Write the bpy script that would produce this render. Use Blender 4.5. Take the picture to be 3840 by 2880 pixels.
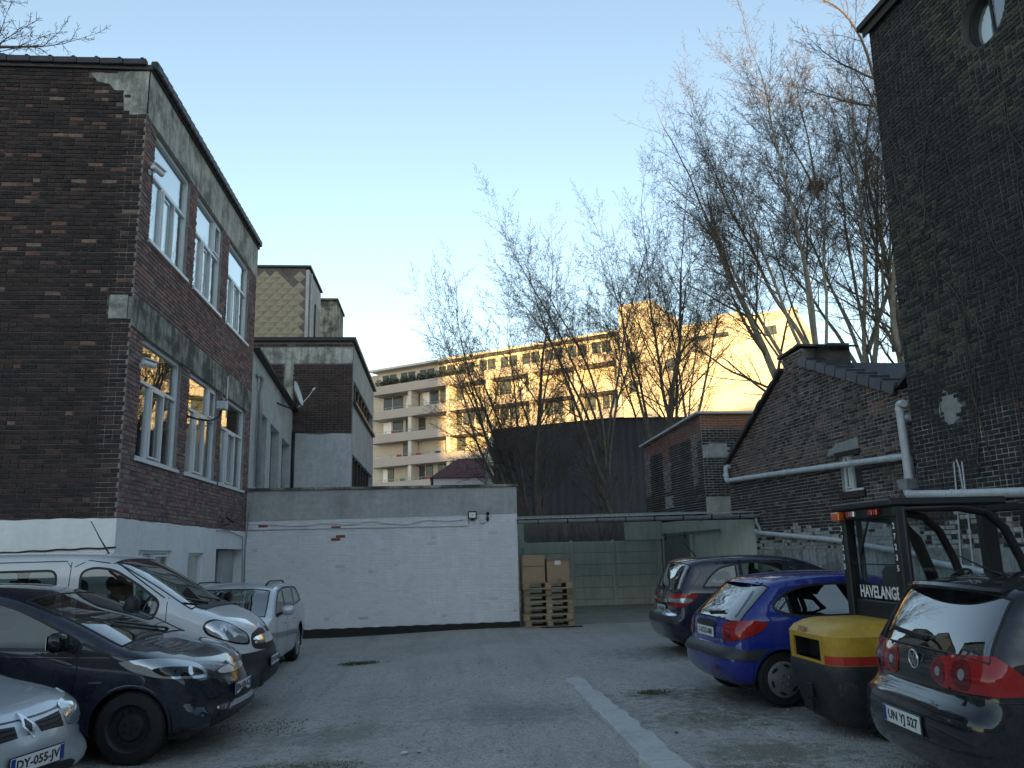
import bpy, bmesh, math, random
import numpy as np
from mathutils import Vector, Matrix
from mathutils.geometry import delaunay_2d_cdt
from mathutils.bvhtree import BVHTree
R = math.radians
random.seed(7); rng = np.random.default_rng(7)
scene = bpy.context.scene
for o in list(bpy.data.objects): bpy.data.objects.remove(o)
# ---------------------------------------------------------------- camera (world +Y runs along the yard, z up, metres)
F_PX, CXP, CYP = 799.0, 512.0, 384.0
PITCH, ROLL, YAW = R(11.8), R(1.4), R(5.26)
CAM = Vector((0, 0, 1.68))
_fh = Vector((math.sin(YAW), math.cos(YAW), 0)); _r0 = Vector((math.cos(YAW), -math.sin(YAW), 0))
_fw = _fh * math.cos(PITCH) + Vector((0, 0, math.sin(PITCH))); _u0 = _r0.cross(_fw)
_rt = _r0 * math.cos(ROLL) - _u0 * math.sin(ROLL); _ut = _u0 * math.cos(ROLL) + _r0 * math.sin(ROLL)
cam_data = bpy.data.cameras.new('camera'); cam = bpy.data.objects.new('camera', cam_data)
scene.collection.objects.link(cam); scene.camera = cam
m = Matrix((_rt, _ut, -_fw)).transposed().to_4x4(); m.translation = CAM; cam.matrix_world = m
cam_data.sensor_fit = 'HORIZONTAL'; cam_data.sensor_width = 36.0; cam_data.lens = 36.0 * F_PX / 1024.0
cam_data.clip_start = 0.05; cam_data.clip_end = 2000
scene.render.resolution_x, scene.render.resolution_y = 1024, 768
def pixel(p):
    p = Vector(p) - CAM; d = p.dot(_fw)
    return (CXP + F_PX * p.dot(_rt) / d, CYP - F_PX * p.dot(_ut) / d, d)
# ---------------------------------------------------------------- sky, sun, exposure
SUN_AZ, SUN_EL = R(184.0), R(5.0)          # azimuth clockwise from +Y
world = bpy.data.worlds.new('World'); scene.world = world; world.use_nodes = True
wn = world.node_tree.nodes; wl = world.node_tree.links
for n in list(wn): wn.remove(n)
sky = wn.new('ShaderNodeTexSky'); sky.sky_type = 'NISHITA'; sky.sun_disc = False
sky.sun_elevation = SUN_EL; sky.sun_rotation = SUN_AZ; sky.altitude = 50
sky.air_density = 1.0; sky.dust_density = 0.4; sky.ozone_density = 1.5
bg = wn.new('ShaderNodeBackground'); bg.inputs['Strength'].default_value = 0.15
wo = wn.new('ShaderNodeOutputWorld')
gm = wn.new('ShaderNodeGamma'); gm.inputs[1].default_value = 1.0
hs = wn.new('ShaderNodeHueSaturation'); hs.inputs['Hue'].default_value = 0.5; hs.inputs['Saturation'].default_value = 0.84; hs.inputs['Value'].default_value = 1.0
wl.new(sky.outputs[0], gm.inputs[0]); wl.new(gm.outputs[0], hs.inputs['Color']); wl.new(hs.outputs[0], bg.inputs[0]); wl.new(bg.outputs[0], wo.inputs[0])
sl = bpy.data.lights.new('sun', 'SUN'); sl.energy = 5.0; sl.angle = R(0.5); sl.color = (1.0, 0.62, 0.20)
sun = bpy.data.objects.new('sun', sl); scene.collection.objects.link(sun)
_sd = Vector((math.sin(SUN_AZ) * math.cos(SUN_EL), math.cos(SUN_AZ) * math.cos(SUN_EL), math.sin(SUN_EL)))
sun.rotation_euler = _sd.to_track_quat('Z', 'Y').to_euler(); sun.location = _sd * 60
scene.view_settings.view_transform = 'Standard'; scene.view_settings.look = 'None'
scene.view_settings.gamma = 1.0; scene.view_settings.exposure = 1.84; scene.view_settings.use_curve_mapping = False
# ---------------------------------------------------------------- helpers
COL = scene.collection
MATS = {}
def link(o): COL.objects.link(o); return o
def tag(o, label=None, cat=None, group=None, kind=None):
    if label: o['label'] = label
    if cat: o['category'] = cat
    if group: o['group'] = group
    if kind: o['kind'] = kind
    return o
def thing(name, label, cat, loc=(0, 0, 0), rz=0.0, group=None):
    o = link(bpy.data.objects.new(name, None)); o.location = loc; o.rotation_euler = (0, 0, rz)
    o.empty_display_size = 0.2
    return tag(o, label, cat, group)
def local_matrix(o):
    return Matrix.Translation(o.location) @ Matrix.Rotation(o.rotation_euler[2], 4, 'Z')
def world_of(o):
    m = Matrix.Identity(4)
    while o is not None: m = local_matrix(o) @ m; o = o.parent
    return m
def put(name, me, parent=None, loc=None, rot=None):
    o = link(bpy.data.objects.new(name, me)); o.parent = parent
    if loc is not None: o.location = loc
    if rot is not None: o.rotation_euler = rot
    return o
def basis(d):
    d = Vector(d).normalized(); a = Vector((0, 0, 1)) if abs(d.z) < 0.95 else Vector((1, 0, 0))
    s = d.cross(a).normalized(); return s, s.cross(d).normalized()
class MB:
    """collects shapes; build() links them as one mesh object"""
    def __init__(s): s.v = []; s.f = []; s.c = []; s.cur = None
    def color(s, c): s.cur = c; return s
    def add(s, vs, fs):
        n = len(s.v); s.v += [tuple(p) for p in vs]; s.f += [tuple(i + n for i in f) for f in fs]
        if s.cur is not None: s.c += [s.cur] * len(vs)
        return s
    def box(s, a, b, m=None):
        (x0, y0, z0), (x1, y1, z1) = a, b
        vs = [Vector(p) for p in ((x0,y0,z0),(x1,y0,z0),(x1,y1,z0),(x0,y1,z0),(x0,y0,z1),(x1,y0,z1),(x1,y1,z1),(x0,y1,z1))]
        if m is not None: vs = [m @ p for p in vs]
        return s.add(vs, [(0,3,2,1),(4,5,6,7),(0,1,5,4),(1,2,6,5),(2,3,7,6),(3,0,4,7)])
    def bbox(s, a, b, r=0.01, m=None):
        """box with chamfered edges"""
        a = Vector(a); b = Vector(b); r = min(r, min(b[i]-a[i] for i in range(3))*0.45)
        vs = []; idx = {}
        for i in (0,1):
            for j in (0,1):
                for k in (0,1):
                    c = [(a,b)[i][0],(a,b)[j][1],(a,b)[k][2]]; sg = [1-2*i,1-2*j,1-2*k]
                    for ax in range(3):
                        p = [c[t] + (0 if t==ax else sg[t]*r) for t in range(3)]
                        idx[(i,j,k,ax)] = len(vs); vs.append(Vector(p))
        fs = []
        cyc = ((0,0),(1,0),(1,1),(0,1))
        for ax in range(3):
            for e in (0,1):
                q = []
                for u, w in cyc:
                    t = [0,0,0]; t[ax] = e; t[(ax+1)%3] = u; t[(ax+2)%3] = w; q.append(idx[(t[0],t[1],t[2],ax)])
                fs.append(q if e else q[::-1])
        for ax in range(3):           # edges along axis ax
            b1, b2 = (ax+1)%3, (ax+2)%3
            for u, w in cyc:
                t0 = [0,0,0]; t0[b1] = u; t0[b2] = w; t1 = list(t0); t1[ax] = 1
                q = [idx[(*t0,b1)], idx[(*t1,b1)], idx[(*t1,b2)], idx[(*t0,b2)]]
                fs.append(q if (u+w)%2==1 else q[::-1])
        for i in (0,1):
            for j in (0,1):
                for k in (0,1):
                    q = [idx[(i,j,k,0)],idx[(i,j,k,1)],idx[(i,j,k,2)]]
                    fs.append(q if (i+j+k)%2==1 else q[::-1])
        if m is not None: vs = [m @ p for p in vs]
        return s.add(vs, fs)
    def bar(s, p, q, w, h, up=(0,0,1)):
        p = Vector(p); q = Vector(q); d = (q-p); L = d.length; d.normalize(); up = Vector(up)
        sx = d.cross(up)
        if sx.length < 1e-4: sx = d.cross(Vector((1,0,0)))
        sx.normalize(); uz = sx.cross(d)
        vs = [p + sx*a*w/2 + uz*b*h/2 for a,b in ((-1,-1),(1,-1),(1,1),(-1,1))] + [q + sx*a*w/2 + uz*b*h/2 for a,b in ((-1,-1),(1,-1),(1,1),(-1,1))]
        return s.add(vs, [(0,1,2,3),(7,6,5,4),(0,4,5,1),(1,5,6,2),(2,6,7,3),(3,7,4,0)])
    def tube(s, pts, r, n=8, cap=True, closed=False):
        pts = [Vector(p) for p in pts]; k = len(pts); rs = r if hasattr(r,'__len__') else [r]*k
        rings = []; sx = None
        for i, p in enumerate(pts):
            if closed: d = pts[(i+1)%k]-pts[i-1]
            else: d = pts[min(i+1,k-1)]-pts[max(i-1,0)]
            d.normalize()
            if sx is None: sx, _ = basis(d)
            sx = (sx - d*sx.dot(d))
            if sx.length < 1e-5: sx, _ = basis(d)
            sx.normalize(); sy = d.cross(sx)
            rings.append([p + (sx*math.cos(2*math.pi*j/n) + sy*math.sin(2*math.pi*j/n))*rs[i] for j in range(n)])
        vs = [q for g in rings for q in g]; fs = []
        for i in range(k if closed else k-1):
            a, b = i*n, ((i+1)%k)*n
            for j in range(n): fs.append((a+j, a+(j+1)%n, b+(j+1)%n, b+j))
        if cap and not closed: fs += [tuple(range(n))[::-1], tuple(range((k-1)*n, k*n))]
        return s.add(vs, fs)
    def cyl(s, p, q, r, n=16, r2=None): return s.tube([p, q], [r, r if r2 is None else r2], n)
    def lathe(s, prof, o, axis, n=24):
        """prof: list of (along, radius)"""
        o = Vector(o); ax = Vector(axis).normalized(); sx, sy = basis(ax)
        vs = [o + ax*a + (sx*math.cos(2*math.pi*j/n) + sy*math.sin(2*math.pi*j/n))*r for a, r in prof for j in range(n)]
        fs = [(i*n+j, i*n+(j+1)%n, (i+1)*n+(j+1)%n, (i+1)*n+j) for i in range(len(prof)-1) for j in range(n)]
        return s.add(vs, fs)
    def prism(s, poly, o, ux, uy, un, t):
        """polygon (2d) in plane o+ux*x+uy*y, extruded t along un"""
        o = Vector(o); ux = Vector(ux); uy = Vector(uy); un = Vector(un); n = len(poly)
        vs = [o+ux*x+uy*y for x,y in poly] + [o+ux*x+uy*y+un*t for x,y in poly]
        fs = [tuple(range(n))[::-1], tuple(range(n,2*n))] + [(i,(i+1)%n,n+(i+1)%n,n+i) for i in range(n)]
        return s.add(vs, fs)
    def slab(s, poly, holes, o, ux, un, t, uy=(0,0,1)):
        """polygon with holes, front face at o, thickness t behind (against un)"""
        o = Vector(o); ux = Vector(ux); uy = Vector(uy); un = Vector(un)
        loops = [poly] + list(holes); vv = []; ee = []
        for lp in loops:
            n0 = len(vv); vv += [Vector(p) for p in lp]; ee += [(n0+i, n0+(i+1)%len(lp)) for i in range(len(lp))]
        ov, oe, of, *_ = delaunay_2d_cdt(vv, ee, [], 0, 1e-6)
        P = [o+ux*p.x+uy*p.y for p in ov]; n = len(P); fs = []
        for f in of:
            c = sum((ov[i] for i in f), Vector((0,0)))/len(f)
            if inside(poly, c.x, c.y) and not any(inside(h, c.x, c.y) for h in holes):
                fs.append(tuple(f)); fs.append(tuple(i+n for i in f)[::-1])
        base = len(s.v); s.add(P + [p-un*t for p in P], fs)
        for lp in loops:
            k = len(lp); a = [o+ux*x+uy*y for x,y in lp]; s.add(a+[p-un*t for p in a], [(i,(i+1)%k,k+(i+1)%k,k+i) for i in range(k)])
        return s
    def build(s, name, mat, parent=None, smooth=False, world=False, kind=None, me_only=False):
        vs = s.v
        if world and parent is not None:
            mi = world_of(parent).inverted(); vs = [tuple(mi @ Vector(p)) for p in vs]
        me = bpy.data.meshes.new(name); me.from_pydata(vs, [], s.f); me.update()
        if s.c:
            at = me.color_attributes.new('Col', 'FLOAT_COLOR', 'POINT')
            at.data.foreach_set('color', np.array([(*c[:3],1.0) for c in s.c], dtype=np.float32).ravel())
        if smooth: shade(me, smooth)
        ms = mat if isinstance(mat, (list, tuple)) else [mat]
        for mm in ms: me.materials.append(MATS[mm] if isinstance(mm, str) else mm)
        fix_normals(me)
        if me_only: return me
        o = put(name, me, parent)
        if kind: o['kind'] = kind
        return o
def fix_normals(me):
    bm = bmesh.new(); bm.from_mesh(me); bmesh.ops.recalc_face_normals(bm, faces=bm.faces); bm.to_mesh(me); bm.free()
def shade(me, ang=True):
    me.polygons.foreach_set('use_smooth', [True]*len(me.polygons))
    if ang is not True: 
        try: me.set_sharp_from_angle(angle=R(ang))
        except Exception: pass
def inside(poly, x, y):
    r = False; n = len(poly); j = n-1
    for i in range(n):
        xi, yi = poly[i]; xj, yj = poly[j]
        if (yi > y) != (yj > y) and x < (xj-xi)*(y-yi)/(yj-yi)+xi: r = not r
        j = i
    return r
def inside_many(poly, X, Y):
    X = np.asarray(X, float); Y = np.asarray(Y, float); r = np.zeros(X.shape, bool); n = len(poly); j = n-1
    for i in range(n):
        xi, yi = poly[i]; xj, yj = poly[j]
        if yi != yj: r ^= ((yi > Y) != (yj > Y)) & (X < (xj-xi)*(Y-yi)/(yj-yi)+xi)
        j = i
    return r
def rect(x0, y0, x1, y1): return [(x0,y0),(x1,y0),(x1,y1),(x0,y1)]
def copy_tree(o, parent=None, **kw):
    c = o.copy(); COL.objects.link(c); c.parent = parent
    for ch in o.children: copy_tree(ch, c)
    return c
# ---------------------------------------------------------------- materials
def mat(name, col, rough=0.6, metal=0.0, var=0.0, scale=4.0, bump=0.0, bscale=60.0, attr=False, spec=0.5, coat=0.0, coords='Object', stain=None, streak=0.0, alpha=None):
    m = bpy.data.materials.new(name); m.use_nodes = True; MATS[name] = m
    N = m.node_tree.nodes; L = m.node_tree.links; b = N['Principled BSDF']
    b.inputs['Roughness'].default_value = rough; b.inputs['Metallic'].default_value = metal
    b.inputs['Specular IOR Level'].default_value = spec
    if coat: b.inputs['Coat Weight'].default_value = coat; b.inputs['Coat Roughness'].default_value = 0.04
    tc = N.new('ShaderNodeTexCoord'); co = tc.outputs[coords]
    if attr:
        a = N.new('ShaderNodeAttribute'); a.attribute_name = 'Col'; src = a.outputs['Color']
    else:
        r = N.new('ShaderNodeRGB'); r.outputs[0].default_value = (*col, 1); src = r.outputs[0]
    def mul(src, fac_sock, lo, hi, ramp=(0.3, 0.7)):
        mr = N.new('ShaderNodeMapRange'); mr.inputs['From Min'].default_value = ramp[0]; mr.inputs['From Max'].default_value = ramp[1]
        mr.inputs['To Min'].default_value = lo; mr.inputs['To Max'].default_value = hi; L.new(fac_sock, mr.inputs['Value'])
        vm = N.new('ShaderNodeVectorMath'); vm.operation = 'SCALE'; L.new(src, vm.inputs[0]); L.new(mr.outputs[0], vm.inputs['Scale']); return vm.outputs[0]
    if var:
        n1 = N.new('ShaderNodeTexNoise'); n1.inputs['Scale'].default_value = scale; n1.inputs['Detail'].default_value = 6; n1.inputs['Roughness'].default_value = 0.65
        L.new(co, n1.inputs['Vector']); src = mul(src, n1.outputs['Fac'], 1-var, 1+var)
        n2 = N.new('ShaderNodeTexNoise'); n2.inputs['Scale'].default_value = scale*9; n2.inputs['Detail'].default_value = 4
        L.new(co, n2.inputs['Vector']); src = mul(src, n2.outputs['Fac'], 1-var*0.6, 1+var*0.6)
    if streak:
        mp = N.new('ShaderNodeMapping'); mp.inputs['Scale'].default_value = (3.5, 3.5, 0.35); L.new(co, mp.inputs['Vector'])
        n4 = N.new('ShaderNodeTexNoise'); n4.inputs['Scale'].default_value = 2.2; n4.inputs['Detail'].default_value = 7; n4.inputs['Roughness'].default_value = 0.7
        L.new(mp.outputs[0], n4.inputs['Vector']); src = mul(src, n4.outputs['Fac'], 1-streak, 1.0, (0.38, 0.56))
    if stain:
        sc, amt, lo, hi, scol = stain
        n3 = N.new('ShaderNodeTexNoise'); n3.inputs['Scale'].default_value = sc; n3.inputs['Detail'].default_value = 8; n3.inputs['Roughness'].default_value = 0.7
        L.new(co, n3.inputs['Vector'])
        mr = N.new('ShaderNodeMapRange'); mr.inputs['From Min'].default_value = lo; mr.inputs['From Max'].default_value = hi; mr.inputs['To Max'].default_value = amt
        L.new(n3.outputs['Fac'], mr.inputs['Value'])
        mx = N.new('ShaderNodeMix'); mx.data_type = 'RGBA'; L.new(mr.outputs[0], mx.inputs['Factor']); L.new(src, mx.inputs['A']); mx.inputs['B'].default_value = (*scol, 1); src = mx.outputs['Result']
    L.new(src, b.inputs['Base Color'])
    if bump:
        nb = N.new('ShaderNodeTexNoise'); nb.inputs['Scale'].default_value = bscale; nb.inputs['Detail'].default_value = 6; L.new(co, nb.inputs['Vector'])
        bu = N.new('ShaderNodeBump'); bu.inputs['Strength'].default_value = bump; bu.inputs['Distance'].default_value = 0.02
        L.new(nb.outputs['Fac'], bu.inputs['Height']); L.new(bu.outputs[0], b.inputs['Normal'])
    return m
def glass(name, tint, ior=0.06, rough=0.0, refl=(1,1,1), top=1.0):   # ior: reflectance at normal incidence
    m = bpy.data.materials.new(name); m.use_nodes = True; MATS[name] = m
    N = m.node_tree.nodes; L = m.node_tree.links; N.remove(N['Principled BSDF'])
    ge = N.new('ShaderNodeNewGeometry'); dt = N.new('ShaderNodeVectorMath'); dt.operation = 'DOT_PRODUCT'; L.new(ge.outputs['Normal'], dt.inputs[0]); L.new(ge.outputs['Incoming'], dt.inputs[1])
    def mth(op, a, b_=None):
        n = N.new('ShaderNodeMath'); n.operation = op
        for i, v in enumerate((a, b_)):
            if v is None: continue
            if isinstance(v, (int, float)): n.inputs[i].default_value = v
            else: L.new(v, n.inputs[i])
        return n.outputs[0]
    k = mth('SUBTRACT', 1.0, mth('ABSOLUTE', dt.outputs['Value'])); k5 = mth('POWER', k, 5.0)      # Schlick, same from both faces of the pane
    mr = N.new('ShaderNodeMapRange'); mr.inputs['To Min'].default_value = ior; mr.inputs['To Max'].default_value = top; L.new(k5, mr.inputs['Value'])
    t = N.new('ShaderNodeBsdfTransparent'); t.inputs[0].default_value = (*tint, 1)
    g = N.new('ShaderNodeBsdfGlossy'); g.inputs['Color'].default_value = (*refl, 1); g.inputs['Roughness'].default_value = rough
    mx = N.new('ShaderNodeMixShader'); L.new(mr.outputs[0], mx.inputs[0]); L.new(t.outputs[0], mx.inputs[1]); L.new(g.outputs[0], mx.inputs[2])
    L.new(mx.outputs[0], N['Material Output'].inputs[0]); return m
mat('mortar', (0.27,0.255,0.24), 0.95, var=0.3, scale=3, bump=0.4, bscale=90)
mat('mortar_pale', (0.38,0.365,0.34), 0.95, var=0.3, scale=2.5, bump=0.4, bscale=90, stain=(1.1,0.7,0.47,0.64,(0.09,0.085,0.08)))
mat('mortar_tower', (0.10,0.10,0.10), 0.95, var=0.3, scale=2.5, bump=0.4, bscale=90, stain=(0.75,0.9,0.46,0.62,(0.42,0.41,0.39)))
mat('mortar_white', (0.68,0.685,0.675), 0.8, var=0.05, scale=3)
mat('mortar_dark', (0.125,0.118,0.112), 0.95, var=0.35, scale=2, bump=0.4, bscale=90)
mat('brick', (0.1,0.05,0.04), 0.92, attr=True, var=0.35, scale=14, bump=0.5, bscale=70, spec=0.2)
mat('brick_paint', (0.6,0.6,0.58), 0.7, attr=True, var=0.06, scale=3, bump=0.25, bscale=50, spec=0.3, stain=(1.1,0.35,0.52,0.74,(0.42,0.43,0.43)), streak=0.06)
mat('white_paint', (0.78,0.78,0.76), 0.75, var=0.06, scale=1.2, bump=0.35, bscale=22, stain=(2.2,0.55,0.60,0.75,(0.34,0.33,0.31)), streak=0.05)
mat('grey_render', (0.42,0.43,0.43), 0.9, var=0.16, scale=1.1, bump=0.2, bscale=30, stain=(1.3,0.6,0.50,0.72,(0.24,0.245,0.24)), streak=0.10)
mat('pale_render', (0.50,0.50,0.47), 0.9, var=0.15, scale=1.5, bump=0.2, bscale=30, stain=(1.6,0.6,0.5,0.7,(0.22,0.21,0.19)), streak=0.3)
mat('concrete', (0.34,0.335,0.29), 0.92, var=0.25, scale=2, bump=0.4, bscale=35, stain=(1.3,0.9,0.44,0.56,(0.05,0.05,0.042)), streak=0.6)
mat('concrete_pale', (0.47,0.465,0.41), 0.9, var=0.2, scale=2, bump=0.3, bscale=35, stain=(1.6,0.8,0.47,0.60,(0.10,0.10,0.085)), streak=0.45)
mat('cement_patch', (0.27,0.28,0.27), 0.95, var=0.2, scale=5, bump=0.5, bscale=40)
mat('green_paint', (0.62,0.645,0.585), 0.8, var=0.08, scale=1.3, bump=0.15, bscale=30, stain=(1.5,0.35,0.52,0.75,(0.32,0.33,0.27)), streak=0.15)
mat('pvc_white', (0.72,0.74,0.75), 0.35, var=0.05, scale=5)
mat('pvc_pipe', (0.52,0.55,0.57), 0.45, var=0.12, scale=4, streak=0.15)
mat('zinc', (0.30,0.32,0.34), 0.5, metal=0.5, var=0.2, scale=4)
mat('black_tar', (0.018,0.018,0.018), 0.8, var=0.4, scale=5, bump=0.3)
mat('black_trim', (0.010,0.010,0.011), 0.55, var=0.2, scale=8)
mat('black_gloss', (0.008,0.008,0.010), 0.12)
mat('rubber', (0.012,0.012,0.013), 0.8, var=0.3, scale=12, bump=0.25, bscale=80)
mat('roof_tile', (0.028,0.027,0.031), 0.55, var=0.3, scale=6, bump=0.2)
mat('glazed_tile', (0.075,0.075,0.095), 0.3, var=0.3, scale=7, bump=0.15)
mat('roof_felt', (0.46,0.47,0.45), 0.7, var=0.2, scale=2)
mat('corrugated', (0.33,0.33,0.31), 0.8, var=0.35, scale=5, bump=0.2)
mat('dark_wood', (0.022,0.018,0.016), 0.8, var=0.3, scale=8)
mat('pallet_wood', (0.33,0.25,0.16), 0.85, attr=True, var=0.25, scale=9, bump=0.3, bscale=60)
mat('cardboard', (0.36,0.25,0.155), 0.9, var=0.08, scale=4, stain=(2.5,0.4,0.55,0.75,(0.18,0.12,0.08)))
mat('tape', (0.20,0.125,0.07), 0.4)
mat('label_white', (0.7,0.7,0.68), 0.6)
mat('white_tile', (0.7,0.7,0.7), 0.4)
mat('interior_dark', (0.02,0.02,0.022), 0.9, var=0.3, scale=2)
mat('interior_grey', (0.09,0.10,0.11), 0.9)
mat('curtain', (0.34,0.30,0.16), 0.95, var=0.2, scale=6)
mat('curtain_red', (0.10,0.03,0.035), 0.95, var=0.2, scale=6)
mat('blind', (0.78,0.80,0.80), 0.8, var=0.03, scale=2)
mat('cable', (0.28,0.29,0.30), 0.6)
mat('cable_black', (0.015,0.015,0.016), 0.6)
mat('metal_dark', (0.03,0.032,0.036), 0.45, metal=0.6, var=0.2, scale=6)
mat('chrome', (0.75,0.76,0.78), 0.12, metal=1.0)
mat('bark', (0.10,0.088,0.074), 0.95, var=0.4, scale=6, bump=0.6, bscale=25)
mat('bark_pale', (0.24,0.22,0.18), 0.95, var=0.35, scale=5, bump=0.5, bscale=25)
mat('twig', (0.105,0.088,0.074), 0.95, var=0.2, scale=3)
mat('nest', (0.46,0.25,0.05), 0.95, var=0.4, scale=12)  # golden base colour carries the sunlit look of the nest
glass('window_glass', (0.80,0.87,0.87), 0.27)
glass('car_glass', (0.62,0.72,0.70), 0.07)
glass('car_glass_dark', (0.20,0.25,0.25), 0.12)
glass('lamp_clear', (0.90,0.93,0.94), 0.015, top=0.35)

def translucent(name, col, amt):
    m = MATS[name]; N = m.node_tree.nodes; L = m.node_tree.links; b = N['Principled BSDF']; t = N.new('ShaderNodeBsdfTranslucent'); t.inputs[0].default_value = (*col,1)
    mx = N.new('ShaderNodeMixShader'); mx.inputs[0].default_value = amt; L.new(b.outputs[0], mx.inputs[1]); L.new(t.outputs[0], mx.inputs[2]); L.new(mx.outputs[0], N['Material Output'].inputs[0])
translucent('corrugated', (0.80,0.84,0.74), 0.6)

glass('car_glass_rear', (0.25,0.30,0.30), 0.24)
glass('car_glass_screen', (0.42,0.50,0.49), 0.26)

def tower_mortar():
    m = bpy.data.materials.new('mortar_tower'); m.use_nodes = True; MATS['mortar_tower'] = m; N = m.node_tree.nodes; L = m.node_tree.links; b = N['Principled BSDF']; b.inputs['Roughness'].default_value = 0.95
    tc = N.new('ShaderNodeTexCoord'); co = tc.outputs['Object']; sp = N.new('ShaderNodeSeparateXYZ'); L.new(co, sp.inputs[0])
    def noise(s): n = N.new('ShaderNodeTexNoise'); n.inputs['Scale'].default_value = s; n.inputs['Detail'].default_value = 7; n.inputs['Roughness'].default_value = 0.7; L.new(co, n.inputs['Vector']); return n.outputs['Fac']
    def mr(f, a, b_, lo, hi): r = N.new('ShaderNodeMapRange'); r.inputs['From Min'].default_value = a; r.inputs['From Max'].default_value = b_; r.inputs['To Min'].default_value = lo; r.inputs['To Max'].default_value = hi; L.new(f, r.inputs['Value']); return r.outputs[0]
    def mt(op, a, b_): n = N.new('ShaderNodeMath'); n.operation = op; n.use_clamp = True; L.new(a, n.inputs[0]); L.new(b_, n.inputs[1]); return n.outputs[0]
    f = mt('MULTIPLY', mr(noise(0.7),0.42,0.60,0.15,1.0), mr(noise(6),0.36,0.56,0.25,1.0)); f = mt('MULTIPLY', f, mr(sp.outputs[2],5.6,2.6,0.22,1.0))
    x = N.new('ShaderNodeMix'); x.data_type = 'RGBA'; x.inputs['A'].default_value = (0.045,0.045,0.047,1); x.inputs['B'].default_value = (0.46,0.45,0.43,1); L.new(f, x.inputs['Factor']); L.new(x.outputs['Result'], b.inputs['Base Color'])
tower_mortar()
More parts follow.
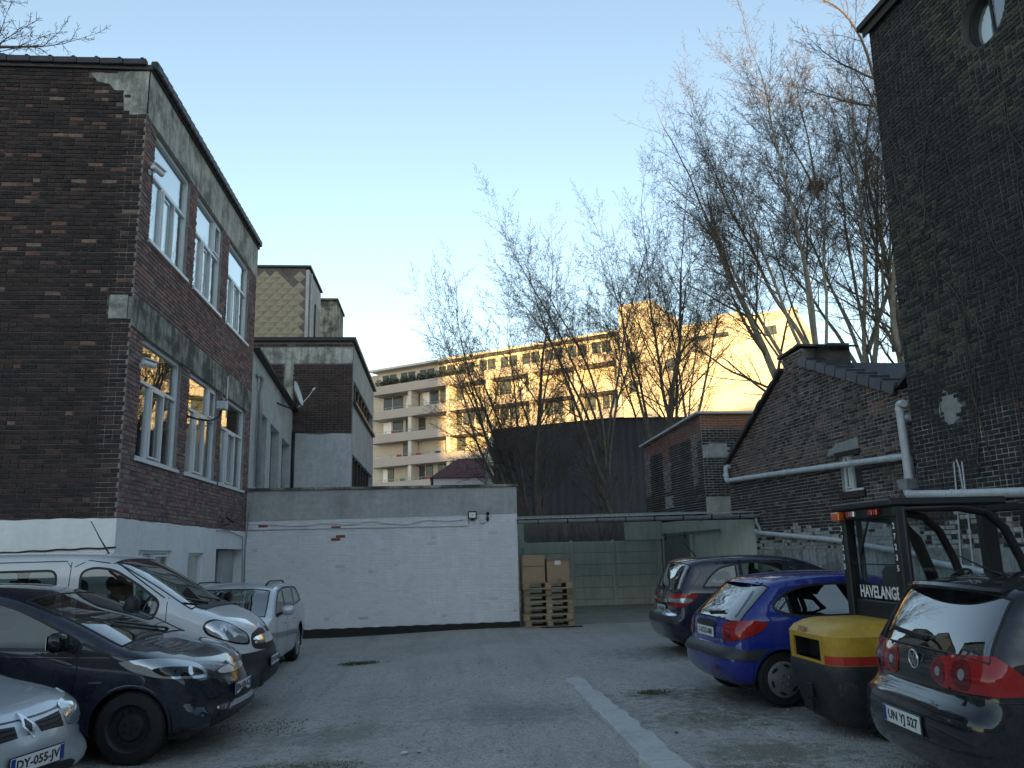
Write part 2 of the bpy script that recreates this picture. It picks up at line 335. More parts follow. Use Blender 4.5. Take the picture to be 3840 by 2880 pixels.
# ---------------------------------------------------------------- ground
def sstep(t): t = max(0.0, min(1.0, t)); return t*t*(3-2*t)
def gz(x, y): return -0.09 * sstep((1.2 - x) / 3.8)
def ground_mat():
    m = bpy.data.materials.new('gravel_ground'); m.use_nodes = True; MATS['gravel_ground'] = m
    N = m.node_tree.nodes; L = m.node_tree.links; b = N['Principled BSDF']; b.inputs['Roughness'].default_value = 0.95; b.inputs['Specular IOR Level'].default_value = 0.15
    tc = N.new('ShaderNodeTexCoord'); co = tc.outputs['Object']
    def noise(s, det=6, ro=0.6, dist=0.0):
        n = N.new('ShaderNodeTexNoise'); n.inputs['Scale'].default_value = s; n.inputs['Detail'].default_value = det; n.inputs['Roughness'].default_value = ro; n.inputs['Distortion'].default_value = dist
        L.new(co, n.inputs['Vector']); return n.outputs['Fac']
    def ramp(f, a, b_, lo=0.0, hi=1.0):
        r = N.new('ShaderNodeMapRange'); r.inputs['From Min'].default_value = a; r.inputs['From Max'].default_value = b_; r.inputs['To Min'].default_value = lo; r.inputs['To Max'].default_value = hi; L.new(f, r.inputs['Value']); return r.outputs[0]
    def mix(f, a, b_):
        x = N.new('ShaderNodeMix'); x.data_type = 'RGBA'; L.new(f, x.inputs['Factor'])
        for k, v in (('A', a), ('B', b_)):
            if isinstance(v, tuple): x.inputs[k].default_value = (*v, 1)
            else: L.new(v, x.inputs[k])
        return x.outputs['Result']
    c = mix(ramp(noise(0.55, 7, 0.65), 0.36, 0.62), (0.40,0.39,0.355), (0.62,0.60,0.555))
    c = mix(ramp(noise(9, 5, 0.7), 0.35, 0.7), c, (0.60,0.58,0.54))
    v = N.new('ShaderNodeTexVoronoi'); v.inputs['Scale'].default_value = 55; L.new(co, v.inputs['Vector'])
    vs = N.new('ShaderNodeSeparateColor'); L.new(v.outputs['Color'], vs.inputs[0])
    c = mix(ramp(vs.outputs[0], 0.0, 1.0, 0.0, 0.58), c, (0.22,0.215,0.20))
    c = mix(ramp(vs.outputs[1], 0.90, 0.96, 0.0, 0.4), c, (0.58,0.57,0.54))
    c = mix(ramp(noise(1.3, 8, 0.7, 0.6), 0.60, 0.74, 0.0, 0.6), c, (0.27,0.265,0.24))
    mt = N.new('ShaderNodeMapping'); mt.inputs['Scale'].default_value = (2.6,0.22,1); mt.inputs['Rotation'].default_value = (0,0,R(7)); L.new(co, mt.inputs['Vector'])
    nt = N.new('ShaderNodeTexNoise'); nt.inputs['Scale'].default_value = 1.0; nt.inputs['Detail'].default_value = 7; nt.inputs['Roughness'].default_value = 0.62; L.new(mt.outputs[0], nt.inputs['Vector'])
    c = mix(ramp(nt.outputs['Fac'], 0.50, 0.66, 0.0, 0.45), c, (0.30,0.29,0.265))
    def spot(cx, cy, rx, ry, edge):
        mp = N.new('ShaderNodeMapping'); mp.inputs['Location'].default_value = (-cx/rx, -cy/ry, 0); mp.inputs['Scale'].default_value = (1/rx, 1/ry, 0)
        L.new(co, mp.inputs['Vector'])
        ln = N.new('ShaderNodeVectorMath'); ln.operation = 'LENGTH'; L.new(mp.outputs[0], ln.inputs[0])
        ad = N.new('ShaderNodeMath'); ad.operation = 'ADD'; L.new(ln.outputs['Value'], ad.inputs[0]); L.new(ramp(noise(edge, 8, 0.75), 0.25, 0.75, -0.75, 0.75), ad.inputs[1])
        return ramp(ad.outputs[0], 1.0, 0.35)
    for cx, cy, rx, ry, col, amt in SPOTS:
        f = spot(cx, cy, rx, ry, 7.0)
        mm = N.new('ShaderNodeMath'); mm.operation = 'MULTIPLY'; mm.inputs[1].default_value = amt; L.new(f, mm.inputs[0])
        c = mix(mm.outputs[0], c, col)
    L.new(c, b.inputs['Base Color'])
    bu = N.new('ShaderNodeBump'); bu.inputs['Strength'].default_value = 1.0; bu.inputs['Distance'].default_value = 0.02
    v2 = N.new('ShaderNodeTexVoronoi'); v2.inputs['Scale'].default_value = 55; L.new(co, v2.inputs['Vector'])
    b2 = N.new('ShaderNodeBump'); b2.inputs['Strength'].default_value = 0.5; b2.inputs['Distance'].default_value = 0.03
    L.new(noise(6, 8, 0.7), b2.inputs['Height']); L.new(v2.outputs['Distance'], bu.inputs['Height']); L.new(b2.outputs[0], bu.inputs['Normal'])
    L.new(bu.outputs[0], b.inputs['Normal'])
MOSS = (0.095,0.105,0.05); DAMP = (0.20,0.20,0.185)
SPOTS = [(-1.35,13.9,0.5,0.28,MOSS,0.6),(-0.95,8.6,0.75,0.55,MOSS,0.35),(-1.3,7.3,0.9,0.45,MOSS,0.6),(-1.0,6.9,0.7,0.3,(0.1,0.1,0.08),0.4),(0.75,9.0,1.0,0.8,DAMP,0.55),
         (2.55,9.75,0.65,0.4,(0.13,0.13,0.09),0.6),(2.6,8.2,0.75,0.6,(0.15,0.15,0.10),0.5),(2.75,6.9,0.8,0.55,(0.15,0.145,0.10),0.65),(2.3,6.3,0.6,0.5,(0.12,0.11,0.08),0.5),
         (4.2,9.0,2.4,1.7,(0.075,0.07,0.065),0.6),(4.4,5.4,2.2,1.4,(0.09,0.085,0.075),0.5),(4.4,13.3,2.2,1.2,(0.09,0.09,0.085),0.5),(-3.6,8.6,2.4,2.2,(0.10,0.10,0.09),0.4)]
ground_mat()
xs = [-700,-250,-90,-40,-22,-14] + [i*0.4 for i in range(-30,31)] + [14,22,40,90,250,700]
ys = [-700,-250,-90,-40,-20,-8] + [i*0.4 for i in range(-10,66)] + [30,40,60,110,250,700]
mb = MB(); nx = len(xs)
for y in ys:
    for x in xs:
        u = 0.012*math.sin(x*1.7+0.6*y)*math.sin(y*1.1-0.5*x) + 0.006*math.sin(x*4.1)*math.sin(y*3.3) if abs(x) < 12 and -4 < y < 18 else 0
        mb.v.append((x, y, gz(x, y) + u*0.7 - 0.004))
mb.f = [(j*nx+i, j*nx+i+1, (j+1)*nx+i+1, (j+1)*nx+i) for j in range(len(ys)-1) for i in range(nx-1)]
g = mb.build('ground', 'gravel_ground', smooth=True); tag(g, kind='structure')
# loose stones: nobody could count them
mb = MB()
for k in range(7000):
    y = 4.6 + 9*rng.random()**1.6; x = -2.6 + 6.6*rng.random()
    if 1.5 < x < 1.95: continue
    r = 0.004 + 0.011*rng.random()**3; z = gz(x, y)
    a = rng.random()*6.28; c, s_ = math.cos(a), math.sin(a); sx, sy, sz = r*(0.7+rng.random()), r*(0.7+rng.random()), r*(0.4+0.5*rng.random())
    pts = [(sx,0,0),(0,sy,0),(-sx,0,0),(0,-sy,0),(sx*.2,sy*.1,sz)]
    t = 0.18 + 0.28*rng.random()**1.2; mb.color((t, t*0.985, t*0.92))
    mb.add([(x+p[0]*c-p[1]*s_, y+p[0]*s_+p[1]*c, z+p[2]+0.001) for p in pts], [(0,1,4),(1,2,4),(2,3,4),(3,0,4)])
mat('stone', (0.3,0.3,0.3), 0.95, attr=True, spec=0.2)
o = mb.build('gravel', 'stone'); tag(o, 'loose grey gravel stones scattered over the yard', 'gravel', kind='stuff')
# grass and moss tufts
mat('grass', (0.06,0.09,0.025), 0.8, attr=True)
mb = MB()
def tufts(cx, cy, rx, ry, n, h):
    for k in range(n):
        a = rng.random()*6.28; q = rng.random()**0.6; x = cx+rx*q*math.cos(a); y = cy+ry*q*math.sin(a); z = gz(x,y)
        for b in range(4):
            t = rng.random()*6.28; l = h*(0.4+rng.random()); w = 0.003+0.002*rng.random(); dx, dy = math.cos(t), math.sin(t); le = 0.3+0.9*rng.random()
            gcol = 0.7+0.6*rng.random(); mb.color((0.065*gcol,0.088*gcol,0.026*gcol))
            mb.add([(x-dy*w,y+dx*w,z),(x+dy*w,y-dx*w,z),(x+dx*l*le,y+dy*l*le,z+l)], [(0,1,2)])
tufts(-1.35,13.9,0.34,0.16,200,0.035); tufts(-1.35,7.3,0.7,0.25,420,0.012); tufts(-1.7,8.9,0.35,0.2,60,0.012)
tufts(2.5,9.8,0.2,0.15,160,0.022); tufts(2.7,8.3,0.4,0.2,60,0.010); tufts(-1.9,9.3,0.5,0.3,100,0.016)
for i in range(16): tufts(-3.0+i*0.3+0.1*rng.random(), 18.55, 0.12, 0.03, 10, 0.035)
for i in range(10): tufts(3.4+3.6*rng.random(), 5.3+9*rng.random(), 0.2, 0.12, 14, 0.025)
o = mb.build('grass', 'grass'); tag(o, 'sparse green moss and grass tufts growing in the gravel', 'grass', kind='stuff')
# raised concrete strip along the yard
mat('strip_concrete', (0.43,0.43,0.415), 0.85, var=0.14, scale=2.5, bump=0.3, bscale=30, stain=(4,0.5,0.6,0.75,(0.34,0.33,0.30)))
root = thing('concrete_strip', 'raised pale concrete drain strip running along the gravel yard', 'kerb', (1.72, 4.0, 0))
yy = [2.0,3.6,5.2,6.55,7.55,8.6,9.55,10.35,11.05]
for a, b in zip(yy[:-1], yy[1:]):
    mb = MB(); nseg = 7; L0 = []; R0 = []
    for i in range(nseg+1):
        y = a+0.008+(b-a-0.016)*i/nseg; t = (y-2)/9.0
        xl = 1.575 + 0.10*max(0,(t-0.55))*1.2 + 0.012*rng.normal(); xr = 1.865 - 0.05*max(0,t-0.55) + 0.014*rng.normal(); h = 0.06 - 0.042*sstep((t-0.6)/0.4)
        L0.append((xl,y,h)); R0.append((xr,y,h+0.006))
    vs = []; 
    for (xl,y,h),(xr,_,h2) in zip(L0,R0): vs += [(xl-0.01,y,-0.03),(xl,y,h-0.006),(xl+0.012,y,h),(xr-0.012,y,h2),(xr,y,h2-0.008),(xr+0.01,y,-0.03)]
    fs = [(i*6+j,i*6+j+1,(i+1)*6+j+1,(i+1)*6+j) for i in range(nseg) for j in range(5)] + [tuple(range(6)), tuple(range(nseg*6,nseg*6+6))]
    mb.add(vs, fs); mb.build('concrete_slab', 'strip_concrete', root, world=True)
# ---------------------------------------------------------------- brick walls
BRICK_ME = {}
def brick_mesh(col, L, H, depth, s, matname):
    key = (col, round(L,3), round(H,3), depth, s, matname)
    if key in BRICK_ME: return BRICK_ME[key]
    f = -s*depth; c = 0.0035
    vs = [(-L/2,0,0),(L/2,0,0),(L/2,0,H),(-L/2,0,H),(-L/2+c,f,c),(L/2-c,f,c),(L/2-c,f,H-c),(-L/2+c,f,H-c)]
    mb = MB(); mb.color(col); mb.add(vs, [(4,5,6,7),(0,1,5,4),(1,2,6,5),(2,3,7,6),(3,0,4,7)])
    me = mb.build('brick', matname, me_only=True); BRICK_ME[key] = me; return me
def bricks(parent, o, u, n, poly, holes, colfn, ch=0.066, bl=0.215, matname='brick', depth=0.014, bond='cross', indiv=300, joint=0.010, seed=1, name='brick', vj=None, headers=0.22):
    rg = np.random.default_rng(seed); o = Vector(o); u = Vector(u); n = Vector(n); M = world_of(parent)
    zs = [p[1] for p in poly]; z0, z1 = min(zs), max(zs); cand = []; row = 0; z = math.floor(z0/ch)*ch
    def spans(pl, zz):
        xs = []; k = len(pl)
        for i in range(k):
            (xa,za),(xb,zb) = pl[i], pl[(i+1)%k]
            if (za > zz) != (zb > zz): xs.append(xa+(xb-xa)*(zz-za)/(zb-za))
        xs.sort(); return [(xs[i],xs[i+1]) for i in range(0,len(xs)-1,2)]
    while z < z1:
        zm = z + ch/2; ia = spans(poly, zm)
        for h in holes:
            for ha, hb in spans(h, zm):
                nn = []
                for a, b in ia:
                    if hb <= a or ha >= b: nn.append((a,b)); continue
                    if ha > a: nn.append((a,ha))
                    if hb < b: nn.append((hb,b))
                ia = nn
        Lr = bl if not (bond == 'english' and row % 2) else bl/2
        off = (row % 2)*bl/4 if bond == 'english' else (row % 2)*bl/2
        zj = z + rg.normal()*0.0015
        for a, b in ia:
            x = math.floor((a-off)/Lr)*Lr + off
            while x < b:
                xa, xb = max(a, x), min(b, x+Lr)
                if xb-xa > 0.03:
                    parts = [(xa, xb)]
                    if bond == 'cross' and xb-xa > bl*0.9 and rg.random() < headers: parts = [(xa,(xa+xb)/2),((xa+xb)/2,xb)]
                    for pa, pb in parts:
                        c = colfn((pa+pb)/2, zm, rg)
                        if c is not None: cand.append((pa+(vj or joint)/2, pb-(vj or joint)/2, zj+joint/2, zj+ch-joint/2, c))
                x += Lr
        z += ch; row += 1
    # the largest in the picture become objects of their own
    sc = []
    for i, (a,b,za,zb,c) in enumerate(cand):
        p = M @ (o + u*((a+b)/2) + Vector((0,0,(za+zb)/2))); px, py, d = pixel(p)
        full = abs((b-a)-(bl-(vj or joint))) < 0.012 or abs((b-a)-(bl/2-(vj or joint))) < 0.012
        if full and d > 0 and 2 < px < 1022 and 2 < py < 766: sc.append(((b-a)/d**2, i))
    sc.sort(reverse=True); chosen = set(i for _, i in sc[:indiv])
    mb = MB(); ang = math.atan2(u.y, u.x); s = 1 if n.dot(Vector((u.y,-u.x,0))) > 0 else -1; cc = 0.0035
    for i, (a,b,za,zb,c) in enumerate(cand):
        j = rg.normal()*0.0025
        if i in chosen:
            L = (bl if (b-a) > bl*0.7 else bl/2)-(vj or joint); H = ch-joint
            me = brick_mesh(tuple(round(t,3) for t in c), L, H, depth, s, matname)
            put(name, me, parent, o + u*((a+b)/2) + Vector((0,0,za)) + n*j, (0,0,ang))
        else:
            f = n*(depth+j); p = lambda x, zz, q: o + u*x + Vector((0,0,zz)) + q
            Z = Vector((0,0,0)); mb.color(c)
            mb.add([p(a,za,Z),p(b,za,Z),p(b,zb,Z),p(a,zb,Z),p(a+cc,za+cc,f),p(b-cc,za+cc,f),p(b-cc,zb-cc,f),p(a+cc,zb-cc,f)], [(4,5,6,7),(0,1,5,4),(1,2,6,5),(2,3,7,6),(3,0,4,7)])
    if mb.v: mb.build(name+'_courses', matname, parent, kind='stuff')
def pal(rg, items):
    r = rg.random()*sum(w for _, w in items)
    for c, w in items:
        r -= w
        if r <= 0: return c
    return items[-1][0]
# ---------------------------------------------------------------- windows
def window(parent, o, u, n, w, h, mull, frame_d=0.07, fw=0.048, sill=True, mat_f='pvc_white', transom=None, name='window', glassm='window_glass'):
    """white framed window: o = lower left corner of the opening on the wall face, mull = list of (x, z0, z1) uprights, transom = z"""
    o = Vector(o); u = Vector(u); n = Vector(n); Z = Vector((0,0,1)); back = -0.09
    def bx(mb, x0, z0, x1, z1, d0, d1):
        vs = [o+u*x+Z*z+n*d for d in (d0,d1) for x, z in ((x0,z0),(x1,z0),(x1,z1),(x0,z1))]
        mb.add(vs, [(0,3,2,1),(4,5,6,7),(0,1,5,4),(1,2,6,5),(2,3,7,6),(3,0,4,7)])
    mb = MB(); d0, d1 = back-0.03, back+0.04
    bx(mb,0,0,w,fw,d0,d1); bx(mb,0,h-fw,w,h,d0,d1); bx(mb,0,fw,fw,h-fw,d0,d1); bx(mb,w-fw,fw,w,h-fw,d0,d1)
    t = transom
    if t: bx(mb,fw,t-fw/2,w-fw,t+fw/2,d0,d1-0.004)
    for x, za, zb in mull: bx(mb,x-fw*0.55,max(za,fw),x+fw*0.55,min(zb,h-fw),d0,d1-0.002 if za else d1-0.006)
    fr = mb.build(name, mat_f, parent)
    # panes
    def row(za, zb):
        xs = [fw] + sorted(x for x, a, b in mull if a < (za+zb)/2 < b) + [w-fw]
        for i, (xa, xb) in enumerate(zip(xs[:-1], xs[1:])):
            mp = MB(); k = 0.02 if i % 2 == 0 else 0.045
            bx(mp, xa+0.012, za+0.012, xb-0.012, zb-0.012, back-0.006, back+0.002); mp.build('pane', glassm, fr)
            if i % 2 == 1:   # inner sash
                ms = MB(); a0, a1, b0, b1 = xa+fw*0.5, xb-fw*0.5, za+fw*0.35, zb-fw*0.35
                bx(ms,a0,b0,a1,b0+0.03,d1-0.002,d1+0.02); bx(ms,a0,b1-0.03,a1,b1,d1-0.002,d1+0.02); bx(ms,a0,b0+0.03,a0+0.03,b1-0.03,d1-0.002,d1+0.02); bx(ms,a1-0.03,b0+0.03,a1,b1-0.03,d1-0.002,d1+0.02)
                ms.build('sash', mat_f, fr)
    if t: row(fw, t-fw/2); row(t+fw/2, h-fw)
    else: row(fw, h-fw)
    if sill:
        ms = MB(); bx(ms,-0.04,-0.05,w+0.04,0.0,-0.06,0.05); ms.build('sill', mat_f, fr)
    return fr
# ---------------------------------------------------------------- left brick building
XF, YS, YE, ZT = -4.384, 11.39, 18.72, 8.98
LB = thing('brick_building', 'tall dark brick building with white windows and white painted base', 'building', (XF, YS, 0))
up = [(11.80,13.60),(14.00,15.75),(16.22,18.05)]; lo = [(11.88,13.70),(14.15,15.98),(16.30,18.27)]
UZ, LZ = (6.42,8.22), (3.13,4.92)
holes_e = [rect(a,UZ[0],b,UZ[1]) for a,b in up] + [rect(a,LZ[0],b,LZ[1]) for a,b in lo]
gh = [rect(12.25,0.9,13.7,1.82), rect(14.6,0.75,15.5,1.78), rect(16.35,-0.12,18.5,1.86)]
E_o, E_u, E_n = Vector((XF,0,0)), Vector((0,1,0)), Vector((1,0,0))
S_o, S_u, S_n = Vector((0,YS,0)), Vector((1,0,0)), Vector((0,-1,0))
Linv = Matrix.Translation(-LB.location)
eo, so = Linv @ E_o, Linv @ S_o
mb = MB(); mb.slab(rect(YS,2.2,YE,ZT), holes_e, E_o, E_u, E_n, 0.30); mb.build('wall', 'mortar', LB, world=True)
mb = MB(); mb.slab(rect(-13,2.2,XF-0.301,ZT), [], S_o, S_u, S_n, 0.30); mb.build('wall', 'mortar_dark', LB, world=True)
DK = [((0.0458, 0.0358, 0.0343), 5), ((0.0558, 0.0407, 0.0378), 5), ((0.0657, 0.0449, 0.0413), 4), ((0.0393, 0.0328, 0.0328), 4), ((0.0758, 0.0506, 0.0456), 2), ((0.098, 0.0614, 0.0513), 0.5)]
ORN = [((0.21,0.13,0.095),1),((0.23,0.155,0.12),1),((0.17,0.09,0.068),1),((0.14,0.085,0.07),1.2)]
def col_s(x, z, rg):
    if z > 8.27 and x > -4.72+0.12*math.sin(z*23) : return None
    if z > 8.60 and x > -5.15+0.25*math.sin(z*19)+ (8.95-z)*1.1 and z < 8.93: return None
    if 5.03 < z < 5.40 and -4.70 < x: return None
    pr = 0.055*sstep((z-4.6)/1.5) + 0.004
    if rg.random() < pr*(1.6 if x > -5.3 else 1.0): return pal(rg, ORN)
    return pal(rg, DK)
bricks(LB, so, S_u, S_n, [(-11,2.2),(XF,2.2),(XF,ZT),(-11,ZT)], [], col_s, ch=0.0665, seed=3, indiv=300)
RD = [((0.2124, 0.1395, 0.1314), 4), ((0.2483, 0.1572, 0.144), 4), ((0.1772, 0.1266, 0.1215), 3), ((0.2903, 0.1789, 0.1586), 2), ((0.3144, 0.1626, 0.1373), 0.8), ((0.1418, 0.1114, 0.1114), 2), ((0.2689, 0.2081, 0.198), 2)]
def col_e(y, z, rg):
    if z > 8.24: return None
    if 4.92 < z < 5.43: return None
    return pal(rg, RD)
bricks(LB, eo, E_u, E_n, rect(YS,2.2,YE,8.25), holes_e, col_e, ch=0.0665, seed=4, indiv=300)
# concrete bands and patches
mb = MB(); mb.slab(rect(YS-0.012,8.24,YE,ZT), [], E_o+Vector((0.018,0,0)), E_u, E_n, 0.016); mb.build('concrete_band', 'concrete_pale', LB, world=True)
mb = MB(); mb.slab([(YS-0.02,4.95),(12.0,4.925),(YE,4.925),(YE,5.42),(YS-0.02,5.43)], [], E_o+Vector((0.024,0,0)), E_u, E_n, 0.022); mb.build('concrete_band', 'concrete', LB, world=True)
mb = MB(); mb.slab([(-5.25,8.92),(-5.12,8.78),(-4.95,8.74),(-4.86,8.62),(-4.74,8.58),(-4.71,8.27),(-4.60,8.24),(XF+0.018,8.26),(XF+0.018,ZT),(-4.8,8.95)], [], S_o+Vector((0,-0.012,0)), S_u, S_n, 0.012); mb.build('cement_patch', 'concrete_pale', LB, world=True)
mb = MB(); mb.slab(rect(-4.69,5.05,-4.44,5.40), [], S_o+Vector((0,-0.03,0)), S_u, S_n, 0.03); mb.build('concrete_block', 'concrete_pale', LB, world=True)
# white painted base
def wavy(a, b, z, amp, n): return [(a+(b-a)*i/n, z+amp*math.sin(i*2.3)*0.6+amp*0.6*math.sin(i*0.71)) for i in range(n+1)]
mb = MB(); mb.slab([(YE,-0.2),(YS-0.021,-0.2)] + wavy(YS-0.021,YE,2.24,0.009,40), gh, E_o+Vector((0.02,0,0)), E_u, E_n, 0.32); mb.build('painted_base', 'white_paint', LB, world=True)
mb = MB(); mb.slab([(XF,-0.2),(-13,-0.2)] + wavy(-13,XF,2.245,0.009,60), [], S_o+Vector((0,-0.02,0)), S_u, S_n, 0.2); mb.build('painted_base', 'white_paint', LB, world=True)
# windows
def L3(w, t): return [(w*0.33,0.0,t),(w*0.66,0.0,t)]
for i, (a, b) in enumerate(up):
    w = b-a; h = UZ[1]-UZ[0]; t = h*0.62
    ml = L3(w, t) + ([(w*0.72,t,h)] if i == 1 else [])
    window(LB, Linv @ Vector((XF,a,UZ[0])), E_u, E_n, w, h, ml, transom=t)
    mb = MB(); mb.box((XF-0.19,a+0.03,UZ[0]+0.03),(XF-0.17,b-0.03,UZ[1]-0.03)); mb.build('blind', 'blind', LB, world=True)
for i, (a, b) in enumerate(lo):
    w = b-a; h = LZ[1]-LZ[0]; t = h*0.65
    ml = L3(w, t) + ([(w*0.74,t,h)] if i == 1 else [])
    window(LB, Linv @ Vector((XF,a,LZ[0])), E_u, E_n, w, h, ml, transom=t)
    if i != 1:
        mb = MB(); n = 26; y0, y1 = (a+0.75,a+1.15) if i == 0 else (a+0.05,b-0.05)
        vs = []
        for k in range(n+1):
            yk = y0+(y1-y0)*k/n; xx = XF-0.44+0.03*math.sin(k*1.7); vs += [(xx,yk,LZ[0]),(xx,yk,LZ[0]+(1.75 if i == 0 else 1.15))]
        mb.add(vs, [(2*k,2*k+2,2*k+3,2*k+1) for k in range(n)]); mb.build('curtain', 'curtain' if i == 0 else 'curtain_red', LB, world=True)
# rooms behind the glass
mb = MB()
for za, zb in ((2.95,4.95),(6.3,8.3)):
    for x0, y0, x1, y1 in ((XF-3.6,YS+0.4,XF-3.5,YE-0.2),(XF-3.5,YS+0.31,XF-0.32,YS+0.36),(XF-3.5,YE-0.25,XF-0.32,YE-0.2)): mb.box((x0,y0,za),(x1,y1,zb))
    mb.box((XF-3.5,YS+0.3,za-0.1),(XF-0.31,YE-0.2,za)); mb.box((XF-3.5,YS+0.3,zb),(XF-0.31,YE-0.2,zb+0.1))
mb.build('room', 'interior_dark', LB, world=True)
# ground floor openings
wg = window(LB, Linv @ Vector((XF+0.02,14.6,0.75)), E_u, E_n, 0.9, 1.03, [], sill=False, name='window')
mb = MB(); mb.box((XF-0.16,14.66,0.8),(XF-0.14,15.44,1.72)); mb.build('blind', 'green_paint', LB, world=True)
window(LB, Linv @ Vector((XF+0.02,12.25,0.9)), E_u, E_n, 1.45, 0.92, [(0.72,0,0.92)], sill=False)
mb = MB(); mb.box((XF-1.3,16.2,-0.1),(XF-1.25,18.6,1.95)); mb.box((XF-1.25,18.5,-0.1),(XF-0.3,18.55,1.95)); mb.box((XF-1.25,16.3,-0.1),(XF-0.3,16.34,1.95)); mb.box((XF-1.25,16.3,1.9),(XF-0.3,18.5,1.95)); mb.box((XF-1.3,12.1,0.7),(XF-0.9,13.9,1.95)); mb.build('porch_recess', 'interior_dark', LB, world=True)
mb = MB(); mb.bbox((XF-0.22,17.25,-0.08),(XF-0.17,18.49,1.84),0.01); dd = mb.build('door', 'grey_render', LB, world=True)
mb = MB(); mb.tube([(XF-0.165,17.4,0.95),(XF-0.11,17.4,0.95),(XF-0.11,17.52,0.95)],0.012,6); mb.build('door_handle', 'metal_dark', dd, world=True)
# roof edge and verge tiles
mb = MB(); mb.box((-13,YS-0.05,ZT),(XF+0.05,YE+0.05,ZT+0.08)); mb.build('roof', 'roof_tile', LB, world=True)
tm = MB(); tm.bbox((-0.166,-0.05,-0.055),(0.166,0.05,0.045),0.01); tm.lathe([(-0.012,0.0),(0.0,0.03),(0.012,0.022),(0.02,0.0)],(0.10,-0.01,0.06),(0,0,1),8)
me_v = tm.build('roof_tile','roof_tile',me_only=True)
for k in range(20):
    put('roof_tile', me_v, LB, Linv @ Vector((XF-0.20-0.335*k, YS-0.05, ZT+0.11-0.0)), (0, R(-1.5), 0))
tm = MB(); tm.bbox((-0.05,-0.13,-0.10),(0.06,0.13,0.05),0.02); me_e = tm.build('roof_tile','roof_tile',me_only=True)
for k in range(31):
    put('roof_tile', me_e, LB, Linv @ Vector((XF+0.055, YS+0.12+0.236*k, ZT+0.135)), (R(5), 0, 0))
# ---------------------------------------------------------------- fittings on the brick building
def camera_fixture(name, label, p, d, up_=0.0):
    r = thing(name, label, 'camera', p); d = Vector(d).normalized()
    mb = MB(); mb.cyl((0,0,0),(0.015,0,0),0.045,12); mb.tube([(0.01,0,0),(0.07,0,-0.01),(0.10,0,0.02)],0.012,8); mb.build('bracket','pvc_white',r,smooth=40)
    o = Vector((0.11,0,0.04)); mb = MB(); mb.lathe([(-0.10,0.0),(-0.10,0.04),(0.10,0.045),(0.13,0.045),(0.13,0.0)],o,d,14); mb.build('housing','pvc_white',r,smooth=40)
    mb = MB(); mb.lathe([(0.131,0.0),(0.132,0.035),(0.128,0.036)],o,d,14); mb.build('lens','black_gloss',r)
    mb = MB(); mb.prism([(-0.06,-0.1),(0.06,-0.1),(0.06,0.16),(-0.06,0.16)], o+Vector((0,0,0.052)), Vector((d.y,-d.x,0)).normalized(), d, (0,0,1), 0.008); mb.build('sun_shield','pvc_white',r)
camera_fixture('security_camera','white security camera beside the upper window row of the brick building',(XF+0.02,11.6,7.42),(0.35,1,-0.15))
camera_fixture('security_camera','white security camera beside the lower window row of the brick building',(XF+0.02,11.80,4.45),(0.45,1,-0.08))
r = thing('lamp_arm','curved dark lamp arm with small floodlight between the lower windows','lamp',(XF+0.02,14.06,4.10))
mb = MB(); mb.tube([(0,0,0),(0.12,0.15,-0.03),(0.26,0.55,0.0),(0.32,0.85,0.13),(0.33,0.95,0.30)],0.018,8); mb.build('arm','metal_dark',r,smooth=True)
mb = MB(); mb.bbox((0.24,0.86,0.27),(0.42,1.06,0.43),0.02); mb.build('housing','pvc_pipe',r)
mb = MB(); mb.bbox((0.36,1.10,0.15),(0.375,1.16,0.95),0.004); mb.build('antenna_bar','pvc_pipe',r)
mb = MB(); mb.bar((0.33,1.0,0.42),(0.37,1.12,0.5),0.02,0.02); mb.build('clamp','metal_dark',r)
r = thing('floodlight','small tilted floodlight above the painted base near the door','lamp',(XF+0.03,16.75,2.32))
mb = MB(); mb.bar((0,0,0),(0.12,0,0.03),0.02,0.02); mb.build('bracket','metal_dark',r)
mb = MB(); mb.bbox((-0.02,-0.16,-0.10),(0.02,0.16,0.10),0.01,Matrix.Translation((0.16,0,0.10))@Matrix.Rotation(R(-55),4,'Y')); mb.build('housing','metal_dark',r)
def cable(name, label, pts, r=0.007, m='cable'):
    p0 = Vector(pts[0]); o = thing(name, label, 'cable', p0)
    mb = MB(); mb.tube([Vector(p)-p0 for p in pts], r, 6); mb.build('cable_run', m, o, smooth=True)
pts = []
for i in range(60):
    x = -8.0+i*0.062; pts.append((x, YS-0.035, 1.80+0.05*sstep((x+6.6)/2.2)+0.006*math.sin(i*1.1)))
cable('cable','dark sagging cable along the painted base of the south brick wall',pts,0.012,'cable_black')
cable('cable','thin grey cable under the brick facade beside the door',[(XF+0.05,16.2,2.20),(XF+0.05,17.0,2.23),(XF+0.05,18.3,2.12),(XF+0.05,18.4,1.3),(XF+0.05,18.42,0.9)],0.010)
cable('cable','loose grey cable hanging at the inner corner beside the white wall',[(XF+0.06,18.45,2.95),(XF+0.16,18.5,2.80),(XF+0.10,18.55,2.6),(XF+0.05,18.58,1.9),(XF+0.06,18.58,1.1)],0.012)
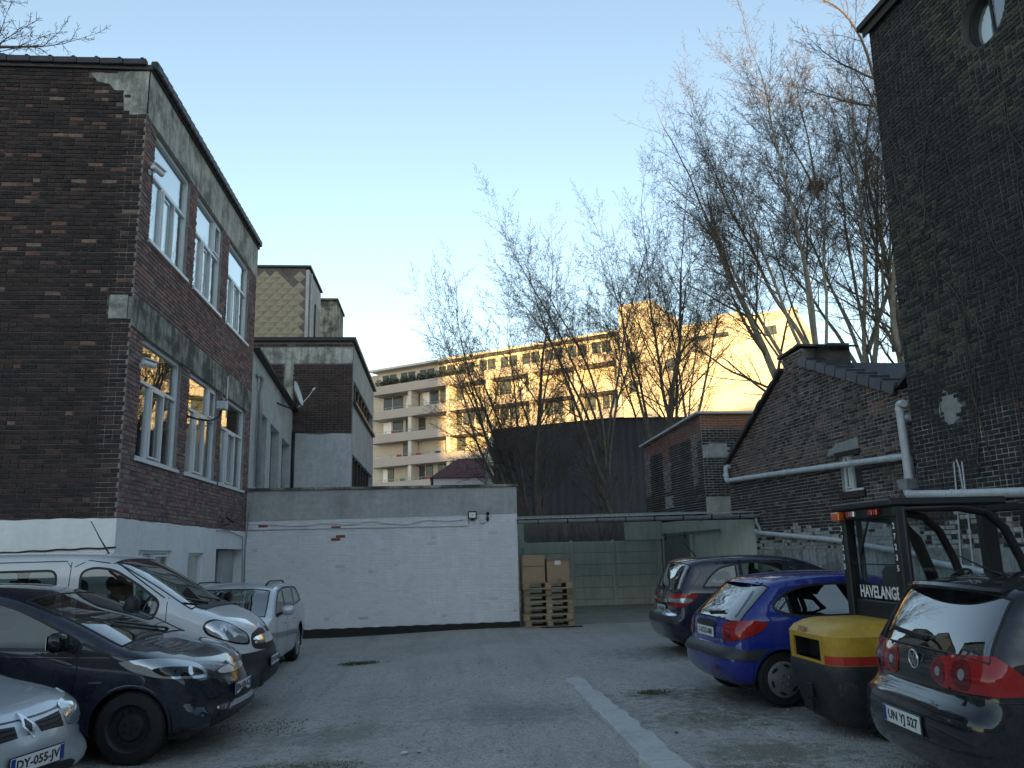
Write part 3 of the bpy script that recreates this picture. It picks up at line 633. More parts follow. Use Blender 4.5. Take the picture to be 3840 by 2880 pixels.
# ---------------------------------------------------------------- white painted wall building
WX0, WX1, WY, WZ = -4.36, 1.76, 18.65, 3.15
WB = thing('white_outbuilding','low outbuilding with white painted brick wall and grey rendered top band','building',(WX1,WY,0))
Wi = Matrix.Translation(-WB.location)
mb = MB(); mb.box((WX0,WY,-0.2),(WX1,24.6,WZ)); mb.build('wall','mortar_white',WB,world=True)
WP = [((0.735,0.765,0.785),6),((0.75,0.78,0.80),6),((0.72,0.75,0.77),4),((0.70,0.725,0.745),1)]
redb = {(-2.30,2.27),(-2.24,2.11),(-3.92,2.33),(-2.34,2.05)}
def col_w(x, z, rg):
    for a, b in redb:
        if abs(x-a) < 0.09 and abs(z-b) < 0.034: return (0.22,0.085,0.05)
    if z < 0.32 and rg.random() < 0.05: return (0.55,0.54,0.52)
    if rg.random() < 0.006: return (0.60,0.59,0.57)
    return pal(rg, WP)
bricks(WB, Wi @ Vector((0,WY-0.001,0)), S_u, S_n, [(WX0,0.08),(WX1,0.12),(WX1,2.52),(WX0,2.47)], [], col_w, ch=0.0665, matname='brick_paint', depth=0.004, seed=6, joint=0.008)
mb = MB(); mb.slab([(WX0,2.47),(-2.5,2.49),(0,2.505),(WX1,2.53),(WX1,WZ),(WX0,WZ)], [], (0,WY-0.014,0), S_u, S_n, 0.013); mb.build('render_band','grey_render',WB,world=True)
mb = MB(); 
for a, b in ((WX0,-2.4),(-2.39,-0.9),(-0.89,0.5),(0.51,WX1+0.04)): mb.box((a,WY-0.06,WZ),(b,WY+0.25,WZ+0.055))
mb.build('coping','concrete',WB,world=True)
mb = MB(); mb.slab([(WX0,-0.2),(WX1+0.01,-0.1)]+[(WX1-(WX1-WX0)*i/50, 0.125-0.04*i/50+0.008*math.sin(i*2.1)) for i in range(51)], [], (0,WY-0.025,0), S_u, S_n, 0.024); mb.build('tar_plinth','black_tar',WB,world=True)
r = thing('floodlight','square black floodlight mounted on the white painted wall','lamp',(0.72,WY-0.03,2.50))
mb = MB(); mb.bbox((-0.10,-0.10,-0.085),(0.10,-0.04,0.095),0.008); hs_ = mb.build('housing','black_trim',r)
mb = MB(); mb.box((-0.075,-0.103,-0.055),(0.075,-0.1005,0.065)); mb.build('lens','blind',hs_)
mb = MB(); mb.box((-0.02,-0.105,-0.005),(0.02,-0.1035,0.03)); mat('led',(0.65,0.5,0.12),0.4); mb.build('led_chip','led',hs_)
mb = MB(); mb.bar((0,-0.05,-0.09),(0,0.0,-0.10),0.06,0.03); mb.build('bracket','black_trim',r)
r = thing('motion_sensor','small black motion sensor on white wall beside the floodlight','sensor',(1.07,WY-0.02,2.46))
mb = MB(); mb.lathe([(-0.03,0.0),(-0.025,0.03),(0.02,0.04),(0.045,0.035),(0.05,0.0)],(0,-0.07,0.08),(0.2,-1,-0.3),12); mb.build('head','black_trim',r,smooth=40)
mb = MB(); mb.tube([(0,0,-0.02),(0,-0.05,-0.02),(0,-0.06,0.06)],0.014,8); mb.bbox((-0.03,-0.03,-0.09),(0.03,0,0.0),0.006); mb.build('bracket','black_trim',r)
r = put('junction_box', MB().bbox((-0.05,-0.06,-0.05),(0.05,0,0.05),0.008).build('junction_box','pvc_pipe',me_only=True), None, (0.95,WY-0.012,2.37)); tag(r,'white plastic junction box below the motion sensor','junction box')
w1 = []
ctl = [(-4.3,2.40),(-3.87,2.385),(-3.2,2.345),(-2.58,2.385),(-2.1,2.35),(-1.57,2.41),(-1.2,2.355),(-0.82,2.325),(-0.29,2.415),(0.1,2.38),(0.61,2.41)]
for i in range(len(ctl)-1):
    for k in range(5):
        t = k/5; tt = t*t*(3-2*t); w1.append((ctl[i][0]+(ctl[i+1][0]-ctl[i][0])*t, WY-0.022, ctl[i][1]+(ctl[i+1][1]-ctl[i][1])*tt))
cable('cable','wavy white cable tacked across the top of the white wall',w1,0.009,'pvc_pipe')
cable('cable','straight white conduit across the white wall below the wavy cable',[(-4.38,WY-0.02,2.275),(0.62,WY-0.02,2.265),(0.64,WY-0.02,2.33),(0.64,WY-0.02,2.40)],0.010,'pvc_pipe')
# ---------------------------------------------------------------- open shed
SH = thing('open_shed','open shed with corrugated roof and pale green painted walls','shed',(7.40,18.70,0))
mb = MB(); n = 200; 
for i in range(n+1):
    x = 1.74+5.78*i/n; dz = 0.014*math.cos(i*math.pi/2.0*1.0)
    mb.v += [(x,18.42,2.40+dz+0.05*i/n),(x,25.3,2.72+dz+0.05*i/n)]
mb.f = [(2*i,2*i+2,2*i+3,2*i+1) for i in range(n)]; mb.build('corrugated_roof','corrugated',SH,smooth=True,world=True)
for q0, q1 in (((1.77,18.56,2.28),(7.44,18.64,2.38)),((1.77,21.6,2.38),(7.1,21.68,2.5))): MB().box(q0,q1).build('beam','dark_wood',SH,world=True)
gp = [( -0.06,0.0),(-0.055,-0.035),(-0.03,-0.062),(0,-0.07),(0.03,-0.062),(0.055,-0.035),(0.06,0.0),(0.068,0.004),(0.07,-0.004),(0.062,-0.038),(0.034,-0.07),(0,-0.078),(-0.034,-0.07),(-0.062,-0.038),(-0.07,0.01)]
mb = MB(); mb.prism(gp,(1.77,18.46,2.35),(0,1,0),(0,0,1),(1,0,0.006),5.72); gt = mb.build('gutter','zinc',SH,world=True)
for k in range(8): MB().prism([(-0.075,0.02),(-0.075,-0.05),(-0.03,-0.085),(0.03,-0.085),(0.07,-0.05),(0.066,-0.045),(0.028,-0.08),(-0.028,-0.08),(-0.068,-0.046),(-0.068,0.02)],(2.2+0.68*k,18.46,2.352+0.004*k),(0,1,0),(0,0,1),(1,0,0),0.03).build('gutter_bracket','metal_dark',gt,world=True)
mb = MB(); mb.tube([(7.38,18.46,2.30),(7.38,18.46,2.20),(7.42,18.42,2.10),(7.44,18.40,2.0),(7.44,18.36,1.97)],0.045,12); mb.build('downpipe','zinc',SH,smooth=40,world=True)
# concrete panel fence behind the shed
FY = 24.69
FN = thing('panel_fence','pale green painted concrete panel fence at the back of the shed','fence',(2.5,FY,0))
px_ = [1.2,2.55,3.965,5.26,6.70]
for x in px_[1:]:
    mb = MB(); mb.bbox((x-0.065,FY-0.06,-0.1),(x+0.065,FY+0.06,1.90),0.015); mb.prism([(-0.065,0),(0.065,0),(0,0.06)],(x,FY-0.05,1.90),(1,0,0),(0,0,1),(0,1,0),0.1); mb.build('post','green_paint',FN,world=True)
for x0, x1 in zip(px_[:-1], px_[1:]):
    for k in range(6):
        za = -0.16+0.345*k; jit = 0.006*rng.normal(); top = 0.345 if not (k == 5 and x0 < 2.5) else 0.30
        mb = MB(); mb.bbox((x0+0.05,FY-0.02+jit,za+0.004),(x1-0.05,FY+0.02+jit,za+top-0.004),0.012); mb.build('fence_panel','green_paint',FN,world=True)
# shed side wall with sliding door, left return and lintel panel
a_, b_ = Vector((6.80,24.62,0)), Vector((7.42,18.72,0)); dd_ = (b_-a_).normalized(); nn_ = Vector((dd_.y,-dd_.x,0)); nn_ = nn_ if nn_.x < 0 else -nn_
mb = MB(); mb.slab(rect(0,-0.1,(b_-a_).length,2.42), [], a_, dd_, nn_, 0.05); mb.build('side_wall','green_paint',SH,world=True)
mb = MB(); mb.slab(rect(0.32,0.02,2.30,2.0), [], a_+nn_*0.07, dd_, nn_, 0.045); mat('grey_door',(0.20,0.215,0.20),0.7,var=0.1,scale=2); dr = mb.build('sliding_door','grey_door',SH,world=True)
mb = MB(); mb.slab(rect(2.30,0.02,2.42,2.02), [], a_+nn_*0.09, dd_, nn_, 0.085); mb.build('door_jamb','green_paint',SH,world=True)
mb = MB(); mb.bar(a_+dd_*0.22+nn_*0.08+Vector((0,0,2.05)), a_+dd_*4.2+nn_*0.08+Vector((0,0,2.08)), 0.05, 0.06); mb.build('door_rail','grey_door',SH,world=True)
mb = MB()
for s_ in (0.55,2.0): mb.bar(a_+dd_*s_+nn_*0.11+Vector((0,0,1.90)), a_+dd_*s_+nn_*0.11+Vector((0,0,2.10)), 0.04, 0.02)
mb.build('roller','metal_dark',dr,world=True)
mb = MB(); mb.tube([a_+dd_*0.42+nn_*0.08+Vector((0,0,0.85)), a_+dd_*0.42+nn_*0.13+Vector((0,0,0.9)), a_+dd_*0.42+nn_*0.13+Vector((0,0,1.1)), a_+dd_*0.42+nn_*0.08+Vector((0,0,1.15))],0.014,6); mb.build('door_handle','metal_dark',dr,world=True)
for q0, q1 in (((5.63,24.58,1.92),(6.80,24.62,2.55)),((1.77,24.62,1.75),(2.52,24.66,2.65))): MB().box(q0,q1).build('lintel_panel','green_paint',SH,world=True)
mb = MB(); mb.box((3.9,22.3,2.40),(5.2,22.36,2.46)); mb.build('tube_light','white_tile',SH,world=True)
mat('shed_concrete',(0.25,0.255,0.235),0.9,var=0.2,scale=1.5,bump=0.2,stain=(1.2,0.6,0.5,0.7,(0.12,0.125,0.10)))
mb = MB(); mb.box((1.78,18.9,-0.2),(7.6,24.66,0.012)); o = mb.build('shed_floor','shed_concrete'); tag(o, kind='structure')
# ---------------------------------------------------------------- right hand row: tower, gable house, red brick building
RA = R(2.807); P0 = Vector((7.46,18.65,0)); RD_ = Vector((-math.sin(RA),math.cos(RA),0)); RN = Vector((math.cos(RA),math.sin(RA),0))   # along, away from the yard
def rp(y, z, x=0.0): return P0 + RD_*y + RN*x + Vector((0,0,z))
def rthing(name, label, cat, y, z=0, x=0): return thing(name, label, cat, rp(y,z,x), RA)
U_, N_ = Vector((0,1,0)), Vector((-1,0,0))
# --- gable house
GH = rthing('gable_house','low brick gable house with glazed verge tiles and white drain pipes','building',1.4)
go = Vector((0,-1.4,0))
gpoly = [(1.4,-0.1),(1.4,3.74),(-0.57,4.78),(-2.02,5.42),(-2.06,5.70),(-2.9,5.72),(-2.92,5.40),(-6.05,4.18),(-6.45,4.18),(-6.45,-0.1)]
gwin = [(-4.62,2.62),(-3.92,2.62),(-3.92,3.36),(-4.62,3.36)]
patch = [(-3.52,3.37),(-3.60,3.48),(-3.75,3.50),(-3.9,3.56),(-4.2,3.57),(-4.62,3.60),(-4.63,3.37)]
mb = MB(); mb.slab(gpoly, [gwin], rp(0,0), RD_, -RN, 0.3); mb.build('wall','mortar_pale',GH,world=True)
GP = [((0.1403, 0.1074, 0.0952), 4), ((0.1708, 0.122, 0.1049), 4), ((0.1159, 0.0976, 0.0915), 4), ((0.2074, 0.1342, 0.1122), 2), ((0.0952, 0.0854, 0.0842), 3), ((0.2806, 0.1342, 0.1037), 0.35)]
GD = [((0.054,0.050,0.051),4),((0.066,0.058,0.056),3),((0.044,0.043,0.045),3),((0.082,0.067,0.062),1)]
GR = [((0.15,0.075,0.062),2),((0.125,0.068,0.058),2),((0.10,0.062,0.055),1)]
PW = [((0.40,0.40,0.385),3),((0.34,0.34,0.33),2),((0.46,0.46,0.45),2),((0.16,0.15,0.14),1.2)]
def col_g(y, z, rg):
    if inside(patch, y, z): return None
    if z < 1.56: return None
    if z < 2.0+0.10*math.sin(y*2.3)+0.05*math.sin(y*9): 
        return pal(rg, PW) if rg.random() < 0.86 else pal(rg, GD)
    if z < 3.15+0.02*y and y > -4.9: 
        return pal(rg, GD) if rg.random() < 0.85 else pal(rg, GP)
    w = math.sin(y*1.7+z*2.1)+math.sin(y*0.6-z*1.3)
    if y > -2.3 and abs((z-3.74)/(5.42-3.74)*(-3.42)+1.4 - y) < 0.55 + 0.15*w and rg.random() < 0.5: return pal(rg, GR)
    return pal(rg, GP if rg.random() < 0.72+0.12*w else GD)
bricks(GH, go, U_, N_, gpoly[0:4]+[(-2.06,5.70),(-2.9,5.70)]+gpoly[6:], [gwin], col_g, ch=0.0685, bl=0.225, bond='cross', seed=8, joint=0.014, vj=0.026, headers=0.5)
mb = MB(); mb.slab(patch, [], rp(0,0,-0.02), RD_, -RN, 0.018); mb.build('cement_patch','cement_patch',GH,world=True)
# plaster zone at the foot of the wall, shared finish of the yard side
mat('peeling_plaster',(0.36,0.37,0.37),0.9,var=0.25,scale=1.6,bump=0.5,bscale=14,stain=(1.4,0.9,0.47,0.60,(0.115,0.12,0.115)),streak=0.45)
mb = MB(); mb.slab([(1.4,-0.1),(1.4,1.56),(-0.2,1.565),(-2,1.57),(-3.5,1.575),(-6.45,1.56),(-6.45,-0.1)], [], rp(0,0,-0.022), RD_, -RN, 0.02); mb.build('plaster','peeling_plaster',GH,world=True)
# chimney stub
mb = MB()
for a, b in (((-3.45,4.6,0.3),(-2.08,5.70,0.75)),): 
    p = [rp(a[0],a[1],a[2]),rp(b[0],a[1],a[2]),rp(b[0],a[1],b[2]),rp(a[0],a[1],b[2])]; q = [v+Vector((0,0,b[1]-a[1])) for v in p]
    mb.add(p+q, [(0,1,2,3),(4,5,6,7),(0,1,5,4),(1,2,6,5),(2,3,7,6),(3,0,4,7)])
mb.build('chimney','mortar_dark',GH,world=True)
mb = MB(); vs = []
for x in (-0.08,0.85): vs += [rp(-1.93,5.70,x),rp(-2.9,5.78,x),rp(-3.6,5.58,x),rp(-3.6,5.62,x),rp(-2.9,5.82,x),rp(-1.93,5.75,x)]
mb.add(vs,[(0,1,4,5),(1,2,3,4),(6,7,10,11),(7,8,9,10),(0,1,7,6),(1,2,8,7),(2,3,9,8),(3,4,10,9),(4,5,11,10),(5,0,6,11)]); mb.build('chimney_cap','roof_tile',GH,world=True)
# roofs behind the gable
mb = MB(); mb.add([rp(1.45,3.74,0.0),rp(-2.02,5.44,0.0),rp(-2.02,5.44,5.5),rp(1.45,3.74,5.5)],[(0,1,2,3)]); mb.add([rp(-2.9,5.42,0.0),rp(-6.4,4.10,0.0),rp(-6.4,4.10,5.5),rp(-2.9,5.42,5.5)],[(0,1,2,3)]); mb.build('roof','roof_tile',GH,world=True)
# rake tiles on the left slope, glazed tiles on the right one
def along(pa, pb, t): return (pa[0]+(pb[0]-pa[0])*t, pa[1]+(pb[1]-pa[1])*t)
tm = MB(); tm.bbox((-0.10,-0.13,-0.06),(0.10,0.13,0.045),0.02); me_r = tm.build('rake_tile','roof_tile',me_only=True)
for k in range(17):
    y, z = along((1.40,3.72),(-2.0,5.44),(k+0.5)/17); o = put('rake_tile', me_r, GH, Vector((-0.02+0.01*rng.normal(), y-1.4, z+0.02)), (R(-27+3*rng.normal()),0,0))
tm = MB()
L_, W_ = 0.37, 0.34; prof = [(-L_/2,0.0),(-L_/2+0.03,0.05),(-L_/2+0.10,0.035),(L_/2-0.02,0.012),(L_/2,-0.01)]
vs = [(x,y,z) for x in (-0.13,0.26) for y, z in prof] + [(x,y,z-0.05) for x in (-0.13,0.26) for y, z in prof]
n5 = len(prof); fs = [(i,i+1,n5+i+1,n5+i) for i in range(n5-1)] + [(2*n5+i,2*n5+i+1,i+1,i) for i in range(n5-1)] + [(n5+i,n5+i+1,3*n5+i+1,3*n5+i) for i in range(n5-1)] + [(0,n5,3*n5,2*n5),(n5-1,2*n5-1,4*n5-1,3*n5-1)]
tm.add(vs, fs); tm.box((-0.15,-L_/2,-0.16),(-0.12,L_/2-0.02,0.0)); me_g = tm.build('verge_tile','glazed_tile',me_only=True)
for k in range(9):
    y, z = along((-2.95,5.46),(-6.1,4.22),(k+0.5)/9); put('verge_tile', me_g, GH, Vector((0.0, y-1.4, z+0.04)), (R(21.5+1.2*rng.normal()),0,R(1.0*rng.normal())))
mb = MB(); mb.bar(rp(-6.08,4.24,0.05),rp(-6.44,4.42,0.05),0.3,0.06); mb.build('valley_flashing','roof_tile',GH,world=True)
# small tilted window
GW = window(GH, Vector((0,-4.62-1.4,2.62)), U_, N_, 0.70, 0.74, [(0.46,0,0.74)], fw=0.05, sill=False)
mb = MB(); mb.slab(rect(-4.7,2.50,-3.86,2.62), [], rp(0,0,-0.06), RD_, -RN, 0.07); mat('brick_sill',(0.045,0.032,0.028),0.9,var=0.3,scale=20); mb.build('sill','brick_sill',GH,world=True)
mb = MB(); mb.slab(rect(-4.66,3.30,-3.80,3.38), [], rp(0,0,-0.05), RD_, -RN, 0.05); mb.build('lintel','dark_wood',GH,world=True)
mb = MB(); mb.slab(rect(-4.6,2.64,-3.94,3.34), [], rp(0,0,0.28), RD_, -RN, 0.02); mb.build('room','interior_grey',GH,world=True)
# --- tower
TW = rthing('brick_tower','tall soot blackened brick gable wall with round window and climbing stems','building',-6.45)
to = Vector((0,6.45,0))
circ = [(-9.25+0.43*math.cos(a*math.pi/16), 8.96+0.43*math.sin(a*math.pi/16)) for a in range(32)]
tpoly = [(-6.50,-0.1),(-6.55,4.2),(-6.66,8.0),(-6.74,10.56),(-14.5,10.56),(-14.5,-0.1)]
tp1 = [(-6.45,-0.1),(-6.46,3.9),(-14.5,3.9),(-14.5,-0.1)]; tp2 = [(-6.46,3.9),(-6.50,8.0),(-6.54,10.56),(-14.5,10.56),(-14.5,3.9)]
OFF = -0.22    # the tower stands a little proud of the gable house
mb = MB(); mb.slab(tpoly, [circ], rp(0,0,OFF), RD_, -RN, 0.4); mb.build('wall','mortar_tower',TW,world=True)
mb = MB(); mb.slab(rect(0,-0.1,6,10.5), [], rp(-6.78,0,OFF+0.402), RN, RD_, 0.3); mb.build('wall','mortar_dark',TW,world=True)
TK = [((0.036, 0.0366, 0.0397), 5), ((0.0446, 0.0428, 0.0446), 4), ((0.031, 0.0316, 0.0347), 4), ((0.057, 0.0508, 0.049), 2), ((0.0713, 0.0558, 0.0496), 0.8)]
TO = [((0.080,0.080,0.056),2),((0.095,0.092,0.068),1),((0.066,0.066,0.052),2)]
def col_t(y, z, rg):
    if z < 1.56: return None
    if z < 2.0+0.12*math.sin(y*3.1)+0.05*math.sin(y*11): return pal(rg, PW) if rg.random() < 0.75 else pal(rg, TK)
    if math.hypot(y+7.48,(z-3.61)*0.9) < 0.21+0.05*math.sin(5*math.atan2(z-3.6,y+7.5)): return None
    if rg.random() < 0.0012 and z < 4.5: return (0.17,0.05,0.04)
    w = math.sin(y*0.9+z*0.35)+0.7*math.sin(y*1.9-z*0.8+1)
    if z > 4.2 and w > 0.75 and rg.random() < 0.45: return pal(rg, TO)
    return pal(rg, TK)
bricks(TW, to+Vector((OFF,0,0)), U_, N_, [(-6.50,1.5),(-6.55,4.2),(-6.66,8.0),(-6.74,10.56),(-10.6,10.56),(-10.6,1.5)], [circ], col_t, ch=0.0705, bl=0.23, bond='cross', seed=10, joint=0.013, depth=0.014, vj=0.026, headers=0.45)
mb = MB(); mb.slab([(-7.48+0.24*math.cos(a*0.4)*(1+0.25*math.sin(a*3.3)),3.61+0.26*math.sin(a*0.4)*(1+0.25*math.cos(a*2.1))) for a in range(16)][:-1], [], rp(0,0,OFF-0.012), RD_, -RN, 0.012); mb.build('cement_patch','cement_patch',TW,world=True)
mb = MB(); mb.slab([(-6.45,-0.1),(-6.45,1.57),(-7.5,1.555),(-9,1.58),(-14.5,1.56),(-14.5,-0.1)], [], rp(0,0,OFF-0.022), RD_, -RN, 0.021); mb.build('plaster','peeling_plaster',TW,world=True)
mb = MB(); mb.slab(rect(-14.5,10.54,-6.62,10.64), [], rp(0,0,OFF-0.16), RD_, -RN, 1.2); mb.slab(rect(-14.5,10.40,-6.68,10.538), [], rp(0,0,OFF-0.10), RD_, -RN, 0.03); mb.build('roof_eave','dark_wood',TW,world=True)
# round window
ring = [rp(-9.25+0.41*math.cos(a*math.pi/16),8.96+0.41*math.sin(a*math.pi/16),OFF+0.16) for a in range(32)]
mb = MB(); mb.tube(ring,0.035,8,closed=True); mb.bar(rp(-9.25,8.56,OFF+0.17),rp(-9.25,9.36,OFF+0.17),0.04,0.04); rw_ = mb.build('round_window','black_trim',TW,world=True,smooth=30)
mb = MB(); mb.add([rp(-9.25,8.96,OFF+0.165)]+[rp(-9.25+0.4*math.cos(a*math.pi/16),8.96+0.4*math.sin(a*math.pi/16),OFF+0.165) for a in range(32)],[(0,i+1,(i+1)%32+1) for i in range(32)]); mb.build('pane','window_glass',rw_,world=True)
mb = MB(); mb.slab(rect(-9.17,8.5,-8.8,9.3), [], rp(0,0,OFF+0.28), RD_, -RN, 0.02); mb.build('curtain','blind',rw_,world=True)
mb = MB(); mb.slab(rect(-9.8,8.4,-8.7,9.5), [], rp(0,0,OFF+0.36), RD_, -RN, 0.02); mb.build('room','interior_dark',rw_,world=True)
# climbing stems
VN = rthing('climbing_stems','bare climbing plant stems clinging to the dark brick tower','climbing plant',-8.0,0,OFF)
Vi = world_of(VN).inverted()
mat('stem',(0.085,0.075,0.062),0.95,var=0.3,scale=5)
for k in range(26):
    y = -6.7-3.9*rng.random(); z = 2.2+4.5*rng.random(); pts = []; a = R(90+14*rng.normal()); n = int(14+26*rng.random()); r0 = 0.006+0.006*rng.random()
    for i in range(n):
        pts.append(tuple(Vi @ rp(y,z,OFF-0.024-0.006*math.sin(i)))); a += 0.22*rng.normal(); a = a*0.93+R(92)*0.07; z += 0.16*math.sin(a); y += 0.16*math.cos(a)*0.8
        if z > 10.2 or y > -6.62 or y < -10.8: break
    if len(pts) > 4:
        mb = MB(); mb.tube(pts,[r0*(1-0.7*i/len(pts)) for i in range(len(pts))],4); mb.build('stem','stem',VN,smooth=True)
# --- pipes
def pipe_thing(name, label, cat, runs, r0, matname='pvc_pipe', off=-0.10):
    y0, z0 = runs[0][0][0][0], runs[0][0][0][1]; T = rthing(name, label, cat, y0, z0, off); Ti = world_of(T).inverted()
    for pts, r in runs:
        P3 = [Ti @ rp(p[0],p[1],off if len(p) < 3 else p[2]) for p in pts]
        mb = MB(); mb.tube(P3, r, 14); mb.build('pipe', matname, T, smooth=50)
        for a, b in zip(P3[:-1], P3[1:]):
            L = (b-a).length
            if L > 0.7:
                for t in ([0.02,0.98] if L < 2.2 else [0.01,0.36,0.68,0.99]):
                    mb = MB(); d = (b-a).normalized(); c = a.lerp(b,t); mb.cyl(c-d*0.035,c+d*0.035,r*1.14,14); mb.build('collar', matname, T, smooth=40)
    return T, Ti
def bend(pts, r=0.09, n=4):
    out = [pts[0]]
    for i in range(1,len(pts)-1):
        a, b, c = (np.array(p,float) for p in (pts[i-1],pts[i],pts[i+1])); da = (a-b)/np.linalg.norm(a-b); dc = (c-b)/np.linalg.norm(c-b); rr = min(r,np.linalg.norm(a-b)*0.45,np.linalg.norm(c-b)*0.45)
        for k in range(n+1):
            t = k/n; p = (1-t)**2*(b+da*rr)+2*t*(1-t)*b+t*t*(b+dc*rr); out.append(tuple(p))
    return out+[pts[-1]]
T, Ti = pipe_thing('drain_pipe','long sloping white drain pipe across the gable house wall','drain pipe',[(bend([(1.28,3.66,0.0),(1.28,3.66,-0.12),(1.28,3.30,-0.12),(-1.94,3.20,-0.12),(-5.9,3.06,-0.12),(-6.18,3.05,-0.12),(-6.24,2.98,-0.14),(-6.27,2.70,-0.17)],0.08),0.058),
   (bend([(-6.40,3.66,-0.13),(-6.16,3.66,-0.13),(-6.15,3.12,-0.13)],0.1),0.052),(bend([(1.40,3.45,-0.12),(1.22,3.45,-0.12),(1.24,3.36,-0.12)],0.05),0.045)],0.058)
T, Ti = pipe_thing('drain_pipe','white vertical downpipe at the corner of the dark brick tower','drain pipe',[(bend([(-6.52,3.87,-0.30),(-6.38,3.88,-0.30),(-6.40,2.66,-0.30)],0.11),0.062)],0.062,off=-0.30)
mb = MB(); mb.prism([(-0.13,0.16),(0.13,0.16),(0.10,0.0),(-0.10,0.0)], Ti @ rp(-6.36,2.50,-0.40), (0,1,0),(0,0,1),(1,0,0),0.22); mb.build('hopper','zinc',T)
T, Ti = pipe_thing('drain_pipe','white horizontal drain pipe along the dark brick tower','drain pipe',[(bend([(-6.36,2.50,-0.32),(-6.38,2.41,-0.32),(-7.53,2.335,-0.32),(-11.5,2.13,-0.32)],0.08),0.066)],0.066,off=-0.32)
T, Ti = pipe_thing('drain_pipe','thin white drain pipe sloping down the yard wall from the shed gutter','drain pipe',[([(-0.05,2.0,-0.05),(-0.30,1.96,-0.10),(-3.64,1.735,-0.10),(-6.3,1.45,-0.12),(-6.6,1.38,-0.34),(-9.5,1.05,-0.34)],0.048)],0.048)
T, Ti = pipe_thing('cable_loop','looped pale cables hanging down the dark brick tower wall','cable',[([(-7.56,2.3,OFF-0.03),(-7.54,2.72,OFF-0.03),(-7.50,2.84,OFF-0.03),(-7.44,2.80,OFF-0.03),(-7.40,2.3,OFF-0.03),(-7.30,1.1,OFF-0.05)],0.012),([(-7.60,2.8,OFF-0.02),(-7.62,2.2,OFF-0.05),(-7.55,0.9,OFF-0.05)],0.012)],0.012,off=OFF-0.03)
# --- red brick building beyond
RB = rthing('red_brick_building','red brick yard building with dark infilled panels beyond the gable house','building',3.07)
ro = Vector((0,-3.07,0)); rpoly = [(3.07,1.9),(3.07,5.34),(8.5,5.10),(8.5,1.9)]
mb = MB(); mb.slab(rpoly, [], rp(0,0), RD_, -RN, 0.3); mb.build('wall','mortar_pale',RB,world=True)
RT = [((0.2586, 0.1128, 0.0958), 3), ((0.2196, 0.0933, 0.0799), 3), ((0.1953, 0.1042, 0.092), 2)]
MID = [((0.204, 0.1615, 0.1445), 3), ((0.255, 0.204, 0.187), 2), ((0.17, 0.1275, 0.1122), 2), ((0.306, 0.255, 0.238), 1)]
def col_r(y, z, rg):
    if 6.5 < y < 7.9 and z < 4.72 - abs(y-7.2)*0.12: return pal(rg, TK)
    if 3.95 < y < 5.85 and z < 4.72: return pal(rg, GD)
    if 3.07 < y < 3.5 and z < 4.6: return pal(rg, GD)
    if 5.85 <= y <= 6.5 and z < 3.25: return None if z > 2.9 else pal(rg, GD)
    if z < 3.35: return pal(rg, GD) if rg.random() < 0.7 else pal(rg, GP)
    if z > 4.55-0.25*math.sin(y*1.3): return pal(rg, RT)
    return pal(rg, MID)
bricks(RB, ro, U_, N_, rpoly, [], col_r, ch=0.072, bl=0.23, seed=12, joint=0.014, vj=0.026, headers=0.4)
mb = MB(); mb.slab(rect(5.86,2.92,6.49,3.24), [], rp(0,0,-0.016), RD_, -RN, 0.016); mb.build('cement_patch','cement_patch',RB,world=True)
mb = MB(); mb.slab(rect(0.301,1.9,4.0,5.34), [], rp(3.07,0,0), RN, -RD_, 0.3); mb.build('wall','mortar',RB,world=True)
def col_r2(x, z, rg):
    if z > 5.02: return (0.30,0.11,0.045)
    if z > 4.9: return pal(rg, RT)
    if x < 0.75 and 4.1 < z < 4.5: return None
    return pal(rg, TK)
bricks(RB, Vector((0,0,0)), Vector((1,0,0)), Vector((0,-1,0)), rect(0.0,3.0,3.0,5.34), [], col_r2, ch=0.072, bl=0.23, seed=13, joint=0.016, indiv=120)
mb = MB(); mb.slab(rect(0.18,4.12,0.72,4.5), [], rp(3.07,0,0)-RD_*0.02, RN, -RD_, 0.02); mb.build('cement_patch','cement_patch',RB,world=True)
mb = MB(); mb.bar(rp(3.0,5.37,0.1),rp(8.6,5.13,0.1),0.5,0.06); mb.bar(rp(3.02,5.37,-0.1),rp(3.02,5.37,4.0),0.12,0.062); mb.build('roof_edge','roof_felt',RB,world=True)
# lean-to with felt roof behind the verge tiles
o = MB().add([rp(-3.2,5.20,3.2),rp(-7.6,5.50,3.0),rp(-7.6,6.25,5.6),rp(-3.2,5.95,5.8),rp(-3.2,4.0,3.2),rp(-7.6,4.0,3.0),rp(-7.6,4.0,5.6),rp(-3.2,4.0,5.8)],[(0,1,2,3),(0,1,5,4),(1,2,6,5),(2,3,7,6),(3,0,4,7)]).build('felt_roof_shed','roof_felt'); tag(o,'grey felt roofed lean-to rising behind the glazed verge tiles','shed')
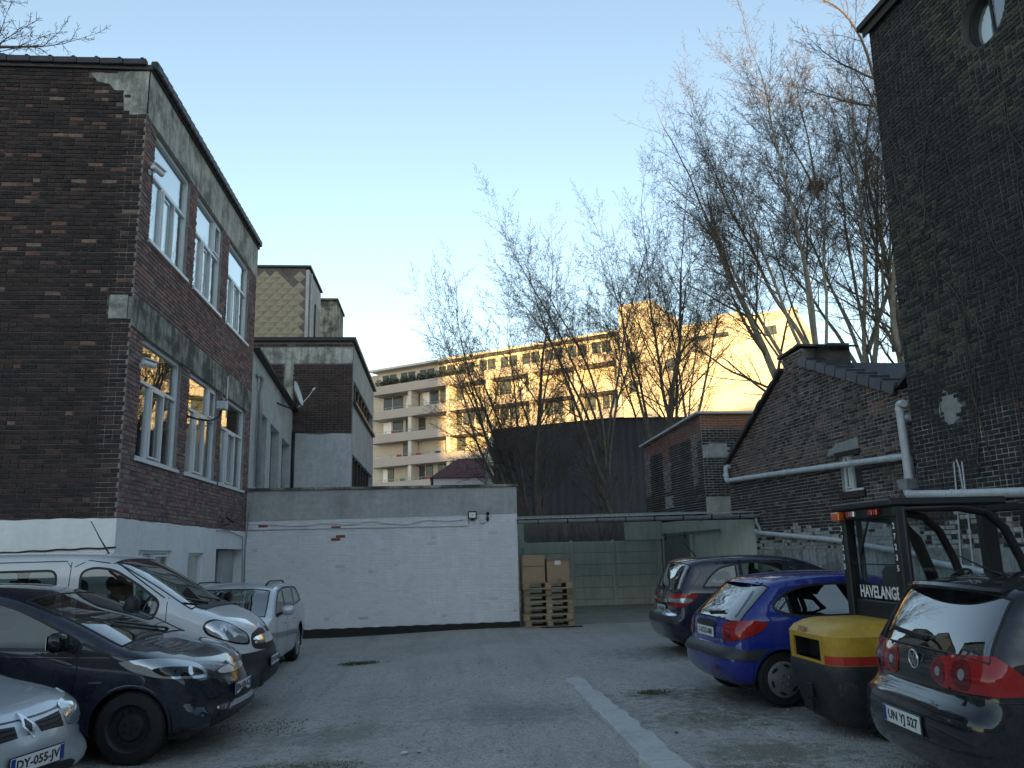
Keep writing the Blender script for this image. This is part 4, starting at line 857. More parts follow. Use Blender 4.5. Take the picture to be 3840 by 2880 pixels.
# ---------------------------------------------------------------- grey workshop beyond the white wall (left)
GW_ = thing('grey_workshop','narrow grey rendered workshop with sloping roof edge behind the white wall','building',(XF,18.78,0))
op = [[(19.6,3.1),(20.55,3.1),(20.55,5.13),(19.6,5.18)],[(20.95,3.1),(22.15,3.1),(22.15,5.0),(20.95,5.08)],[(22.5,3.1),(23.7,3.1),(23.7,4.85),(22.5,4.93)]]
mb = MB(); mb.slab([(18.78,-0.1),(24.0,-0.1),(24.0,5.90),(18.78,6.46)], op, (XF,0,0), E_u, E_n, 0.25); mb.build('wall','grey_render',GW_,world=True)
mb = MB(); mb.bar((XF+0.02,18.78,6.50),(XF+0.02,24.0,5.93),0.28,0.07); mb.build('roof_edge','black_trim',GW_,world=True)
mat('dull_glass',(0.07,0.085,0.085),0.15,var=0.2,scale=2)
for k, q in enumerate(op):
    a, b = q[0][0], q[1][0]
    mb = MB(); mb.box((XF-0.24,a,3.1),(XF-0.20,b,5.2)); w = mb.build('window','dull_glass',GW_,world=True)
    mb = MB(); mb.box((XF-0.2,a+(b-a)*0.62,3.1),(XF-0.15,a+(b-a)*0.62+0.05,q[3][1])); mb.build('frame','pvc_white',w,world=True)
mb = MB(); mb.box((XF-2.5,18.8,2.9),(XF-0.3,24,5.9)); mb.build('interior_block','interior_dark',GW_,world=True)
T = thing('drain_pipe','grey downpipe with swan neck on the grey workshop','drain pipe',(XF+0.08,19.36,3.3))
mb = MB(); mb.tube([(-0.06,-0.25,2.62),(0,-0.18,2.66),(0.03,-0.02,2.6),(0.03,0.0,2.45),(0.0,0.0,2.2),(0,0,0.0)],0.055,10); mb.build('pipe','zinc',T,smooth=True)
T = thing('drain_pipe','dark grey straight downpipe at the far end of the grey workshop','drain pipe',(XF+0.06,23.93,3.3))
mb = MB(); mb.tube([(0,0,0),(0,0,2.0)],0.045,10); mb.build('pipe','metal_dark',T,smooth=True)
D = thing('satellite_dish','white satellite dish on bracket beside the brick block','satellite dish',(XF+0.02,21.6,5.72))
mb = MB(); mb.tube([(0,0,0),(0.25,0.5,-0.05),(0.36,0.72,0.1),(0.36,0.75,0.3)],0.025,8); mb.build('arm','metal_dark',D,smooth=True)
ax = Vector((0.97,-0.05,0.28)).normalized(); mb = MB(); mb.lathe([(-0.07,0.0),(-0.065,0.12),(-0.045,0.22),(-0.01,0.31),(0.012,0.36),(0.004,0.36),(-0.02,0.30),(-0.055,0.21),(-0.075,0.1),(-0.08,0)],Vector((0.42,0.78,0.42)),ax,28); mb.build('reflector','white_tile',D,smooth=True)
mb = MB(); c = Vector((0.42,0.78,0.42)); mb.tube([c+Vector((0,0,-0.4)),c+ax*0.28+Vector((0,0,-0.18)),c+ax*0.42+Vector((0,0,-0.02))],0.012,6); mb.cyl(c+ax*0.40+Vector((0,0,-0.02)),c+ax*0.48+Vector((0,0,0.02)),0.03,10); mb.build('feed_horn','white_tile',D)
# ---------------------------------------------------------------- brick block with rendered side
BB = thing('brick_block','square brown brick block with concrete band and grey rendered side','building',(-2.65,24.0,0))
Bi = Matrix.Translation(-BB.location)
sw = [rect(24.18,6.32,31.4,6.93), rect(24.12,3.5,31.4,4.63)]
mb = MB(); mb.slab(rect(-9,-0.1,-2.65,8.08), [], (0,24,0), S_u, S_n, 0.25); mb.build('wall','mortar_dark',BB,world=True)
mb = MB(); mb.slab(rect(24.251,-0.1,31.8,8.02), [rect(24.4,6.28,31.4,6.96), rect(24.4,3.5,31.4,4.66)], (-2.65,0,0), E_u, E_n, 0.25); mb.build('wall','grey_render',BB,world=True)
BKP = [((0.075,0.048,0.040),4),((0.060,0.040,0.035),3),((0.09,0.058,0.05),2),((0.045,0.036,0.034),3)]
def col_b(x, z, rg):
    if 7.37 < z < 7.9: return None
    if z < 5.24: return None
    if -4.66 < x < -4.40 and z > 6.0: return None
    return pal(rg, BKP)
bricks(BB, Bi @ Vector((0,24,0)), S_u, S_n, rect(-6.0,5.2,-2.65,8.0), [], col_b, ch=0.072, bl=0.23, seed=14, joint=0.014)
mb = MB(); mb.slab(rect(-9,7.38,-2.64,7.88), [], (0,23.98,0), S_u, S_n, 0.02); mb.build('concrete_band','concrete_pale',BB,world=True)
mb = MB(); mb.slab(rect(-4.66,5.9,-4.40,7.379), [], (0,23.982,0), S_u, S_n, 0.018); mb.build('concrete_strip','concrete_pale',BB,world=True)
mb = MB(); mb.slab([(-9,-0.1),(-2.63,-0.1),(-2.63,5.22),(-3.2,5.24),(-3.6,5.20),(-4.2,5.25),(-9,5.22)], [], (0,23.975,0), S_u, S_n, 0.025); mb.build('render_base','grey_render',BB,world=True)
mb = MB(); mb.box((-9,23.9,8.08),(-2.55,31.9,8.19)); mb.build('roof_edge','black_trim',BB,world=True)
for za, zb in ((6.28,6.96),(3.5,4.66)):
    for k in range(7):
        ya = 24.4+k*1.0; mb = MB(); mb.box((-2.80,ya+0.06,za),(-2.77,ya+0.94,zb)); mb.build('window','window_glass',BB,world=True)
        mb = MB(); mb.box((-2.80,ya-0.05,za),(-2.70,ya+0.05,zb)); mb.build('mullion','black_trim',BB,world=True)
mb = MB(); mb.box((-5.5,24.3,3.0),(-2.95,31.5,7.6)); mb.build('interior_block','interior_dark',BB,world=True)
mb = MB(); mb.box((-2.64,24.3,6.17),(-2.55,31.5,6.275)); mb.build('string_course','black_trim',BB,world=True)
# ---------------------------------------------------------------- house with diamond cladding
DC = thing('clad_house','tall narrow house clad with beige diamond shaped tiles','building',(-5.14,30.0,0))
mb = MB(); mb.box((-10,30.0,0),(-5.14,33.0,12.62)); mb.build('wall','mortar_dark',DC,world=True)
mat('diamond_tile',(0.30,0.27,0.20),0.8,var=0.15,scale=1.5)
tm = MB(); q = 0.235; tm.add([(0,0,-q),(q,0,0),(0,0,q),(-q,0,0),(0,-0.07,-0.02)],[(0,1,4),(1,2,4),(2,3,4),(3,0,4)]); me_d = tm.build('diamond_tile','diamond_tile',me_only=True)
for j in range(14):
    for i in range(9):
        x = -5.38-0.45*i - (0.225 if j % 2 else 0); z = 9.55+0.225*j
        if z > 12.45 or x < -7.6: continue
        if x > -6.2 and z > 11.95 and (z-11.95) > (-5.2-x)*0.9-0.35 and not (x > -5.6 and z < 12.3): continue
        put('diamond_tile', me_d, DC, Vector((x+5.14, -0.012, z)))
mb = MB(); mb.box((-5.139,29.99,9.0),(-5.02,33.0,12.55)); mb.build('side_wall','grey_render',DC,world=True)
mb = MB(); mb.box((-5.0,31.4,9.0),(-4.96,32.6,11.6)); mb.build('side_recess','black_trim',DC,world=True)
mb = MB(); mb.box((-10,29.9,12.62),(-4.95,33.1,12.70)); mb.build('roof_edge','roof_tile',DC,world=True)
mb = MB(); mb.tube([(-4.95,30.1,8.5),(-4.95,30.1,12.4)],0.05,8); mb.tube([(-4.95,30.35,8.5),(-4.95,30.35,12.0)],0.04,8); mb.build('downpipe','zinc',DC,world=True)
SB = MB().box((-9,37.0,0),(-4.87,39.6,13.55)).box((-9,36.9,13.55),(-4.8,39.7,13.64)).build('stair_block','concrete'); tag(SB,'mossy grey concrete stair block behind the tile clad house','building')
# ---------------------------------------------------------------- dark metal clad hall and red roofed house
mat('navy_sheet',(0.042,0.047,0.068),0.45,var=0.15,scale=1.0)
HL = thing('metal_hall','dark navy sheet metal clad hall standing behind the bare trees','building',(2.4,36,0))
mb = MB(); n = 120
for i in range(n+1):
    x = 2.4+11*i/n; y = 36.0+(0.014 if (i//2)%2 else 0.0); mb.v += [(x,y,0),(x,y,7.05+0.5*min(1,(i/n)*2.0))]
mb.f = [(2*i,2*i+2,2*i+3,2*i+1) for i in range(n)]; mb.build('sheet_wall','navy_sheet',HL,world=True)
mb = MB(); mb.box((2.4,36.05,0),(13.4,44,7.0)); mb.build('hall_core','navy_sheet',HL,world=True)
mb = MB(); mb.bar((2.35,36.0,7.08),(7.9,36.0,7.58),0.14,0.06); mb.bar((7.9,36.0,7.58),(13.4,36.0,7.58),0.14,0.06); mb.build('roof_edge','black_trim',HL,world=True)
mat('red_tile',(0.11,0.045,0.042),0.8,var=0.25,scale=3)
HS = thing('red_roofed_house','small white house with dark red tiled hip roof','house',(-0.5,45,0))
mb = MB(); mb.box((-0.4,45,0),(6,52,5.78)); mb.build('wall','white_tile',HS,world=True)
mb = MB(); mb.add([(-0.6,44.8,5.78),(6.2,44.8,5.78),(6.2,52,5.78),(-0.6,52,5.78),(1.0,46.4,7.0),(6.2,46.4,7.0),(6.2,50,7.0),(1.0,50,7.0)],[(0,1,5,4),(1,2,6,5),(2,3,7,6),(3,0,4,7),(4,5,6,7)]); mb.build('roof','red_tile',HS,world=True)
# ---------------------------------------------------------------- apartment block
AA, AB = Vector((-8.3,99.7,0)), Vector((0.8217,-0.5699,0)); AN = Vector((-0.5699,-0.8217,0))
APa = math.atan2(AB.y, AB.x)
AP = thing('apartment_block','long pale apartment block with stacked balconies catching golden sun','building',AA,APa)
def ab(mb, t0, t1, d0, d1, z0, z1): mb.box((t0,-d1,z0),(t1,-d0,z1)); return mb      # local x along facade, -y towards the yard
mat('apt_white',(0.52,0.50,0.45),0.75,var=0.04,scale=0.3); mat('apt_slab',(0.36,0.33,0.31),0.8,var=0.05,scale=0.3); mat('apt_panel',(0.50,0.47,0.42),0.7,var=0.03,scale=0.2)
mat('apt_glass',(0.05,0.06,0.065),0.08); mat('rail',(0.25,0.27,0.27),0.4,metal=0.5); mat('wall_cream',(0.45,0.42,0.36),0.8,var=0.05,scale=0.3)

mb = MB(); ab(mb,-6,33.4,-14,-1.6,0,24.2); mb.build('core','wall_cream',AP)
mb = MB(); ab(mb,-0.6,33.4,-2.5,0.25,24.2,24.45); mb.build('roof','apt_white',AP)
mb = MB(); ab(mb,0.0,33.4,-1.7,-1.0,21.25,24.2); mb.build('attic_wall','apt_white',AP)
tops = [22.2,19.05,16.10,13.15,10.2,7.25,4.3]
for i, zt in enumerate(tops):
    mb = MB(); ab(mb,-0.4,33.4,-1.75,0.22,zt-1.05,zt-0.80); ab(mb,-0.4,33.4,0.0,0.24,zt-0.798,zt); ab(mb,-0.4,-0.15,-1.6,-0.001,zt-0.798,zt-0.2); mb.build('balcony','apt_slab',AP)
rg_ = np.random.default_rng(5)
for i, zt in enumerate(tops[1:6]):
    z0, z1 = zt-0.80, tops[i]-1.06
    t = 0.3
    while t < 33:
        w = 1.6+1.8*rg_.random(); k = rg_.random()
        if t+w > 33.2: break
        if k < 0.86:
            mb = MB(); ab(mb,t,t+w,-1.66,-1.5,z0,z1-0.1); wv = mb.build('window','apt_glass',AP)
            ab(MB(),t+w/2-0.04,t+w/2+0.04,-1.52,-1.46,z0,z1-0.1).build('frame','apt_white',wv); ab(MB(),t,t+0.08,-1.52,-1.46,z0,z1-0.1).build('frame','apt_white',wv)
            if k < 0.22:
                mb = MB(); ab(mb,t+0.1,t+w*0.45,-1.60,-1.49,z0,z1-0.12); mb.build('blind','blind',wv)
        t += w+0.25+0.5*rg_.random()
    for t in (5.6,11.2,16.8,22.4,28.0,33.0):
        mb = MB(); ab(mb,t-0.25,t+0.25,-1.55,0.0,z0,z1); mb.build('partition','apt_white',AP)
    for t in np.arange(0.1,33,0.92):
        if rg_.random() < 0.55:
            mb = MB(); ab(mb,t,t+0.05,0.05,0.10,zt,zt+0.28); mb.build('rail_post','rail',AP)
    mb = MB(); ab(mb,0,33.2,0.05,0.10,zt+0.28,zt+0.32); mb.build('handrail','rail',AP)
for t in np.arange(0.6,32,2.9):
    mb = MB(); ab(mb,t,t+2.2,-1.05,-0.97,21.8,23.8); wv = mb.build('window','apt_glass',AP); mb = MB(); ab(mb,t+1.05,t+1.15,-0.975,-0.93,21.8,23.8); mb.build('frame','apt_white',wv)
# stair tower and plain right hand wing
mb = MB(); ab(mb,33.5,37.3,-8,0.6,0,26.9); mb.build('stair_tower','wall_cream',AP)
mb = MB(); ab(mb,37.31,51.2,-12,0.2,0,23.5); mb.build('wing_wall','apt_panel',AP)
for zt in (23.5,): 
    mb = MB(); ab(mb,37.32,51.4,-1,0.35,zt,zt+0.18); mb.build('roof','apt_white',AP)
for j in range(6):
    mb = MB(); ab(mb,37.32,51.1,0.2,0.225,5.0+j*2.95,5.06+j*2.95); mb.build('panel_joint','apt_slab',AP)
for t, z, w, h in ((38.4,19.2,1.0,1.3),(38.4,16.2,1.0,1.3),(41.0,21.9,1.6,0.5),(43.2,21.9,1.6,0.5),(48.2,21.4,1.2,0.9),(34.3,20.4,1.0,1.2),(34.3,17.4,1.0,1.2)):
    mb = MB(); ab(mb,t,t+w,0.15 if t > 37 else 0.5,0.24 if t > 37 else 0.64,z,z+h); mb.build('window','apt_glass',AP)
mb = MB(); ab(mb,43,45.5,-4,-1,23.68,24.6); mb.build('roof_unit','apt_slab',AP)
# plants and clutter on the balconies
mat('shrub',(0.035,0.05,0.022),0.9,attr=True)
def ball(mb, c, r, n=90):
    for k in range(n):
        d = Vector(rng.normal(size=3)).normalized(); p = Vector(c)+d*r*(0.6+0.45*rng.random()); a = Vector(rng.normal(size=3)).normalized()*r*0.3; b = d.cross(a).normalized()*r*0.3
        g = 0.6+0.7*rng.random(); mb.color((0.035*g,0.05*g,0.022*g)); mb.add([p-a,p+b,p+a],[(0,1,2)])
for k in range(11):
    t = 0.6+1.25*k; S = thing('potted_shrub','clipped dark shrub in a pot on the roof terrace of the apartment block','potted plant',AA+AB*t+AN*(-0.35)+Vector((0,0,21.42)),APa,group='shrubs on the roof terrace')
    mb = MB(); mb.lathe([(0,0.0),(0,0.22),(0.55,0.3),(0.55,0.0)],(0,0,0),(0,0,1),10); mb.build('pot','apt_slab',S)
    mb = MB(); ball(mb,(0,0,1.25),0.5+0.12*rng.random()); mb.build('foliage','shrub',S)
mat('red_cloth',(0.35,0.03,0.03),0.8); mat('green_cloth',(0.03,0.18,0.13),0.8); mat('blue_cloth',(0.03,0.05,0.2),0.8)
for (t, zt, c, nm) in ((2.6,16.1,'red_cloth','red'),(3.4,13.15,'red_cloth','dark red'),(6.3,13.15,'red_cloth','bright red'),(3.9,10.2,'green_cloth','green'),(7.6,10.2,'red_cloth','scarlet'),(9.2,13.15,'blue_cloth','blue')):
    C = thing('balcony_chair',{16.1:'red chair on the third balcony of the apartment block',13.15:nm+' chair on the fourth balcony of the apartment block',10.2:nm+' chair on the lowest visible balcony of the apartment block'}[zt],'chair',AA+AB*t+AN*(-0.5)+Vector((0,0,zt-0.8)),APa)
    mb = MB(); mb.bbox((-0.35,-0.3,0.5),(0.35,0.3,0.6),0.02); mb.build('seat',c,C); mb = MB(); mb.bbox((-0.35,0.25,0.6),(0.35,0.32,1.25),0.02); mb.build('backrest',c,C)
    for sx in (-0.3,0.3):
        for sy in (-0.25,0.25): mb = MB(); mb.box((sx-0.03,sy-0.03,0),(sx+0.03,sy+0.03,0.5)); mb.build('leg','rail',C)
# ---------------------------------------------------------------- unseen buildings added behind the photographer to keep the low sun off the yard
mat('unseen_block_wall',(0.26,0.20,0.16),0.9,var=0.1,scale=0.3)
def block(name, label, x0, x1, y0, y1, h):
    T = thing(name, label, 'building', (x0,y1,0)); mb = MB(); mb.box((x0,y0,-0.2),(x1,y1,h)); mb.build('wall','unseen_block_wall',T,world=True)
    mb = MB(); mb.box((x0-0.3,y0-0.3,h),(x1+0.3,y1+0.4,h+0.4)); mb.build('roof','roof_tile',T,world=True)
    nf = int(h//3.2); nw = int((x1-x0)//3.5)
    for j in range(nf):
        for i in range(nw):
            mb = MB(); xx = x0+1+i*3.5; mb.box((xx,y1,1.2+3.2*j),(xx+1.6,y1+0.05,2.9+3.2*j)); mb.build('window','apt_glass',T,world=True)
    return T
DR = 110.0                                            # distance of the row behind the camera
def shadow_h(z, x, y): return z + (y+DR)/math.cos(SUN_AZ-math.pi)*math.tan(SUN_EL)
HR = shadow_h(12.5, -0.1, 94.0); TX = -0.1-math.tan(SUN_AZ-math.pi)*(94.0+DR)
T = block('unseen_shade_building','brown many windowed unseen building added behind the yard to cast shade',TX,TX+30,-DR-12,-DR,HR-0.2)
T = block('unseen_shade_building','brown flat roofed unseen building with chimneys added behind the yard to cast shade',TX+30,TX+90,-DR-12,-DR,HR)
for x, w, h in ((TX+36,2.2,2.2),(TX+40,1.2,1.6),(TX+45,1.5,1.0),(TX+26,2.0,0.7)):
    mb = MB(); mb.box((x,-DR-6,HR),(x+w,-DR-4.5,HR+0.3+h)); mb.build('chimney','unseen_block_wall',T,world=True)
block('unseen_shade_tower','tall brown unseen tower added to shade the left of the apartment facade',TX-36,TX-0.3,-DR-12,-DR,shadow_h(26.0,-8,99))  # unseen, added and sized so its shadow covers the left end of the facade

block('unseen_glow_blocker','plain three storey unseen house added behind the photographer to block horizon glow',-45,70,-40,-26,10.5)  # unseen, added to keep the low sky glow out of the car reflections
# ---------------------------------------------------------------- bare winter trees
def rot_about(d, ang, azi):
    s, t = basis(d); return (d*math.cos(ang) + (s*math.cos(azi)+t*math.sin(azi))*math.sin(ang)).normalized()
def grow(acc, p, d, r, L, lev, rg, spec):
    """acc: dict level -> MB; one limb and its children"""
    nseg = max(3, int(L/spec['seg'][lev])); pts = [p.copy()]; dirs = [d.copy()]; wob = spec['wob'][lev]; lift = spec['lift'][lev]
    for i in range(nseg):
        d = (d + Vector(rg.normal(size=3))*wob + Vector((0,0,1))*lift + spec.get('pull', Vector((0,0,0)))*(0.02 if lev else 0.0)).normalized()
        p = p + d*(L/nseg); pts.append(p.copy()); dirs.append(d.copy())
    r1 = r*spec['tap'][lev]; rad = [r + (r1-r)*i/nseg for i in range(nseg+1)]; rad[-1] *= 0.7
    acc[0 if lev == 0 or (lev == 1 and spec.get('multi')) else 1].tube(pts, rad, (8,6,5,3,3)[lev] if lev else 9, cap=False)
    if lev >= 4: return
    nk = spec['kids'][lev]; nk = max(1, int(nk*(0.75+0.5*rg.random()))); azi = rg.random()*6.28
    for k in range(nk):
        t = spec['from'][lev] + (1-spec['from'][lev])*((k+rg.random()*0.8)/nk); t = min(t, 0.985)
        i = min(int(t*nseg), nseg-1); f = t*nseg-i; q = pts[i].lerp(pts[i+1], f); dd = dirs[i+1]; azi += 2.4+0.5*rg.normal()
        cd = rot_about(dd, R(spec['ang'][lev]*(0.75+0.5*rg.random())), azi)
        cl = L*spec['len'][lev]*(1.05-0.55*t)*(0.7+0.6*rg.random()); cr = max((r+(r1-r)*t)*spec['rr'][lev], 0.0075)
        if lev >= 3: cr = 0.0062
        grow(acc, q, cd, min(cr, (r+(r1-r)*t)*0.85 if lev < 3 else cr), cl, lev+1, rg, spec)
    # leader continues as fine twigs
    if lev < 3: grow(acc, pts[-1], dirs[-1], max(rad[-1]*0.9, 0.006), L*0.35, lev+1, rg, spec)
SPEC = dict(seg=(0.5,0.4,0.3,0.2,0.15), wob=(0.05,0.07,0.09,0.11,0.13), lift=(0.02,0.045,0.05,0.05,0.03), tap=(0.35,0.3,0.35,0.5,0.6), kids=(9,10,9,5), ang=(32,34,38,42), len=(0.62,0.42,0.36,0.42), rr=(0.55,0.42,0.42,0.5), **{'from':(0.28,0.2,0.12,0.1)})
def tree(name, label, base, d, r, L, seed, spec=None, bark='bark', group=None, multi=None):
    rg = np.random.default_rng(seed); sp = dict(SPEC); sp.update(spec or {}); T = thing(name, label, 'tree', base, group=group)
    acc = {0: MB(), 1: MB()}
    stems = multi or [(Vector((0,0,0)), Vector(d), r, L)]
    for o, dd, rr, LL in stems: grow(acc, Vector(o), Vector(dd).normalized(), rr, LL, 0, rg, sp)
    acc[0].build('trunk', bark, T, smooth=True); acc[1].build('crown', 'twig', T, smooth=True)
    return T
V = Vector
# vase shaped crowns: many long ascending stems with fine upright twigs
FAN = dict(kids=(15,8,7,4), ang=(36,40,44,46), len=(0.36,0.44,0.42,0.45), rr=(0.42,0.45,0.5,0.5), lift=(0.006,0.026,0.024,0.02,0.01), wob=(0.045,0.07,0.09,0.11,0.13), tap=(0.22,0.3,0.4,0.5,0.6), **{'from':(0.30,0.15,0.1,0.1)})
def fan(n, z0, spread, L, r, seed, lean=0.0, off=(0,0)):
    rg = np.random.default_rng(seed); out = []
    for k in range(n):
        t = -1+2*(k+0.5)/n; a = lean+spread*t+0.06*rg.normal(); dep = 0.22*rg.normal()
        out.append((V((off[0]+0.10*t,off[1]+0.1*rg.normal(),z0*(0.8+0.4*rg.random()))), V((a,dep,1)), r*(0.7+0.5*rg.random()), L*(1.0-0.22*abs(t)**1.5)*(0.86+0.24*rg.random())))
    return out
tree('bare_tree','bushy many stemmed bare tree in front of the dark hall wall',(3.5,29,0),None,0,0,21,FAN,multi=[(V((0,0,0)),V((-0.04,0,1)),0.15,10.2)]+fan(8,1.2,0.42,9.0,0.085,121,lean=-0.20))
tree('bare_tree','leaning dark bare tree with a trunk bent over the shed roof',(7.3,29.5,0),None,0,0,22,dict(FAN,**{'from':(0.3,0.12,0.1,0.1)}),multi=[(V((0,0,0)),V((-0.27,0,1)),0.17,7.4)]+fan(6,4.6,0.28,8.4,0.075,122,lean=-0.06,off=(-1.15,0)))
tree('bare_tree','tall bare tree with pale straight trunk behind the red brick building',(9.9,31,0),None,0,0,23,dict(FAN,**{'from':(0.5,0.12,0.1,0.1)}),bark='bark_pale',multi=[(V((0,0,0)),V((-0.01,0,1)),0.14,12.8)]+fan(3,5.4,0.2,7.6,0.06,123,lean=0.06))
tree('bare_tree','bare tree with two dark trunks beside the red brick building',(8.6,31,0),None,0,0,24,dict(FAN,**{'from':(0.42,0.12,0.1,0.1)}),multi=[(V((0,0,0)),V((0.0,0,1)),0.16,12.6),(V((0.4,0.5,0)),V((0.06,0.1,1)),0.11,12.2)]+fan(4,4.0,0.26,9.0,0.07,124,lean=-0.05))
BIGF = dict(FAN, kids=(16,9,7,4), **{'from':(0.42,0.15,0.1,0.1)})
tree('bare_tree','tall bare tree fanning out left above the gable house chimney',(13.9,27,0),None,0,0,31,BIGF,bark='bark_pale',multi=[(V((0,0,0)),V((-0.03,0,1)),0.23,15.2)]+fan(9,7.0,0.34,10.4,0.08,131,lean=-0.30,off=(-0.2,0)))
tree('bare_tree','tall slender bare tree carrying a bird nest high in a fork',(14.6,27.4,0),None,0,0,32,BIGF,bark='bark_pale',multi=[(V((0,0,0)),V((-0.008,0,1)),0.16,16.0),(V((-0.1,0,14.6)),V((-0.3,0,1)),0.05,5.0),(V((-0.1,0,14.6)),V((-0.05,0,1)),0.05,5.2)])
tree('bare_tree','tall thick trunked bare tree rising behind the felt roof',(16.0,28,0),None,0,0,33,BIGF,bark='bark_pale',multi=[(V((0,0,0)),V((-0.03,0,1)),0.25,17.0)]+fan(5,7.5,0.2,11.2,0.08,133,lean=0.0))
tree('bare_tree','tall straight bare tree close to the dark brick tower corner',(16.4,27,0),None,0,0,34,BIGF,bark='bark_pale',multi=[(V((0,0,0)),V((0.03,0,1)),0.18,17.4)]+fan(2,9,0.1,9.5,0.06,134))
tree('bare_tree','tall bare tree half hidden behind the dark brick tower',(17.7,28.3,0),None,0,0,35,BIGF,bark='bark_pale',multi=[(V((0,0,0)),V((0,0,1)),0.20,17.2)]+fan(2,8,0.14,9.5,0.07,135))
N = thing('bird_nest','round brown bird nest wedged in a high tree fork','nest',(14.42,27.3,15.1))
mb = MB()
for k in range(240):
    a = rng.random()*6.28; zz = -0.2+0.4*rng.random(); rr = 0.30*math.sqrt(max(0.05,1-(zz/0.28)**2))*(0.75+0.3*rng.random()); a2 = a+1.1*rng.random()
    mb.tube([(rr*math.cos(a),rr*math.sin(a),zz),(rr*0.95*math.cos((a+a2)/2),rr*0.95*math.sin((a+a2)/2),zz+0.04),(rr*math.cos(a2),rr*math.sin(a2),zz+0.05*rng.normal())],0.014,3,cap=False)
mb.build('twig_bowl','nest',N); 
# branches reaching in from trees behind the tower and behind the left building
tree('bare_tree','bare tree with drooping branch tips beside the tower roof edge',(14.9,22,0),V((-0.02,0,1)),0.2,17.5,41,dict(kids=(8,9,8,5),lift=(0,0.0,0.01,0.02,0.02),**{'from':(0.82,0.15,0.1,0.1)},len=(0.22,0.5,0.4,0.4),ang=(62,40,40,42)))
tree('bare_tree','bare tree whose branch tips reach over the left brick building roof',(-12.3,20,0),V((0.05,0,1)),0.22,15.5,43,dict(kids=(8,9,8,5),lift=(0,0.0,0.02,0.02,0.02),**{'from':(0.80,0.15,0.1,0.1)},len=(0.30,0.5,0.4,0.4),ang=(64,40,40,42)))
# ivy and scrub behind the shed
mb = MB()
for k in range(900):
    x = 2.0+6.2*rng.random(); y = 25.6+2.6*rng.random(); z = 0; p = V((x,y,z)); d = V((0.12*rng.normal(),0.1*rng.normal(),1)).normalized(); L = 1.4+2.4*rng.random()**1.5
    pts = [p]
    for i in range(5): d = (d+V(rng.normal(size=3))*0.16).normalized(); p = p+d*L/5; pts.append(p)
    mb.tube(pts,[0.011,0.010,0.008,0.006,0.005,0.003],3,cap=False)
o = mb.build('scrub','twig'); tag(o,'tangled bare scrub growing behind the open shed','scrub',kind='stuff')
# dark rough wall at the back of the scrub
o = MB().bbox((1.9,28.0,-0.1),(7.0,28.25,2.65),0.02).build('back_wall','mortar_dark'); tag(o,'dark sooty boundary wall behind the shed scrub','wall')
# ---------------------------------------------------------------- vehicles: shell builder
def paint(name, col, rough=0.28, metal=0.0, coat=1.0, flake=0.0):
    m = bpy.data.materials.new(name); m.use_nodes = True; MATS[name] = m
    N = m.node_tree.nodes; L = m.node_tree.links; b = N['Principled BSDF']
    tc = N.new('ShaderNodeTexCoord'); nz = N.new('ShaderNodeTexNoise'); nz.inputs['Scale'].default_value = 2.5; nz.inputs['Detail'].default_value = 8; nz.inputs['Roughness'].default_value = 0.75; L.new(tc.outputs['Object'], nz.inputs['Vector'])
    mr = N.new('ShaderNodeMapRange'); mr.inputs['From Min'].default_value = 0.3; mr.inputs['From Max'].default_value = 0.75; mr.inputs['To Min'].default_value = rough*0.8; mr.inputs['To Max'].default_value = rough*1.5; L.new(nz.outputs['Fac'], mr.inputs['Value'])
    L.new(mr.outputs[0], b.inputs['Roughness'])
    dm = N.new('ShaderNodeMix'); dm.data_type = 'RGBA'; dm.inputs['A'].default_value = (*col,1); dm.inputs['B'].default_value = (0.20,0.19,0.175,1)
    dr = N.new('ShaderNodeMapRange'); dr.inputs['From Min'].default_value = 0.42; dr.inputs['From Max'].default_value = 0.8; dr.inputs['To Max'].default_value = 0.16; L.new(nz.outputs['Fac'], dr.inputs['Value']); L.new(dr.outputs[0], dm.inputs['Factor']); L.new(dm.outputs['Result'], b.inputs['Base Color'])
    b.inputs['Metallic'].default_value = metal; b.inputs['Coat Weight'].default_value = coat; b.inputs['Specular IOR Level'].default_value = 0.12
    mr2 = N.new('ShaderNodeMapRange'); mr2.inputs['From Min'].default_value = 0.35; mr2.inputs['From Max'].default_value = 0.8; mr2.inputs['To Min'].default_value = 0.015; mr2.inputs['To Max'].default_value = 0.07; L.new(nz.outputs['Fac'], mr2.inputs['Value']); L.new(mr2.outputs[0], b.inputs['Coat Roughness'])
    ge = N.new('ShaderNodeNewGeometry'); d = N.new('ShaderNodeBsdfDiffuse'); d.inputs[0].default_value = (0.035,0.035,0.038,1)
    mx = N.new('ShaderNodeMixShader'); L.new(ge.outputs['Backfacing'], mx.inputs[0]); L.new(b.outputs[0], mx.inputs[1]); L.new(d.outputs[0], mx.inputs[2]); L.new(mx.outputs[0], N['Material Output'].inputs[0])
paint('paint_silver',(0.52,0.55,0.58),0.32,0.55); paint('paint_navy',(0.010,0.013,0.026),0.25); paint('paint_white',(0.60,0.61,0.61),0.32)
paint('paint_pale',(0.52,0.55,0.57),0.32,0.3); paint('paint_darkblue',(0.008,0.011,0.030),0.25); paint('paint_blue',(0.010,0.024,0.21),0.25); paint('paint_black',(0.008,0.010,0.014),0.22)
paint('lens_red',(0.30,0.006,0.008),0.15); paint('lens_darkred',(0.12,0.004,0.008),0.15); paint('lens_amber',(0.60,0.10,0.005),0.2); paint('lens_clear',(0.40,0.43,0.45),0.10,0.6)
